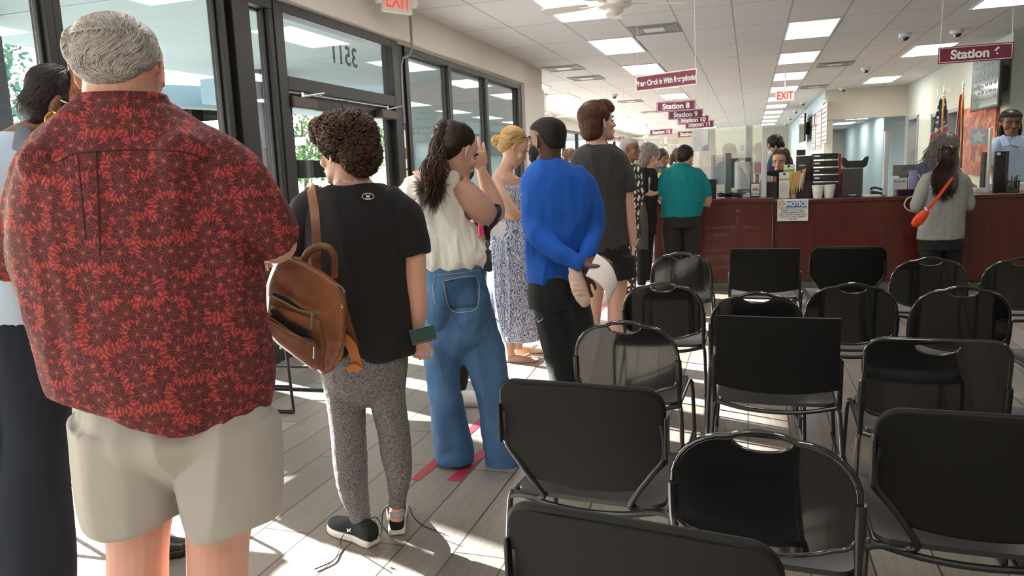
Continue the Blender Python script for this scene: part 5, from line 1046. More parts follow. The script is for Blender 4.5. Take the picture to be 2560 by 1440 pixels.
f.tube('shorts', [(1508, 610, 62, .76), (1512, 650, 64, .8)], flat=True); f.tube('shorts', [(1482, 640, 36, 1.1), (1484, 692, 36, 1.15)]); f.tube('shorts', [(1545, 640, 40, 1.1), (1550, 694, 42, 1.15)]); f.make('shorts', cloth('black', (.013, .013, .014)), voxel=.007, wr=folds(.004, (10, 10, 3), 2))
f.scalp(t=.018, low=-.045); f.hell('hair', 0, .035, .085, .070, .065, .050); f.hell('hair', 0, .075, .075, .05, .035, .028); o = f.make('hair', hairmat('chestnut', (.040, .014, .007), (.155, .060, .030), .42), voxel=.005, smooth=4); C, Rr, F, U, k = f.hf; cr = f.hp(0, -.07, .10)
f.strands(o, 3800, .065, lambda p, q: ((p-cr).normalized()*.8-U*.5+F*(.5 if (p-C).dot(U) > .06*k else 0)), r=.0014, lift=.004, jit=.24, curl=.001, seed=12)
for hx in (1478, 1540): q = f.P(hx, 900); shoe(f, Vector((q.x, q.y, 0))-FH*.06, PI/2+YAW, .28, M_SNK, M_SOLEW)
# ------------------------------------------------------------------ simple builder for the smaller standing people
def person(g, px, label, hd, sk, hair, top, bottom, tor, arms, legs, sleeves=(), hairfn=None, vox=.007, eyes=True, brow=(.03, .02, .015), lip=(.4, .15, .12), py=700, skirt=None, noleg=False, prints=None, topname='top', feet=True, ang=None):
    """hd = (x, y, height px, yaw, pitch); tor = torso rings (x, y, half-width[, ratio]); arms / sleeves / legs = limb tubes"""
    f = Fig(g, px, label, py); x, y, h = hd[:3]; f.tube(B, [(x, y+h*.1, h*.27), ((x+tor[0][0])/2, (y+h*.42+tor[0][1])/2, h*.25, .95), (tor[0][0], tor[0][1]+h*.05, h*.3, .85)])
    f.tube(B, [(t[0], t[1]+1, t[2]*.82)+((t[3]*.9,) if len(t) > 3 else (.6,)) for t in tor], flat=True)
    for a in arms: f.tube(B, a)
    for l in legs: f.tube(B, [(q[0], q[1], q[2]*.8)+tuple(q[3:]) for q in l])
    f.head(*hd[:5], eyes=eyes, brow=brow, lip=lip); f.hands = getattr(f, 'hands', [])
    for a in arms:
        q = list(a[-1])+[1, 0][len(a[-1])-3:]; q0 = list(a[-2])+[1, 0][len(a[-2])-3:]; w = f.P(q[0], q[1], q[4]); d = w-f.P(q0[0], q0[1], q0[4])
        f.hand(w, d, Z if abs(d.normalized().z) < .7 else -FH, 1 if q[0] > x else -1, .92, curl=(.4, .45, .5, .55))
    f.make(B, sk, voxel=min(vox, .006)); f.tube(topname, [t if len(t) > 3 else (*t, .66) for t in tor], flat=True)
    for s in sleeves:
        c = tor[min(3, len(tor)-1)]; s0 = s[0]; f.tube(topname, [(s0[0]+(c[0]-s0[0])*.4, s0[1]+4, s0[2]*.55)+tuple(s0[3:])] + list(s))
    f.make(topname, top, voxel=vox, wr=folds(.005, (10, 10, 3), px % 17, .003))
    if legs:
        for l in legs: f.tube('trousers', l)
        t = tor[-1]; f.tube('trousers', [(t[0], t[1]-6, t[2]*.93, .75), (t[0], t[1]+h*.45, t[2]*.95, .78)], flat=True); f.make('trousers', bottom, voxel=vox, wr=folds(.003, (9, 9, 2), 3))
        if feet:
            for l in legs: q = f.P(l[-1][0], l[-1][1]); shoe(f, Vector((q.x, q.y, 0))-FH*.05, PI/2+YAW if ang is None else ang, .26, M_SNK, M_BLACKP)
    if hairfn: hairfn(f)
    elif hair: f.scalp(t=.008, low=.0); f.make('hair', hair, voxel=.006, smooth=4)
    return f
H_DARK = hairmat('dark_brown', (.008, .005, .004), (.040, .018, .011)); H_BLK = hairmat('black', (.005, .004, .004), (.018, .013, .011)); M_BLK = cloth('black', (.013, .013, .014))
def flow(field, N, L, r=.003, t=.012, low=-.03, m=None, extra=(), **kw):
    def fn(f):
        f.scalp(t=t, low=low)
        for e in extra: f.hell('hair', *e)
        o = f.make('hair', m, voxel=.006, smooth=4); C, Rr, F, U, k = f.hf; kp = kw.pop('keep', None); f.strands(o, N, L, lambda p, q: field(f, p, q), r=r, lift=.003, keep=lambda p, q: (p-C).dot(F) < .03*k or (p-C).dot(U) > .07*k, **kw)
    return fn
down = lambda f, p, q: -Z-f.hf[2]*.15
# 9 only the hair of someone behind the blue shirt
person(8.0, 1428, 'person whose streaky brown hair shows between the blue and charcoal shirts', (1427, 402, 52, 30, 12), S_PALE, None, cloth('dark_teal', (.02, .04, .045)), M_BLK, [(1428, 432, 24, .8), (1428, 445, 42), (1428, 500, 46), (1428, 570, 44)], [[(1395, 455, 9), (1388, 510, 8), (1395, 550, 7)], [(1462, 455, 9), (1468, 510, 8), (1462, 550, 7)]], [[(1415, 570, 22), (1414, 660, 16), (1414, 745, 12)], [(1441, 570, 22), (1442, 660, 16), (1442, 745, 12)]],
       [[(1400, 450, 12), (1390, 505, 11), (1394, 540, 10)], [(1456, 450, 12), (1467, 505, 11), (1463, 540, 10)]], flow(down, 400, .12, m=hairmat('streaky_brown', (.04, .022, .014), (.36, .22, .12)), jit=.12, low=-.06), eyes=False)
# 10 older man behind the boy
def geo(nt, p):
    tc = nd(nt, 'ShaderNodeTexCoord'); c = nd(nt, 'ShaderNodeTexMagic', i_Scale=9.0, i_Distortion=1.2, turbulence_depth=2); nt.links.new(tc.outputs['Object'], c.inputs[0]); s = nd(nt, 'ShaderNodeSeparateColor'); nt.links.new(c.outputs[0], s.inputs[0]); return mixc(nt, mth(nt, 'GREATER_THAN', s.outputs[0], .5), (.015, .015, .015), (.66, .60, .50))
M_GEO = rampmat('cloth_black_cream_key_print', geo, .85)
person(7.3, 1556, 'person with cropped white hair in black and cream prints behind the tall boy', (1575, 372, 56, 118, 2), S_BROWN, None, M_GEO, M_GEO, [(1566, 410, 22, .8), (1560, 425, 44), (1556, 470, 46), (1556, 560, 42), (1556, 600, 42)], [[(1594, 440, 12), (1600, 500, 10), (1592, 525, 9), (1588, 542, 8)], [(1520, 440, 12), (1516, 500, 10), (1522, 550, 8)]], [[(1545, 600, 22), (1546, 660, 20), (1546, 716, 16), (1546, 770, 13)], [(1570, 600, 22), (1572, 660, 20), (1574, 716, 16), (1574, 770, 13)]],
       [[(1588, 432, 14), (1594, 478, 15), (1594, 512, 14)], [(1526, 432, 14), (1518, 478, 15), (1517, 510, 14)]], lambda f: (f.crop(), f.make('hair', mat('white_stubble_hair', (.36, .33, .31), .9, 0, .2, 80, .4, 400), voxel=.005, smooth=3)), brow=(.10, .08, .07), lip=(.25, .1, .09), ang=.9)
# 11 grey-haired woman in black at the counter end
person(8.0, 1606, 'person with shoulder-length grey hair in a black cardigan at the counter end', (1625, 394, 60, 74, 22), S_PALE, None, M_BLK, M_BLK, [(1614, 420, 18, .8), (1612, 432, 30), (1611, 470, 34), (1611, 520, 31), (1612, 545, 30), (1612, 560, 30)], [[(1618, 445, 11, 1, -.05), (1614, 476, 10, 1, -.1), (1632, 484, 7, 1, -.06), (1648, 478, 6, 1, .0)], [(1640, 445, 10, 1, .1), (1646, 480, 8, 1, .1), (1656, 478, 6, 1, .05)]], [[(1606, 560, 20), (1605, 640, 14), (1604, 712, 10)], [(1618, 560, 20), (1617, 640, 14), (1616, 700, 10)]],
       [[(1608, 435, 14, 1, -.04), (1607, 468, 14, 1, -.1), (1613, 482, 10, 1, -.1)]], flow(lambda f, p, q: -Z*.9-f.hf[2]*.35+f.hf[1]*0, 900, .11, r=.0028, m=hairmat('grey_brown', (.085, .070, .055), (.42, .38, .33)), low=-.055, t=.012, extra=((0, -.07, -.07, .075, .045, .07),), jit=.14, curl=.003, seed=4), brow=(.25, .2, .17), vox=.007, ang=.6)
# 12 / 13 people farther down the hall
f = person(10.6, 1662, 'dark-haired person in grey and yellow farther behind the grey-haired woman', (1655, 395, 42, 80, 22), S_MED, hairmat('dark_grey', (.02, .017, .015), (.09, .08, .075)), cloth('slate', (.08, .09, .11)), M_BLK, [(1652, 416, 12, .8), (1651, 425, 20), (1650, 450, 22), (1651, 500, 22)], [[(1655, 432, 8, 1, -.1), (1660, 466, 7, 1, -.1), (1672, 468, 5, 1, .0)], [(1640, 432, 8), (1638, 466, 7), (1648, 490, 5)]], [[(1645, 500, 12), (1645, 590, 10), (1645, 680, 8)], [(1657, 500, 12), (1657, 590, 10), (1657, 680, 8)]], [[(1655, 430, 10, 1, -.1), (1659, 455, 9, 1, -.1)]], eyes=True)
f.tube('vest', [(1655, 432, 11, .6, -.14), (1657, 455, 12, .6, -.16), (1656, 485, 11, .6, -.14)]); f.make('vest', cloth('yellow', (.72, .42, .015)), voxel=.008)
person(11.2, 1690, 'person with a brown ponytail in a grey top beyond the teal polo shirt', (1700, 393, 40, 70, 8), S_PALE, None, cloth('taupe', (.08, .07, .068)), M_BLK, [(1694, 412, 11, .8), (1690, 422, 20), (1688, 450, 22), (1688, 500, 22)], [[(1706, 430, 7), (1710, 460, 6), (1716, 470, 4)], [(1672, 430, 7), (1668, 460, 6), (1676, 480, 4)]], [[(1682, 500, 12), (1682, 580, 9), (1682, 662, 8)], [(1696, 500, 12), (1696, 580, 9), (1696, 662, 8)]], [[(1703, 428, 9), (1709, 452, 8)], [(1676, 428, 9), (1669, 452, 8)]],
       flow(lambda f, p, q: (f.hp(0, -.12, .03)-p).normalized(), 250, .12, m=hairmat('mouse_brown', (.08, .05, .03), (.24, .16, .10)), low=.0, jit=.1, extra=((0, -.14, -.05, .025, .03, .09),)), eyes=False)
# 14 teal polo
f = person(7.98, 1706, 'person in a teal polo shirt and black jeans leaning on the counter', (1713, 396, 56, 38, 30), S_OLIVE, None, cloth('teal', (.004, .185, .195), .05), cloth('black_denim', (.020, .019, .019), .1, 30), [(1704, 414, 22, .85), (1706, 426, 36, .74), (1708, 446, 52), (1709, 480, 55), (1706, 512, 52, .7), (1703, 535, 50, .72), (1702, 541, 49, .72)], [[(1752, 450, 14), (1764, 490, 14, 1, .02), (1766, 505, 12, 1, .08), (1752, 500, 9, 1, .25), (1735, 492, 7, 1, .36)], [(1662, 450, 14), (1655, 488, 13, 1, .02), (1660, 502, 10, 1, .15), (1690, 490, 7, 1, .36)]], [[(1680, 560, 27), (1680, 620, 22), (1682, 680, 18), (1682, 752, 15)], [(1727, 560, 27), (1726, 620, 22), (1724, 680, 18), (1724, 752, 15)]],
           [[(1738, 436, 18), (1756, 464, 19), (1763, 490, 17, 1, .01)], [(1672, 436, 18), (1658, 466, 17), (1656, 488, 14, 1, .02)]], flow(lambda f, p, q: -f.hf[2]*.8-Z*.4, 500, .06, r=.002, m=H_BLK, low=-.015, t=.006, jit=.08), eyes=True, ang=PI/2+YAW-.4)
f.tube('collar', [(1703, 408, 21, .9), (1702, 414, 24, .9), (1702, 421, 27, .85)], flat=True); f.make('collar', MATS['cloth_teal'], voxel=.006)
# ------------------------------------------------------------------ staff behind the counter, on a raised floor
st('floor_raised', MB().bb((-1.4, 9.55, 0), (4.6, 12.8, .16)), mat('grey_office_carpet', (.12, .12, .125), .95, 0, .15, 60, .2, 300), smooth=0)
f = person(9.2, 1944, 'person with a brown bob and glasses in a black vest, seated behind the counter', (1951, 402, 54, -142, 14), S_TAN, None, cloth('black_vest', (.012, .012, .016)), M_BLK, [(1948, 426, 18, .85), (1945, 436, 34), (1942, 460, 42), (1942, 500, 42), (1942, 540, 42)], [[(1916, 446, 11, 1, -.02), (1910, 482, 10, 1, -.04), (1925, 492, 8, 1, -.2)], [(1976, 446, 11), (1982, 485, 10, 1, -.04), (1968, 494, 8, 1, -.2)]], [], [[(1920, 440, 13, 1, -.02), (1911, 476, 12, 1, -.05)], [(1972, 440, 13), (1981, 478, 12, 1, -.05)]],
           flow(lambda f, p, q: -Z-f.hf[2]*.1, 500, .14, r=.0026, m=hairmat('auburn_bob', (.05, .022, .013), (.20, .085, .045)), t=.014, low=-.06, jit=.08, extra=((0, -.06, -.05, .088, .05, .075), (.075, -.01, -.03, .018, .045, .07), (-.075, -.01, -.03, .018, .045, .07))), brow=(.07, .04, .03), topname='vest')
g = MB(); C, Rr, F, U, k = f.hf
for s in (-1, 1): g.tube([f.hp(.033*s+.021*math.cos(a), .093, -.004+.016*math.sin(a)) for a in [i*2*PI/18 for i in range(18)]], .0016, 6, closed=True).tube([f.hp(.054*s, .09, 0), f.hp(.076*s, .0, .0)], .0014, 5)
g.tube([f.hp(-.012, .095, .0), f.hp(.012, .095, .0)], .0014, 5).build('glasses', M_CHROME, f.root)
f.tube('sleeve', [(1919, 442, 14, 1, -.03), (1911, 470, 14, 1, -.06), (1912, 484, 12, 1, -.08)]); f.make('sleeve', cloth('blue_shirt', (.10, .16, .38)), voxel=.007, name='shirt_sleeve')
f = person(13.2, 1938, 'masked person with thick black hair standing far behind the seated clerk', (1936, 365, 40, -75, 28), S_OLIVE, None, cloth('navy_shirt', (.03, .05, .14)), M_BLK, [(1946, 384, 14, .85), (1950, 392, 26), (1950, 420, 30), (1950, 470, 30)], [[(1930, 402, 8), (1922, 440, 7), (1926, 462, 5)], [(1972, 402, 8), (1978, 440, 7), (1972, 462, 5)]], [[(1942, 470, 14), (1942, 540, 11), (1942, 606, 9)], [(1958, 470, 14), (1958, 540, 11), (1958, 606, 9)]], [[(1933, 398, 10), (1923, 430, 9)], [(1969, 398, 10), (1977, 430, 9)]],
           flow(lambda f, p, q: Vector((noise.noise(p*22), noise.noise(p*22+Vector((7, 0, 0))), -.2)), 500, .06, r=.004, m=H_BLK, t=.03, low=-.02, jit=.6, curl=.008), eyes=True)
f.hell('mask', 0, .075, -.06, .052, .045, .045); f.make('mask', mat('pale_blue_mask', (.45, .62, .70), .8), voxel=.006)
f = person(8.72, 2345, 'person in navy with wavy brown hair and glasses behind the Station 6 screen', (2368, 372, 62, 72, 6), S_MED, None, cloth('navy_shirt', (.03, .05, .14)), M_BLK, [(2350, 402, 20, .85), (2342, 414, 42), (2336, 440, 52), (2336, 480, 50), (2336, 540, 50)], [[(2300, 428, 13, 1, -.03), (2292, 462, 12, 1, -.08), (2310, 476, 9, 1, -.2)], [(2384, 430, 12), (2420, 462, 10, 1, -.1), (2440, 472, 8, 1, -.15)]], [], [[(2304, 422, 16, 1, -.03), (2294, 452, 15, 1, -.07)], [(2378, 424, 15), (2402, 450, 13, 1, -.06)]],
           flow(lambda f, p, q: -Z-f.hf[2]*.3, 500, .20, r=.004, m=hairmat('brown_waves', (.035, .020, .014), (.12, .075, .055)), t=.028, low=-.08, jit=.2, curl=.006, extra=((-.02, -.09, -.07, .095, .085, .11),), spread=1.0))
g = MB(); C, Rr, F, U, k = f.hf
for s in (-1, 1): g.tube([f.hp(.033*s+.021*math.cos(a), .093, -.004+.016*math.sin(a)) for a in [i*2*PI/18 for i in range(18)]], .0018, 6, closed=True).tube([f.hp(.054*s, .09, 0), f.hp(.076*s, .0, .0)], .0016, 5)
g.build('glasses', M_BLACKP, f.root)
f = person(8.8, 2530, 'person in a light blue shirt and black headband standing behind the counter', (2527, 309, 62, 198, 4), S_BROWN, None, cloth('light_blue_shirt', (.42, .56, .74), .03), M_BLK, [(2528, 340, 19, .9), (2530, 350, 36), (2530, 376, 46), (2529, 420, 46), (2528, 470, 50), (2528, 490, 50)], [[(2492, 365, 13), (2484, 410, 12), (2492, 450, 9, 1, -.12)], [(2568, 365, 13), (2578, 410, 12), (2572, 450, 9, 1, -.05)]], [[(2515, 500, 26), (2515, 580, 20), (2515, 668, 16)], [(2545, 500, 26), (2545, 580, 20), (2545, 668, 16)]], [[(2500, 356, 16), (2486, 392, 16), (2486, 420, 14)], [(2560, 356, 16), (2576, 392, 16), (2578, 420, 14)]],
           flow(lambda f, p, q: -Z-f.hf[2]*.2, 400, .12, r=.003, m=H_BLK, t=.012, low=-.05, jit=.1, extra=((-.075, -.02, -.06, .02, .035, .07), (.075, -.02, -.06, .02, .035, .07))), lip=(.22, .09, .08), brow=(.01, .008, .008), feet=False)
f.tube('headband', [(2527, 282, 21, 1.0), (2527, 287, 23.5, 1.1), (2527, 292, 24.5, 1.15)], flat=True); f.make('headband', M_BLK, voxel=.006)
cl = MB(); cl.prism([f.P(2512, 338, -.10), f.P(2527, 362, -.17), f.P(2506, 366, -.15), f.P(2503, 348, -.1)], FH*.012).prism([f.P(2542, 338, -.10), f.P(2527, 362, -.17), f.P(2550, 368, -.15), f.P(2553, 348, -.1)], FH*.012).build('collar', MATS['cloth_light_blue_shirt'], f.root, bevel=.004)
# 18 woman in the grey sweater at station 6
f = person(7.45, 2358, 'person with long dark hair in a grey sweater standing at the right counter', (2364, 398, 58, 12, 10), S_MED, None, rampmat('cloth_light_grey_heather', heather((.20, .20, .20), (.36, .355, .35)), .85), M_BLK, [(2363, 424, 22, .85), (2362, 434, 40, .74), (2361, 452, 55), (2360, 490, 55), (2356, 540, 53, .7), (2352, 580, 55, .72), (2350, 597, 54, .74)], [[(2312, 460, 14), (2294, 510, 13), (2297, 514, 12, 1, .08), (2318, 478, 9, 1, .27)], [(2410, 460, 14), (2420, 508, 13), (2418, 512, 12, 1, .08), (2410, 476, 9, 1, .27)]], [[(2328, 610, 28), (2328, 660, 22), (2330, 738, 16)], [(2378, 610, 28), (2378, 660, 22), (2376, 738, 16)]],
           [[(2322, 448, 18), (2302, 490, 17), (2292, 516, 15), (2298, 516, 13, 1, .08), (2312, 490, 11, 1, .19)], [(2402, 448, 18), (2416, 490, 16), (2421, 514, 14), (2417, 514, 13, 1, .08), (2412, 490, 11, 1, .19)]],
           flow(lambda f, p, q: -Z, 300, .12, r=.0035, m=H_DARK, t=.014, low=-.05, jit=.08), eyes=False, topname='sweater')
lg = MB(); rnd = random.Random(21); C, Rr, F, U, k = f.hf
for i in range(330):
    a = rnd.uniform(-1, 1); ex = 2358+a*22+rnd.gauss(0, 8); ey = 480+rnd.random()*30-abs(a)*18; d = -.15+.02*rnd.random(); lg.tube([f.hp(a*.05, -.02, .122), f.hp(a*.07, -.09, .085), f.hp(a*.085, -.105-.02*(1-abs(a)), -.03), f.P(2363+a*32, 432, d-.01), f.P(2361+a*30+rnd.gauss(0, 3), 460, d-.03), f.P(ex, ey, d-.02)], [.002, .005, .006, .006, .005, .001], 4, sub=3)
lg.build('long_hair', H_DARK, f.root)
# ================================================================== COUNTER AND WHAT STANDS ON IT
def mahog(nt, p):
    tc = nd(nt, 'ShaderNodeTexCoord'); mp = nd(nt, 'ShaderNodeMapping'); mp.inputs['Scale'].default_value = (26, 26, 1.2); nt.links.new(tc.outputs['Object'], mp.inputs[0]); n = nd(nt, 'ShaderNodeTexNoise', i_Scale=1.0, i_Detail=5.0); nt.links.new(mp.outputs[0], n.inputs['Vector'])
    p.inputs['Coat Weight'].default_value = .3; return mixc(nt, n.outputs[0], (.034, .0035, .0025), (.130, .015, .009))
M_MAHOG = rampmat('mahogany_laminate', mahog, .32)
M_TOP = mat('dark_counter_top', (.085, .045, .035), .25, 0, .15, 60)
t = thing('reception_counter', 'long dark red mahogany reception counter with a notice taped to its front', 'counter', (0, 8.75, 0))
MB().bb((-1.06, 8.72, .0), (.235, 8.80, 1.0)).bb((-1.06, 8.80, 0), (-.98, 9.5, 1.0)).build('front_panel', M_MAHOG, t, bevel=.004, smooth=0)
MB().bb((-1.10, 8.68, .995), (.25, 9.5, 1.04)).build('counter_top', M_MAHOG, t, bevel=.008, smooth=0)
MB().bb((.24, 8.82, 0), (4.2, 8.9, .975)).build('front_panel', M_MAHOG, t, bevel=.004, smooth=0)
MB().bb((.25, 8.79, .97), (4.2, 9.5, 1.015)).build('counter_top', M_MAHOG, t, bevel=.008, smooth=0)
MB().bb((1.34, 8.80, .12), (2.42, 8.825, .72)).build('recessed_panel', M_MAHOG, t, bevel=.004, smooth=0)
MB().bb((-1.08, 8.70, 0), (.24, 8.72, .09)).bb((.24, 8.80, 0), (4.2, 8.82, .09)).build('kick_plate', mat('grey_kick_plate', (.10, .095, .09), .5), t, smooth=0)
CT, CT2 = 1.041, 1.016
def bx(name, x0, y0, x1, y1, Y, dep, m, lb=None, cat=None, parent=None, grp=None, bevel=.003, base=None, kind=None):
    """box whose front face spans the pixel rectangle at distance Y and which is dep deep; base: let it stand on this height"""
    a, b = at_y(x0, y1, Y), at_y(x1, y0, Y); z0 = base if base is not None else a.z
    o = MB().bb((a.x, Y, z0), (b.x, Y+dep, b.z)).build(name, m, parent, bevel=bevel, smooth=0)
    if lb: tag(o, lb, cat, grp)
    return o
def lines(parent, x0, y0, x1, y1, Y, n, m=M_INK, fill=.45, seed=1, name='print', off=.0015):
    rnd = random.Random(seed); mb = MB(); a, b = at_y(x0, y0, Y), at_y(x1, y1, Y); h = (a.z-b.z)/n
    for i in range(n):
        z = a.z-(i+.5)*h; mb.bb((a.x, Y-off-.001, z-h*fill/2*.6), (a.x+(b.x-a.x)*(.75+.25*rnd.random()), Y-off, z+h*fill/2*.6))
    return mb.build(name, m, parent, smooth=0)
M_ALU = mat('brushed_aluminium', (.60, .61, .63), .35, .6, .05, 40)
# acrylic screens on posts
M_SCREEN = glassmat('screen_acrylic', (.94, .96, .97), 2.2, 0, .03); M_SCREEN2 = glassmat('clear_screen', (.95, .96, .965), 1.0, 0, .04)
t = thing('acrylic_screen', 'clear acrylic screen with an aluminium post on the left part of the counter', 'screen', (0, 8.95, CT), 0, 'acrylic screens')
a, b = at_y(1738, 336, 8.97), at_y(1906, 311, 8.97); MB().add([(a.x, 9.10, CT+.003), (b.x, 8.93, CT+.003), (b.x, 8.93, b.z), (a.x, 9.10, b.z-.02), (a.x+.001, 9.106, CT+.003), (b.x+.001, 8.936, CT+.003), (b.x+.001, 8.936, b.z), (a.x+.001, 9.106, b.z-.02)], [(0, 1, 2, 3), (7, 6, 5, 4), (0, 4, 5, 1), (1, 5, 6, 2), (2, 6, 7, 3), (3, 7, 4, 0)]).build('pane', M_SCREEN, t, smooth=0)
a, b = at_y(1904, 490, 8.9), at_y(1918, 344, 8.9); MB().bb((a.x, 8.9, CT), (b.x, 8.95, b.z)).build('post', M_ALU, t, bevel=.004, smooth=0)
t = thing('acrylic_screen', 'clear acrylic screen between two pale posts under the Station 6 sign', 'screen', (0, 9.0, CT2), 0, 'acrylic screens')
a, b = at_y(2224, 490, 9.0), at_y(2470, 290, 9.0); MB().bb((a.x, 9.02, CT2+.002), (b.x, 9.026, b.z)).build('pane', M_SCREEN2, t, smooth=0)
for x0, x1, y in ((2207, 2224, 328), (2466, 2482, 319)): a, b = at_y(x0, 487, 9.0), at_y(x1, y, 9.0); MB().bb((a.x, 9.0, CT2), (b.x, 9.06, b.z)).build('post', M_ALU, t, bevel=.004, smooth=0)
# notice on the counter front
t = thing('notice_sign', 'white taped notice with a blue NOTICE heading on the counter front', 'notice', at_y(1982, 525, 8.783)); c = t.location.copy(); a, b = at_y(1943, 553, 8.783), at_y(2021, 498, 8.783)
MB().bb((a.x, 8.781, a.z), (b.x, 8.785, b.z+.006)).build('sheet', mat('notice_paper', (.70, .69, .66), .7), t, smooth=0)
h0, h1 = at_y(1966, 518, 8.779), at_y(2018, 502, 8.779); MB().bb((h0.x, 8.779, h0.z), (h1.x, 8.7815, h1.z)).build('heading_band', mat('notice_blue', (.03, .16, .34), .6, var=.02), t, smooth=0)
text('NOTICE', .066, M_WTEXT, t, ((h0.x+h1.x)/2, 8.778, (h0.z+h1.z)/2), (PI/2, 0, 0), 'heading', bold=.002, sx=.88)
q = at_y(1955, 509, 8.779); MB().tube([(q.x+.028*math.cos(k*PI/12), 8.780, q.z+.028*math.sin(k*PI/12)) for k in range(24)], .004, 6, closed=True).bb((q.x-.02, 8.778, q.z-.004), (q.x+.02, 8.780, q.z+.004)).build('round_symbol', mat('symbol_ochre', (.55, .30, .06), .6), t)
text('FOR THE COURTESY AND\nRESPECT OF OTHERS,\nPLEASE REFRAIN FROM\nCELL PHONE USAGE AND\nTEXTING WHILE BEING\nSERVED', .0245, M_INK, t, at_y(1982, 534, 8.780), (PI/2, 0, 0), 'notice_text', align='CENTER')
# behind the left screen
t = bx('computer_monitor', 1822, 394, 1878, 470, 9.3, .04, M_BLACKP, 'dark monitor back behind the left acrylic screen', 'monitor'); q = at_y(1850, 470, 9.3); MB().bb((q.x-.03, 9.31, CT), (q.x+.03, 9.34, q.z+.02)).bb((q.x-.12, 9.28, CT), (q.x+.12, 9.42, CT+.012)).build('stand', M_BLACKP, t, smooth=0)
bx('computer_tower', 1812, 382, 1828, 480, 9.25, .2, mat('grey_tower', (.13, .13, .13), .4), 'grey upright computer box with a round black hole behind the papers', 'computer', base=CT)
bx('plastic_sheet', 1730, 322, 1772, 378, 9.085, .02, mat('crinkled_plastic', (.72, .74, .77), .25, 0, .15, 40, .9, 60), 'crinkled white plastic sheet hung behind the left acrylic screen', 'plastic sheet')
p1 = bx('plastic_sleeve', 1776, 386, 1815, 462, 9.06, .004, mat('sleeve_paper', (.74, .72, .72), .3, 0, .05, 20), 'printed page in a clear sleeve taped to the acrylic screen', 'page'); lines(p1, 1783, 395, 1810, 456, 9.06, 16, mat('grey_print', (.35, .34, .35), .8), .3)
p1 = bx('clipboard', 1836, 404, 1876, 474, 8.99, .006, M_PAPER, 'clipboard with a nearly blank white page leaning on the acrylic screen', 'clipboard'); lines(p1, 1842, 410, 1866, 424, 8.99, 3, mat('grey_print', (.35, .34, .35), .8), .3, 2); bx('clip', 1850, 401, 1862, 407, 8.98, .01, M_CHROME, parent=p1)
bx('backing_board', 1873, 402, 1878, 482, 9.0, .01, M_BLACKP, parent=p1)
t = bx('framed_card', 1875, 456, 1900, 492, 8.94, .012, M_BLACKP, 'small framed card with a rainbow and the words Be kind', 'framed card', base=CT); bx('card', 1878, 459, 1899, 490, 8.935, .006, mat('cream_card', (.70, .68, .62), .7), parent=t); q = at_y(1888.5, 478, 8.933)
for r, c in ((.040, (.55, .10, .07)), (.033, (.62, .38, .22)), (.026, (.10, .25, .14)), (.019, (.15, .12, .25)), (.012, (.55, .12, .10))): MB().tube([(q.x+r*math.cos(k*PI/14), 8.934, q.z+r*math.sin(k*PI/14)) for k in range(15)], .0024, 6).build('rainbow_band', mat('rainbow_%d' % int(r*1000), c, .7, var=0), t)
text('Be kind', .032, M_INK, t, (q.x, 8.933, q.z-.028), (PI/2, 0, 0), 'lettering')
cb = MB(); rnd = random.Random(8); q = at_y(1828, 482, 9.02)
for i in range(16): cb.tube([(q.x+rnd.uniform(-.16, .17), 9.02+rnd.uniform(-.05, .08), CT+.008+rnd.random()*.05) for k in range(6)], .005, 6, sub=4)
tag(cb.build('cable_bundle', M_BLACKP), 'tangle of black cables on the counter under the hanging papers', 'cables', kind='stuff')
t = bx('card_reader', 1764, 448, 1790, 492, 9.0, .12, M_BLACKP, 'black box shaped device beside the teal polo shirt', 'device', base=CT)
t = bx('paper_sign', 1738, 421, 1757, 446, 9.3, .004, M_PAPER, 'small white paper sign behind the teal polo shirt', 'paper sign'); MB().bb((t.data.vertices[0].co.x, 9.3, CT), (t.data.vertices[0].co.x+.02, 9.304, at_y(1745, 446, 9.3).z)).build('prop', M_PAPER, t, smooth=0)
t = bx('poster', 1845, 352, 1884, 384, 9.36, .004, M_PAPER, 'white printed sign with small black marks behind the clipboard', 'sign', base=CT); lines(t, 1852, 362, 1862, 376, 9.36, 3, M_INK, .7, 4)
t = bx('poster', 1884, 402, 1903, 436, 9.12, .004, M_PAPER, 'white card with a pink and blue print next to the screen post', 'card'); q = at_y(1893, 436, 9.12); MB().bb((q.x-.02, 9.122, CT), (q.x+.02, 9.13, q.z+.01)).build('stand', M_BLACKP, t, smooth=0); bx('pink_print', 1886, 408, 1902, 432, 9.117, .002, mat('pink_blue_print', (.55, .20, .35), .7, 0, .5, 40), parent=t)
t = bx('paper_stack', 1857, 484, 1878, 492, 8.98, .15, M_PAPER, 'short stack of white leaflets beside the rainbow card', 'paper stack', base=CT)
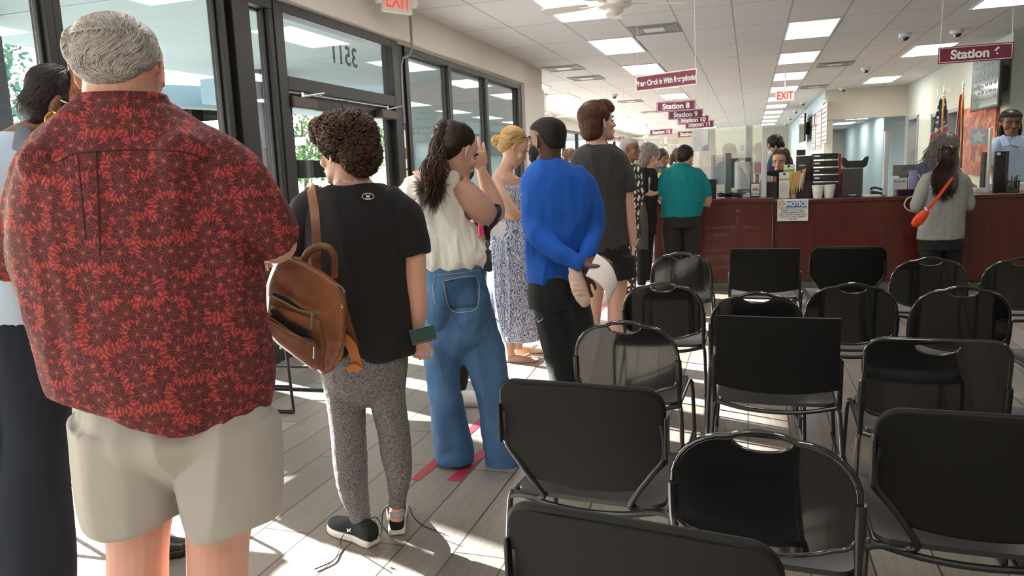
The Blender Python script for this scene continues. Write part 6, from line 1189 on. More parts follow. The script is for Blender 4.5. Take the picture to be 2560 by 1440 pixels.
# right part of the counter
t = bx('leaflet_holder', 1916, 454, 1943, 493, 9.0, .10, M_BLACKP, 'black leaflet box with printed cards beside the screen post', 'leaflet holder', base=CT2)
for i, c in enumerate(((.62, .56, .52), (.70, .66, .62), (.55, .14, .16))): bx('leaflet', 1918+8*i, 439+i, 1925+8*i, 460, 9.02+.01*i, .004, mat('leaflet_%d' % i, c, .7), parent=t)
M_LIME = mat('lime_green', (.28, .50, .03), .6, var=.02)
for i, (x0, y0, x1, y1, Y, base) in enumerate(((1958, 411, 1988, 492, 9.08, CT2), (1947, 430, 1974, 493, 8.98, CT2))):
    t = bx('brochure', x0, y0, x1, y1, Y, .02, M_PAPER, ('white brochure with a lime green band standing behind the front brochure', 'white brochure with a thin lime green band in front of the manila folders')[i], 'brochure', grp='green banded brochures', base=base)
    bx('green_band', x0+1, (423, 446)[i], x1-2, (431, 451)[i], Y-.002, .003, M_LIME, parent=t); lines(t, x0+3, (436, 458)[i], x1-4, (470, 484)[i], Y, 7, mat('grey_print', (.35, .34, .35), .8), .3, i)
    bx('square_mark', x0+11, y0+2, x0+17, y0+8, Y-.001, .002, M_INK, parent=t, bevel=0)
M_MANILA = mat('manila', (.72, .46, .17), .7, 0, .05, 12)
for i in range(6):
    x = 1971+i*6.6; top = 432-i*2.2+(8 if i == 4 else 0)
    a = at_y(x, 490, 9.0+.02*i); b = at_y(x+9, top, 9.0+.02*i); hh = b.z; y0 = 9.0+.022*i
    mb = MB().prism([Vector((a.x, y0, CT2+.018+.012*i)), Vector((a.x+.006, y0, CT2+.018+.012*i)), Vector((b.x+.012, y0, hh)), Vector((b.x-.03, y0, hh-.012)), Vector((a.x-.012, y0, (hh+CT2)/2+.03))], Vector((.02, .20, .0)))
    tag(mb.build('folder', M_PAPER if i == 4 else M_MANILA, bevel=.002, smooth=0), ['first manila folder next to the front brochure', 'second manila folder in the slanted rack', 'third manila folder in the slanted rack', 'fourth manila folder in the slanted rack', 'white folder among the manila ones', 'last manila folder, open, beside the black trays'][i], 'folder', 'folders in the slanted rack')
t = bx('file_rack', 1994, 452, 2030, 490, 9.14, .12, mat('dark_brown_rack', (.035, .025, .025), .4), 'dark slanted rack under the manila folders', 'rack', base=CT2)
t = bx('printer', 1992, 389, 2034, 422, 9.32, .2, mat('dark_printer', (.05, .048, .045), .45), 'dark boxy printer behind the manila folders', 'printer', base=CT2); bx('paper_feed', 1992, 374, 2014, 389, 9.34, .1, M_BLACKP, parent=t); bx('name_plate', 1997, 411, 2014, 416, 9.318, .003, mat('beige_plate', (.5, .45, .38), .5), parent=t)
M_TRAY = mat('tray_black', (.013, .013, .014), .3)
for i in range(5):
    y = 382+18.4*i; t = bx('letter_tray', 2032, y, 2096, y+17.2, 9.05, .3, M_TRAY, ['topmost black letter tray with white label', 'second black letter tray from the top', 'third black letter tray from the top', 'fourth black letter tray with thin white label', 'lowest black letter tray behind the white buckets'][i], 'letter tray', grp='stack of black letter trays', bevel=.006, base=CT2 if i == 4 else None)
    bx('label', 2036, y+6, (2055, 2050, 2048, 2049, 2046)[i], y+10.5, 9.047, .003, M_PAPER, parent=t); bx('finger_hole', 2050, y+6, 2058, y+11.5, 9.046, .003, M_INK, parent=t)
t = bx('label_roll', 2097, 384, 2104, 411, 9.1, .03, mat('red_roll', (.60, .03, .05), .5), 'red and white strip sticking up beside the black letter trays', 'strip', base=CT2)
M_BUCK = mat('white_enamel', (.74, .73, .72), .35)
for i, x in enumerate((2044, 2072)):
    p = at_y(x, 496, 8.90); t = thing('bucket', ('small white bucket, left of the two before the trays', 'small white bucket, right of the two before the trays')[i], 'bucket', (p.x, 8.90, CT2), 0, 'small white buckets')
    MB().lathe([(.001, 0), (.046, 0), (.062, .135), (.066, .138), (.062, .142), (.058, .135), (.044, .008), (.001, .008)], n=28).build('pail', M_BUCK, t, world=False)
    MB().tube([(.064*math.cos(k*PI/10), -.045*math.sin(k*PI/10)-.01, .128-.075*math.sin(k*PI/10)) for k in range(11)], .002, 6).build('handle', M_CHROME, t, world=False)
t = bx('desk_organizer', 2104, 420, 2158, 492, 9.05, .12, mat('smoky_panel', (.055, .050, .045), .35), 'tall dark stand with a slanted panel right of the letter trays', 'organizer', base=CT2); bx('side_frame', 2099, 432, 2104, 492, 9.04, .14, M_TRAY, parent=t); bx('front_label', 2122, 486, 2140, 489, 9.045, .004, M_PAPER, parent=t)
t = MB(); a, b = at_y(2106, 420, 9.1), at_y(2166, 390, 9.1); ring = [(0, .0), (.02, -.012), (.10, -.03), (.18, -.012), (.2, 0)]
w = b.x-a.x; h = b.z-a.z; pts = [Vector((a.x, 9.05, a.z+.02)), Vector((a.x+.03, 9.05, a.z)), Vector((b.x-.03, 9.05, a.z-.005)), Vector((b.x+.005, 9.05, a.z+.02)), Vector((b.x+.02, 9.05, b.z)), Vector((b.x-.02, 9.05, b.z-.012)), Vector((b.x-.05, 9.05, b.z-.045)), Vector((a.x+.05, 9.05, b.z-.045)), Vector((a.x+.02, 9.05, b.z-.012)), Vector((a.x-.01, 9.05, b.z-.005))]
tag(t.prism(pts, Vector((0, .22, 0))).build('open_bin', M_TRAY, bevel=.005, smooth=0), 'black curved open bin resting on top of the dark stand', 'bin'); 
t = thing('telephone', 'small black desk phone beside the pale post of the right screen', 'telephone', at_y(2194, 490, 9.1)); q = t.location.copy(); q.z = CT2; t.location.z = CT2
MB().prism([q+Vector((-.07, 0, 0)), q+Vector((.07, 0, 0)), q+Vector((.07, 0, .03)), q+Vector((-.07, 0, .06))], Vector((0, .14, 0))).build('base', M_BLACKP, t, bevel=.008, smooth=0); MB().tube([q+Vector((-.075, .0, .075)), q+Vector((-.03, -.01, .09)), q+Vector((.03, -.01, .07)), q+Vector((.07, 0, .045))], [.018, .012, .012, .018], 10, sub=3).build('handset', M_BLACKP, t)
t = bx('paper_stack', 2158, 487, 2204, 492, 8.92, .2, M_PAPER, 'loose white papers in front of the black phone', 'papers', base=CT2)
t = bx('display', 2232, 411, 2292, 440, 9.32, .03, mat('grey_screen', (.07, .073, .07), .35), 'dark grey flat display behind the white sign at the right counter', 'display', base=None); q = at_y(2262, 440, 9.32); MB().bb((q.x-.05, 9.34, CT2), (q.x+.05, 9.37, q.z+.01)).build('stand', M_BLACKP, t, smooth=0)
t = bx('sign_holder', 2232, 444, 2269, 490, 9.12, .01, M_PAPER, 'white sign with a heading and a rule standing beside the purple bottle', 'sign', base=CT2); text('FLASHES', .032, M_INK, t, at_y(2250, 454, 9.117), (PI/2, 0, 0), 'heading'); lines(t, 2237, 460, 2264, 464, 9.12, 1, M_INK, .15)
M_LILAC = mat('lilac_plastic', (.36, .28, .58), .3); p = at_y(2280, 490, 9.15); t = thing('spray_bottle', 'lilac spray bottle behind the purple tray', 'bottle', (p.x, 9.15, CT2))
MB().lathe([(.001, 0), (.042, 0), (.045, .04), (.040, .10), (.046, .17), (.04, .2), (.036, .205), (.04, .25), (.036, .258), (.001, .258)], n=24).build('body', M_LILAC, t, world=False); MB().tube([(.03, 0, .22), (.06, -.005, .205), (.066, -.005, .18)], .008, 8).build('trigger', mat('white_trigger', (.6, .58, .62), .4), t, world=False)
a, b = at_y(2243, 490, 8.95), at_y(2298, 473, 8.95); t = MB().loft([(Vector(((a.x+b.x)/2, 9.03, CT2)), Vector(((b.x-a.x)*.46, 0, 0)), Vector((0, .07, 0))), (Vector(((a.x+b.x)/2, 9.03, b.z)), Vector(((b.x-a.x)*.52, 0, 0)), Vector((0, .085, 0)))], 24, 8).build('tray', mat('aubergine_plastic', (.035, .008, .045), .4), bevel=.003); tag(t, 'dark purple tray on the counter edge beside the grey sweater', 'tray')
t = bx('computer_monitor', 2484, 377, 2524, 470, 9.18, .05, M_BLACKP, 'black monitor right of the Station 6 screen post', 'monitor', base=CT2); bx('sticker', 2492, 381, 2502, 388, 9.178, .003, M_PAPER, parent=t); bx('side_bezel', 2510, 377, 2524, 462, 9.172, .01, mat('grey_bezel', (.05, .05, .055), .35), parent=t)
t = bx('computer_monitor', 2452, 380, 2468, 458, 9.25, .05, mat('dark_grey_shell', (.045, .045, .05), .4), 'dark monitor edge seen through the acrylic left of the post', 'monitor', base=CT2)
for i, (x0, x1, y0, Y) in enumerate(((2439, 2466, 470, 9.12), (2480, 2520, 458, 9.35), (2545, 2575, 457, 9.3))): bx('paper_stack', x0, y0, x1, 488, Y, .18, M_PAPER, ('white stack of paper inside the right acrylic screen', 'white stack of paper under the black monitor', 'white stack of paper at the right edge of the counter')[i], 'paper stack', grp='paper stacks by station 6', base=CT2)
p = at_y(2530, 488, 9.02); t = thing('pen_holder', 'black wire pen holder full of odd things at the right of the counter', 'pen holder', (p.x, 9.02, CT2)); mb = MB()
for k in range(16): a = k*PI/8; mb.tube([(.055*math.cos(a), .05*math.sin(a), .0), (.06*math.cos(a), .055*math.sin(a), .12)], .004, 5)
for zz in (.004, .06, .12): mb.tube([(.06*math.cos(k*PI/10), .055*math.sin(k*PI/10), zz) for k in range(20)], .004, 5, closed=True)
mb.lathe([(.001, 0), (.055, 0), (.055, .006), (.001, .006)], n=20).build('cup', M_BLACKP, t, world=False); rnd = random.Random(6)
for k in range(9): x, y = rnd.uniform(-.04, .04), rnd.uniform(-.03, .03); MB().tube([(x*.5, y*.5, .01), (x*1.4, y*1.4, .14+.05*rnd.random())], .005, 6).build('pen', mat('pen_%d' % (k % 3), [(.02, .02, .03), (.35, .05, .05), (.06, .2, .05)][k % 3], .4, var=0), t, world=False)
t = bx('star_print', 2425, 322, 2469, 362, 9.015, .003, mat('pale_blue_print', (.42, .58, .70), .6), 'pale blue sheet with a white star taped to the right acrylic screen', 'sheet'); q = at_y(2446, 342, 9.012)
MB().prism([q+Vector(((.085 if k % 2 == 0 else .035)*math.sin(k*PI/5), 0, (.085 if k % 2 == 0 else .035)*math.cos(k*PI/5))) for k in range(10)], Vector((0, .002, 0))).build('star', mat('pale_star', (.72, .72, .74), .6), t, smooth=0)
tag(MB().tube([at_y(2300, 488, 8.78), at_y(2272, 494, 8.74), at_y(2261, 512, 8.72), at_y(2272, 526, 8.72), at_y(2296, 529, 8.74)], .007, 8, sub=5).build('cord', mat('white_cord', (.62, .6, .6), .5)), 'white cord looping off the counter beside the grey sweater', 'cord')
# stools for the two seated clerks
for n_, o in ((1944, 9.2), (2336, 8.72)):
    p = at_g(n_, 540, o); t = thing('office_stool', 'black office stool under the %s clerk' % ('glasses-wearing black-vested' if n_ < 2000 else 'navy-clad'), 'stool', (p.x, p.y, .16)); sh = p.z-.16+.02
    MB().lathe([(.001, sh-.07), (.2, sh-.06), (.21, sh-.02), (.19, sh), (.001, sh)], n=24).build('seat', M_BLACKP, t, world=False); MB().tube([(0, 0, .05), (0, 0, sh-.05)], .025, 12).build('column', M_CHROME, t, world=False)
    for k in range(5): MB().tube([(0, 0, .06), (.25*math.cos(k*1.257), .25*math.sin(k*1.257), .03)], [.022, .018], 8).build('leg', M_BLACKP, t, world=False)
# ================================================================== WALL THINGS
def wallq(name, X, pts, m, lb, cat, th=.02, grp=None, parent=None):
    """flat thing on the wall plane x = X: pts = (x, y) of two opposite pixel corners"""
    a, b = at_x(*pts[0], X), at_x(*pts[1], X); o = MB().bb((X, min(a.y, b.y), min(a.z, b.z)), (X+th, max(a.y, b.y), max(a.z, b.z))).build(name, m, parent, smooth=0, bevel=.003)
    if lb: tag(o, lb, cat, grp)
    return o
XB = 1.82
M_FR = mat('black_frame', (.015, .015, .016), .35)
for i, (p0, p1, lb, band) in enumerate((((2056, 258), (2064, 356), 'tall framed notice with lit window-like panes nearest the beige column', 3), ((2043, 278), (2050, 370), 'tall white notice with red lines second from the beige column', 2), ((2030, 318), (2036, 374), 'low white printed notice strip under the small frames on the blue wall', 1))):
    t = wallq('wall_notice', XB, (p0, p1), M_PAPER, lb, 'notice', .02, 'printed notices on the blue wall')
    y0, y1 = t.data.vertices[0].co.y, t.data.vertices[2].co.y; zs = [v.co.z for v in t.data.vertices]; ys = [v.co.y for v in t.data.vertices]; mb = MB(); rnd = random.Random(i)
    for k in range(9): zz = min(zs)+(max(zs)-min(zs))*(k+.5)/9; mb.bb((XB-.003, min(ys)+.02, zz-.012), (XB, max(ys)-.03-.1*rnd.random(), zz+.03*rnd.random()))
    mb.build('print', mat('notice_print_%d' % i, [(.10, .10, .11), (.45, .08, .08), (.2, .2, .22)][i], .7), t, smooth=0)
for p0, p1, lb in (((2038, 287), (2042, 313), 'small black framed picture beside the white notices'), ((2031, 289), (2036, 315), 'small pale framed picture on the blue wall'), ((2024.5, 297), (2029, 319), 'small black framed picture nearest the wall television')):
    t = wallq('picture_frame', XB, (p0, p1), M_FR, lb, 'picture', .025, 'small frames on the blue wall'); ys = [v.co.y for v in t.data.vertices]; zs = [v.co.z for v in t.data.vertices]; MB().bb((XB-.004, min(ys)+.06, min(zs)+.04), (XB, max(ys)-.06, max(zs)-.04)).build('print', mat('frame_print', (.5, .5, .5), .6, 0, .3, 8), t, smooth=0)
t = thing('television', 'black television on a bracket on the blue wall', 'television', at_x(2008, 322, 1.7)); a, b = at_x(2000, 294, 1.62), at_x(2011, 353, 1.62); MB().bb((1.60, min(a.y, b.y), b.z), (1.66, max(a.y, b.y), a.z)).build('screen', mat('tv_black', (.012, .012, .014), .12), t, bevel=.008, smooth=0); MB().bb((1.655, (a.y+b.y)/2-.2, (a.z+b.z)/2-.2), (1.838, (a.y+b.y)/2+.2, (a.z+b.z)/2+.2)).build('bracket', M_BLACKP, t, smooth=0)
a = at_x(2425, 281, 3.5); b = at_x(2494, 267, 3.5); hh = abs(a.y-b.y)*.60
t = thing('television', 'large wall television showing pale text beneath the Station 6 sign', 'television', (3.55, (a.y+b.y)/2, a.z)); MB().bb((3.50, b.y, a.z), (3.55, a.y, a.z+hh)).build('casing', M_BLACKP, t, bevel=.008, smooth=0); MB().bb((3.495, b.y+.03, a.z+.035), (3.501, a.y-.03, a.z+hh-.03)).build('screen', mat('tv_screen', (.07, .09, .085), .1, 0, .1, 3, emit=.9), t, smooth=0)
mb = MB(); rnd = random.Random(3)
for j in range(7):
    for k in range(6): y = b.y+.12+k*(a.y-b.y-.24)/6; z = a.z+hh-.14-j*hh*.115; mb.bb((3.492, y, z), (3.495, y+.10+.05*rnd.random(), z+.02+.03*rnd.random()))
mb.build('lettering', mat('screen_text', (.05, .05, .06), .3), t, smooth=0); MB().bb((3.55, (a.y+b.y)/2-.3, a.z+hh*.3), (3.748, (a.y+b.y)/2+.3, a.z+hh*.7)).build('bracket', M_BLACKP, t, smooth=0)
def autumn(nt, p):
    tc = nd(nt, 'ShaderNodeTexCoord'); n = nd(nt, 'ShaderNodeTexNoise', i_Scale=3.5, i_Detail=7.0, i_Roughness=.75, i_Distortion=.8); nt.links.new(tc.outputs['Object'], n.inputs['Vector']); r = nd(nt, 'ShaderNodeValToRGB'); e = r.color_ramp.elements; e[0].position = .3; e[0].color = (.045, .012, .012, 1); e[1].position = .62; e[1].color = (.62, .40, .30, 1); x = e.new(.42); x.color = (.26, .035, .02, 1); x = e.new(.52); x.color = (.42, .10, .04, 1); nt.links.new(n.outputs[0], r.inputs[0]); return r.outputs[0]
M_AUT = rampmat('autumn_picture', autumn, .5)
wallq('canvas_picture', 3.70, ((2407, 274), (2481, 440)), M_AUT, 'big canvas picture of red autumn foliage on the wall under the television', 'picture', .05, 'autumn canvas pictures')
t = MB().bb((4.0, 13.30, 1.9), (4.8, 13.35, 2.75)).build('canvas_picture', M_AUT, smooth=0); tag(t, 'red autumn canvas picture behind the head of the standing clerk', 'picture', group='autumn canvas pictures')
# flags
def flagtree(px, ytop, g, lb, cloth_m, w0, w1, ybot, eagle):
    p = at_g(px, 400, g); t = thing('flag', lb, 'flag', (p.x, p.y, 0)); top = at_g(px, ytop, g); MB().lathe([(.001, 0), (.16, 0), (.15, .05), (.03, .08), (.001, .08)], n=24).build('base', mat('brass', (.55, .38, .12), .3, 1.0), t, world=False)
    MB().tube([(0, 0, .05), (0, 0, top.z-.2)], .014, 10).build('pole', mat('brass', (.55, .38, .12), .3, 1.0), t, world=False); f_ = MB()
    if eagle:
        c = Vector((0, 0, top.z-.1)); f_.ell(c, R0*.025, FH*.025, Z*.06, 12, 8).ell(c+Z*.07, R0*.018, FH*.02, Z*.02, 10, 6)
        for s in (-1, 1): f_.prism([c+R0*s*.02+Z*.03, c+R0*s*.09+Z*.08, c+R0*s*.12+Z*.04, c+R0*s*.11-Z*.06, c+R0*s*.05-Z*.02], FH*.012)
        f_.ball(c-Z*.08, .022)
    else: f_.lathe([(.001, top.z-.2), (.018, top.z-.19), (.012, top.z-.14), (.022, top.z-.12), (.012, top.z-.1), (.026, top.z-.06), (.015, top.z-.02), (.001, top.z)], n=16)
    f_.build('finial', mat('silver_gilt', (.72, .68, .55), .25, .8), t, world=False)
    zt = top.z-.22; zb = at_g(px, ybot, g).z; secs = []; n = 26
    vs = []; N = 40
    for j in range(n+1):
        u = j/n; z = zt+(zb-zt)*u; w = w0+(w1-w0)*u**.8; off = -w*.55*u
        for k in range(N+1):
            v = k/N*2-1; vs.append(Vector((0, 0, z)) + R0*(off+v*w) + FH*(.03+.035*math.sin(v*9+u*2)*u+.0) )
    mb = MB().add(vs, [(j*(N+1)+k, j*(N+1)+k+1, (j+1)*(N+1)+k+1, (j+1)*(N+1)+k) for j in range(n) for k in range(N)]); o = mb.build('cloth', cloth_m, t, world=False, smooth=60); so = o.modifiers.new('s', 'SOLIDIFY'); so.thickness = .006
    MB().tube([(0, 0, zt+.02), Vector((0, 0, zt-.3))-R0*.03-FH*.03, Vector((0, 0, zt-.8))-R0*.02-FH*.05], .010, 6, sub=3).build('tassel_cord', mat('gold_cord', (.60, .36, .08), .6), t, world=False)
    return t
def usflag(nt, p):
    tc = nd(nt, 'ShaderNodeTexCoord'); sp = nd(nt, 'ShaderNodeSeparateXYZ'); nt.links.new(tc.outputs['Object'], sp.inputs[0]); x = mth(nt, 'ADD', mth(nt, 'MULTIPLY', sp.outputs[0], R0.x), mth(nt, 'MULTIPLY', sp.outputs[1], R0.y)); d = mth(nt, 'SUBTRACT', sp.outputs[2], mth(nt, 'MULTIPLY', x, .5))
    blue = mth(nt, 'GREATER_THAN', d, 1.93); st_ = mth(nt, 'GREATER_THAN', mth(nt, 'FRACT', mth(nt, 'MULTIPLY', d, 5.0)), .5)
    cb_ = nd(nt, 'ShaderNodeCombineXYZ'); nt.links.new(x, cb_.inputs[0]); nt.links.new(sp.outputs[2], cb_.inputs[1]); vo = nd(nt, 'ShaderNodeTexVoronoi', voronoi_dimensions='2D', i_Scale=9.5, i_Randomness=.25); nt.links.new(cb_.outputs[0], vo.inputs['Vector']); star = mth(nt, 'LESS_THAN', vo.outputs['Distance'], .24)
    return mixc(nt, blue, mixc(nt, st_, (.42, .03, .05), (.62, .58, .54)), mixc(nt, star, (.018, .022, .06), (.66, .66, .66)))
flagtree(2352, 214, 13.5, 'national flag with stars and stripes and a silver eagle on its pole', rampmat('flag_stars_stripes', usflag, .8), .05, .24, 440, 1)
def flflag(nt, p):
    tc = nd(nt, 'ShaderNodeTexCoord'); sp = nd(nt, 'ShaderNodeSeparateXYZ'); nt.links.new(tc.outputs['Object'], sp.inputs[0]); x = mth(nt, 'ADD', mth(nt, 'MULTIPLY', sp.outputs[0], R0.x), mth(nt, 'MULTIPLY', sp.outputs[1], R0.y)); w = mth(nt, 'GREATER_THAN', mth(nt, 'ABSOLUTE', x), .055); return mixc(nt, w, (.40, .03, .03), (.66, .62, .58))
flagtree(2399, 203, 13.0, 'red and white flag with a spear-tipped pole right of the starred flag', rampmat('flag_red_white', flflag, .8), .035, .10, 420, 0)
# white partition frame far down the hall
t = thing('office_partition', 'pale framed glass partition far behind the grey-haired woman', 'partition', (0, 24, 0)); a = at_y(1580, 343, 24); mb = MB()
for x0, y0, x1, y1 in ((1580, 343, 1668, 347), (1661, 343, 1667, 432), (1652, 360, 1656, 432), (1653, 360, 1697, 364), (1693, 362, 1700, 400), (1612, 347, 1615, 432), (1580, 343, 1583, 432)): a, b = at_y(x0, y1, 24), at_y(x1, y0, 24); mb.bb((a.x, 24, 0 if y1 > 390 else a.z), (b.x, 24.06, b.z))
mb.build('frame', mat('pale_frame', (.62, .62, .62), .5), t, smooth=0); a, b = at_y(1580, 432, 24), at_y(1697, 347, 24); MB().bb((a.x, 24.02, 0), (b.x, 24.03, b.z)).build('pane', M_ACRYL, t, smooth=0)
# ================================================================== CARRIED THINGS
def leather(nt, p):
    tc = nd(nt, 'ShaderNodeTexCoord'); n = nd(nt, 'ShaderNodeTexNoise', i_Scale=7.0, i_Detail=5.0); nt.links.new(tc.outputs['Object'], n.inputs['Vector']); n2 = nd(nt, 'ShaderNodeTexVoronoi', i_Scale=300.0); nt.links.new(tc.outputs['Object'], n2.inputs['Vector'])
    b = nd(nt, 'ShaderNodeBump', i_Strength=.15, i_Distance=.001); nt.links.new(n2.outputs[0], b.inputs['Height']); nt.links.new(b.outputs[0], p.inputs['Normal']); p.inputs['Specular IOR Level'].default_value = .5
    return mixc(nt, mth(nt, 'MULTIPLY', mth(nt, 'SUBTRACT', n.outputs[0], .28), 2.0), (.085, .030, .014), (.33, .125, .050))
M_LEATH = rampmat('cognac_leather', leather, .36); M_LEATH2 = mat('orange_webbing', (.42, .15, .035), .55, 0, .06, 20); M_ZIP = mat('antique_zip', (.20, .16, .12), .35, .8, .2, 300)
GB = 2.78
BQ = lambda x, y, d=0.0: at_g(x, y, GB+d)
c = BQ(770, 790, -.28); t = thing('backpack', 'brown leather backpack with open zip pockets hanging from the shoulder in the black tee', 'backpack', c)
class FV(Fig):
    def __init__(self, root, g): self.g = g; self.root = root; self.o = parent_loc(root); self.v = {}
bp = FV(t, GB)
def slab(vol, ring, d0, d1, inset=0.0):
    """closed volume over a pixel outline between two depths"""
    cx = sum(p[0] for p in ring)/len(ring); cy = sum(p[1] for p in ring)/len(ring); n = len(ring); vs = []; L = [(d0, 1-inset), (d0+(d1-d0)*.2, 1.0), (d1-(d1-d0)*.2, 1.0), (d1, 1-inset)]
    for d, s in L: vs += [at_g(cx+(x-cx)*s, cy+(y-cy)*s, GB+d) for x, y in ring]
    fs = [(j*n+i, j*n+(i+1) % n, (j+1)*n+(i+1) % n, (j+1)*n+i) for j in range(len(L)-1) for i in range(n)] + [tuple(range(n))[::-1], tuple((len(L)-1)*n+i for i in range(n))]; bp.vol(vol).add(vs, fs)
body = [(688, 660), (700, 646), (722, 640), (760, 657), (812, 686), (848, 712), (862, 738), (866, 800), (862, 850), (850, 895), (832, 926), (806, 936), (790, 918), (740, 880), (690, 835), (668, 808), (664, 770), (668, 720), (677, 685)]
slab('body', body, -.36, -.175, .05); slab('body', [(674, 760), (720, 772), (800, 800), (812, 860), (806, 930), (770, 905), (700, 850), (668, 812)], -.385, -.34, .06)
bp.make('body', M_LEATH, voxel=.005, smooth=5, wr=folds(.004, (9, 9, 9), 3, .002, (22, 22, 22)))
slab('pocket', [(650, 786), (662, 792), (700, 816), (760, 848), (792, 862), (800, 880), (796, 922), (784, 924), (740, 892), (694, 858), (664, 826)], -.43, -.365, .07); bp.make('pocket', M_LEATH, 'front_pocket', voxel=.005, smooth=4, wr=folds(.003, (12, 12, 12), 5))
slab('pocket', [(834, 866), (850, 858), (862, 850), (858, 890), (842, 915), (826, 920)], -.34, -.19, .08); bp.make('pocket', M_LEATH, 'side_pocket', voxel=.005, smooth=4)
def zipp(name, pts, d, r=.004, m=M_ZIP, flat=1.0): return MB().tube([BQ(x, y, d) for x, y in pts], r, 8, sub=5).build(name, m, t)
zipp('zip', [(694, 644), (728, 652), (772, 680), (820, 706), (850, 716), (862, 732)], -.352, .0045); zipp('zip', [(672, 736), (705, 752), (750, 775), (786, 780), (806, 784)], -.395, .0035); zipp('zip', [(652, 784), (684, 800), (740, 838), (780, 852), (790, 866)], -.418, .0035)
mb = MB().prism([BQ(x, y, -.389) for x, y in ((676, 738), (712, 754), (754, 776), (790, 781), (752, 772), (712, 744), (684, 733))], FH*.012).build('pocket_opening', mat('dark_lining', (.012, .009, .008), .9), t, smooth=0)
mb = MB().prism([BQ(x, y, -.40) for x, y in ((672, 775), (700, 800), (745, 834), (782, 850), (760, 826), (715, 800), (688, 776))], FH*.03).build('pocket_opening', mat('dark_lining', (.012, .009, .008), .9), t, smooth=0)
for (x0, y0), (x1, y1), d in (((782, 782), (777, 822), -.40), ((786, 866), (786, 896), -.435), ((675, 742), (672, 788), -.40)): MB().tube([BQ(x0, y0, d), BQ(x1, y1, d)], [.004, .0055], 8).build('zip_pull', mat('zip_pull_metal', (.42, .38, .33), .3, .9, .1), t)
MB().tube([BQ(762, 668, -.24), BQ(764, 640, -.25), BQ(786, 620, -.25), BQ(818, 618, -.24), BQ(836, 645, -.23), BQ(836, 695, -.22)], .0085, 10, sub=6, flat=1.6).build('handle_loop', M_LEATH, t)
def strap(name, pts, w, m, th=.004):
    """flat strap through (x, y, dd) points"""
    q = catmull([tuple(map(float, p)) for p in pts], 6); P_ = [at_g(x, y, GB+d) for x, y, d in q]; vs = []
    for i, p in enumerate(P_):
        tn = (P_[min(i+1, len(P_)-1)]-P_[max(i-1, 0)]).normalized(); s = tn.cross(FH); s = s.normalized() if s.length > .2 else R0; nn = s.cross(tn).normalized(); vs += [p+s*w+nn*th, p-s*w+nn*th, p-s*w-nn*th, p+s*w-nn*th]
    n = len(P_); return MB().add(vs, [(4*i+k, 4*i+(k+1) % 4, 4*i+4+(k+1) % 4, 4*i+4+k) for i in range(n-1) for k in range(4)]+[(0, 3, 2, 1), (4*n-4, 4*n-3, 4*n-2, 4*n-1)]).build(name, m, t, smooth=40)
strap('shoulder_strap', [(792, 690, -.20), (792, 620, -.185), (788, 540, -.165), (780, 485, -.12), (776, 466, -.04), (778, 480, .06)], .016, M_LEATH)
strap('lower_strap', [(846, 720, -.20), (866, 790, -.19), (884, 850, -.185), (890, 880, -.185)], .011, M_LEATH); strap('lower_strap', [(856, 842, -.22), (880, 868, -.22), (896, 925, -.215)], .017, M_LEATH2); strap('lower_strap', [(868, 926, -.235), (886, 918, -.23), (898, 926, -.225)], .012, M_LEATH2)
MB().tube([BQ(846+10*math.cos(k*PI/8), 766+6*math.sin(k*PI/8), -.36) for k in range(16)], .0022, 6, closed=True).build('ring', M_CHROME, t); strap('ring_tab', [(838, 752, -.355), (846, 762, -.362)], .012, M_LEATH)
# wallet
c = at_g(1057, 838, 2.725); t = thing('wallet', 'dark green zip wallet in the hand of the person in grey leggings', 'wallet', c); ax = (R0*.95+Z*.20+FH*.1).normalized(); up = (Z*.95-R0*.2).normalized(); up = (up-ax*up.dot(ax)).normalized(); nn = ax.cross(up)
W_ = lambda a, b, d: c+ax*a+up*b+nn*d
M_GREEN = mat('bottle_green_leather', (.008, .050, .045), .4, 0, .08, 30, .1, 400)
MB().loft([(W_(s*.044, 0, 0), up*.028, nn*.012) for s in (-1.08, -1.0, 0, 1.0, 1.08)], 24, 6).build('case', M_GREEN, t, bevel=.003)
MB().prism([W_(-.046, .024, -.012), W_(.046, .024, -.012), W_(.046, .030, -.004), W_(-.046, .030, -.004)], nn*.014).build('phone_edge', mat('aqua_edge', (.07, .40, .38), .3), t); MB().tube([W_(-.045, -.02, .013), W_(.047, -.02, .013)], .0022, 6).build('zip', M_ZIP, t)
# wristlet on the elbow
GW = 3.52
c = at_g(1219, 650, GW-.02); t = thing('wristlet', 'black wristlet case hanging by a strap from the bent elbow', 'wristlet', c); Q = lambda x, y, d=0.0: at_g(x, y, GW-.02+d)
mb = MB().prism([Q(x, y, -.012) for x, y in ((1212, 627), (1220, 623), (1228, 626), (1231, 678), (1222, 681), (1210, 676), (1208, 640))], FH*.024).build('case', M_BLACKP, t, bevel=.005, smooth=0); MB().tube([Q(1226, 630, -.014), Q(1228, 655, -.014)], .002, 6).build('zip', M_CHROME, t)
MB().tube([Q(1220+4*math.cos(k*PI/6), 609+9*math.sin(k*PI/6)) for k in range(12)], .0025, 6, closed=True).tube([Q(1220, 617), Q(1221, 625)], .003, 6).build('clip', M_BLACKMETAL, t)
vs = []; pth = catmull([(1219., 600., .0), (1222., 575., -.02), (1238., 555., -.045), (1249., 530., -.03), (1244., 513., .05), (1232., 520., .14), (1222., 545., .12), (1214., 562., .07), (1217., 590., .0)], 5); P_ = [Q(*p) for p in pth]
for i, p in enumerate(P_):
    tn = (P_[min(i+1, len(P_)-1)]-P_[max(i-1, 0)]).normalized(); s = tn.cross(FH); s = s.normalized() if s.length > .25 else R0; q_ = s.cross(tn); vs += [p+s*.010+q_*.0015, p-s*.010+q_*.0015, p-s*.010-q_*.0015, p+s*.010-q_*.0015]
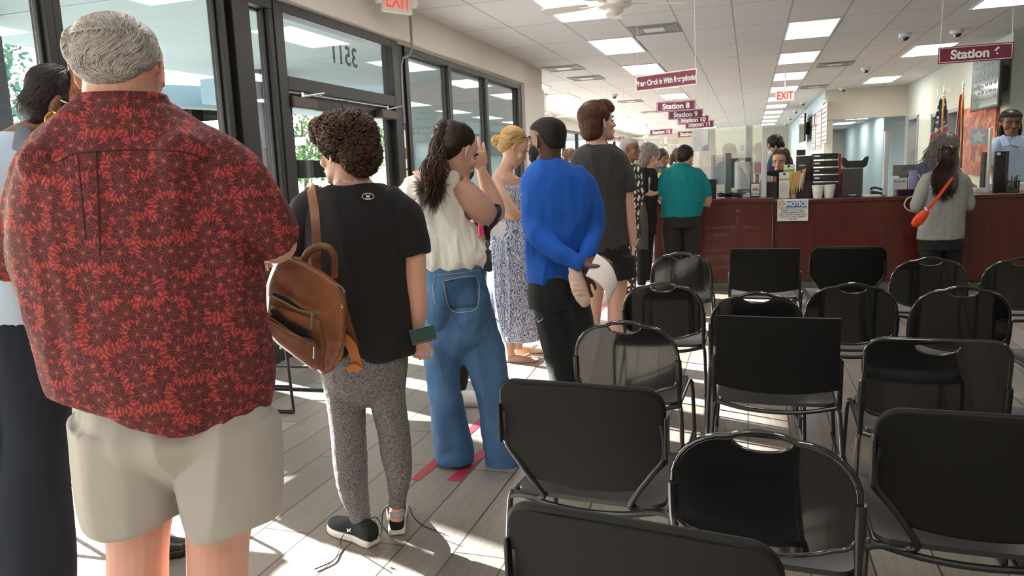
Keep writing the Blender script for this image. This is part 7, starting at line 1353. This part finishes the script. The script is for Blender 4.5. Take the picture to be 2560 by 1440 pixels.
MB().add(vs, [(4*i+k, 4*i+(k+1) % 4, 4*i+4+(k+1) % 4, 4*i+4+k) for i in range(len(P_)-1) for k in range(4)]).build('strap', M_BLK, t)
# phone and paper of the hidden person
c = at_g(1210, 556, 4.22); tag(MB().box(c, (.075, .012, .15), YAW+.5).build('phone', mat('hot_pink_case', (.75, .05, .22), .4), bevel=.008, smooth=0), 'pink phone held up behind the elbow of the white top', 'phone')
tag(MB().prism([at_g(x, y, 4.34) for x, y in ((1196, 548), (1262, 556), (1266, 566), (1258, 592), (1200, 586))], FH*.002).build('paper_sheet', M_PAPER, smooth=0), 'white paper sheet seen behind the bent elbow with the black strap', 'paper')
# paper held by the man in blue: curved sheet
t = MB(); n1, n2 = 12, 10; vs = []
A_, B_, C_, D_ = (1492, 634), (1545, 712), (1522, 755), (1464, 690)
for j in range(n2+1):
    for i in range(n1+1):
        u, v = i/n1, j/n2; x = (A_[0]*(1-u)+B_[0]*u)*(1-v)+(D_[0]*(1-u)+C_[0]*u)*v+10*math.sin(u*PI); y = (A_[1]*(1-u)+B_[1]*u)*(1-v)+(D_[1]*(1-u)+C_[1]*u)*v-8*math.sin(u*PI); vs.append(at_g(x, y, 3.75-.21-.03*math.sin(u*2.5)))
def form(nt, p):
    tc = nd(nt, 'ShaderNodeTexCoord'); mp = nd(nt, 'ShaderNodeMapping'); mp.inputs['Rotation'].default_value = (0, .7, 0); nt.links.new(tc.outputs['Object'], mp.inputs[0]); w = nd(nt, 'ShaderNodeTexWave', i_Scale=28.0, bands_direction='X', i_Distortion=.3); nt.links.new(mp.outputs[0], w.inputs['Vector']); n = nd(nt, 'ShaderNodeTexNoise', i_Scale=70.0); nt.links.new(tc.outputs['Object'], n.inputs['Vector']); return mixc(nt, mth(nt, 'MULTIPLY', mth(nt, 'GREATER_THAN', w.outputs[0], .78), mth(nt, 'MULTIPLY', n.outputs[0], .8)), (.80, .79, .78), (.62, .30, .28))
o = t.add(vs, [(j*(n1+1)+i, j*(n1+1)+i+1, (j+1)*(n1+1)+i+1, (j+1)*(n1+1)+i) for j in range(n2) for i in range(n1)]).build('paper_form', rampmat('printed_form', form, .8)); so = o.modifiers.new('s', 'SOLIDIFY'); so.thickness = .001; tag(o, 'curling printed white form held behind the back of the blue shirt', 'paper')
# crossbody bag on the grey sweater
G6 = 7.45; q = lambda x, y, d=-.2: at_g(x, y, G6+d); t = thing('crossbody_bag', 'bright orange-red crossbody bag on the back of the grey sweater', 'bag', q(2298, 555)); M_ORG = mat('orange_red_nylon', (.80, .06, .012), .5, 0, .06, 30)
bb_ = FV(t, G6); bb_.tube('bag', [(2287, 566, 7, .6, -.16), (2292, 556, 13, .6, -.18), (2306, 540, 12, .6, -.2), (2318, 526, 7, .6, -.21)]); bb_.make('bag', M_ORG, 'pouch', voxel=.006, wr=folds(.004, (30, 30, 30), 2)); MB().tube([q(2312, 532, -.21), q(2330, 512, -.225), q(2350, 486, -.22), q(2368, 462, -.2), q(2385, 440, -.16)], .017, 6, sub=4, flat=.25, nrm=FH).build('strap', M_ORG, t); MB().ball(q(2316, 524, -.235), .012).ball(q(2313, 520, -.235), .01).build('white_print', M_WTEXT, t)
# coat and handbag of the grey-haired woman
G11 = 8.1; t = thing('coat', 'grey coat draped over the arm beside the grey-haired woman in black', 'coat', at_g(1606, 570, G11-.2)); cv = FV(t, G11); cv.tube('coat', [(1603, 508, 9, .8, -.2), (1605, 540, 13, .7, -.22), (1607, 590, 15, .6, -.22), (1606, 622, 13, .6, -.21)]); cv.make('coat', cloth('grey_wool', (.07, .066, .06), .1, 30), 'cloth', voxel=.008, wr=folds(.010, (22, 22, 3), 3))
t = thing('handbag', 'dark handbag with a gold clasp half behind the patterned shirt', 'handbag', at_g(1588, 575, 7.5)); cv = FV(t, 7.5); cv.tube('bag', [(1590, 545, 8, .6), (1590, 560, 12, .6), (1590, 590, 13, .6)]); cv.make('bag', mat('olive_leather', (.035, .033, .028), .45), 'body', voxel=.008); MB().ball(at_g(1589, 573, 7.37), .018).build('clasp', mat('gold', (.75, .48, .13), .2, 1.0, .03), t)
# ------------------------------------------------------------------ floor tape
def tape(p0, p1, w, m, lb, cat, seed=1, grp=None):
    rnd = random.Random(seed); a = Vector((p0[0], p0[1], .0012)); b = Vector((p1[0], p1[1], .0012)); d = (b-a).normalized(); s = Vector((-d.y, d.x, 0)); n = max(4, int((b-a).length/.05))
    L = [a+(b-a)*(i/n)+s*(w/2+rnd.uniform(-.005, .003)) for i in range(n+1)]; R = [a+(b-a)*(i/n)-s*(w/2+rnd.uniform(-.005, .003)) for i in range(n+1)]
    o = MB().prism(L+R[::-1], Z*.0008).build('floor_tape', m, smooth=0); return tag(o, lb, cat, grp)
M_RED = mat('worn_red_tape', (.36, .028, .050), .45, 0, .22, 18); M_REDF = mat('faded_red_tape', (.40, .17, .17), .6, 0, .25, 12); RG = 'worn red queue tapes'
tape((-1.50, 3.03), (-1.48, 3.95), .052, M_RED, 'worn red floor tape running under the left jean hem', 'tape', 1, RG); tape((-1.32, 3.06), (-1.28, 3.85), .06, M_RED, 'bright red floor tape in front of the wide jeans', 'tape', 2, RG)
a, b = at_z(1305, 950, 0), at_z(1352, 890, 0); tape((a.x, a.y), (b.x, b.y), .055, M_REDF, 'faded red floor tape beside the flip-flops', 'tape', 3, RG); a, b = at_z(1365, 962, 0), at_z(1375, 930, 0); tape((a.x, a.y), (b.x, b.y), .055, M_REDF, 'faded red floor tape at the foot of the dark trousers', 'tape', 4, RG)
a, b = at_z(1490, 785, 0), at_z(1520, 752, 0); tape((a.x, a.y), (b.x, b.y), .06, M_RED, 'short red floor tape between the bare legs of the tall boy', 'tape', 5, RG)
M_YEL = mat('yellow_tape', (.70, .55, .02), .5, 0, .1, 20)
for i, (x, y, l) in enumerate(((1668, 1243, .05), (1692, 1290, .05), (1765, 874, .06))): p = at_z(x, y, 0); tape((p.x-l/2, p.y), (p.x+l/2, p.y+.01), .03, M_YEL, ('yellow tape mark with black print between the two front chairs', 'yellow tape mark under the front gloss chair', 'yellow tape mark left of the big square chair')[i], 'tape mark', i, 'yellow floor marks')
# black shoe of a hidden person
class Dummy: pass
fd = Dummy(); p = at_z(430, 1392, 0); fd.root = thing('shoe', 'black leather shoe toe showing between the bare legs in khaki shorts', 'shoe', (p.x, p.y, 0)); fd.o = Vector((p.x, p.y, 0))
shoe(fd, p-R0*.22, YAW+.1, .28, mat('black_leather', (.012, .012, .013), .35), M_BLACKP, name='upper')
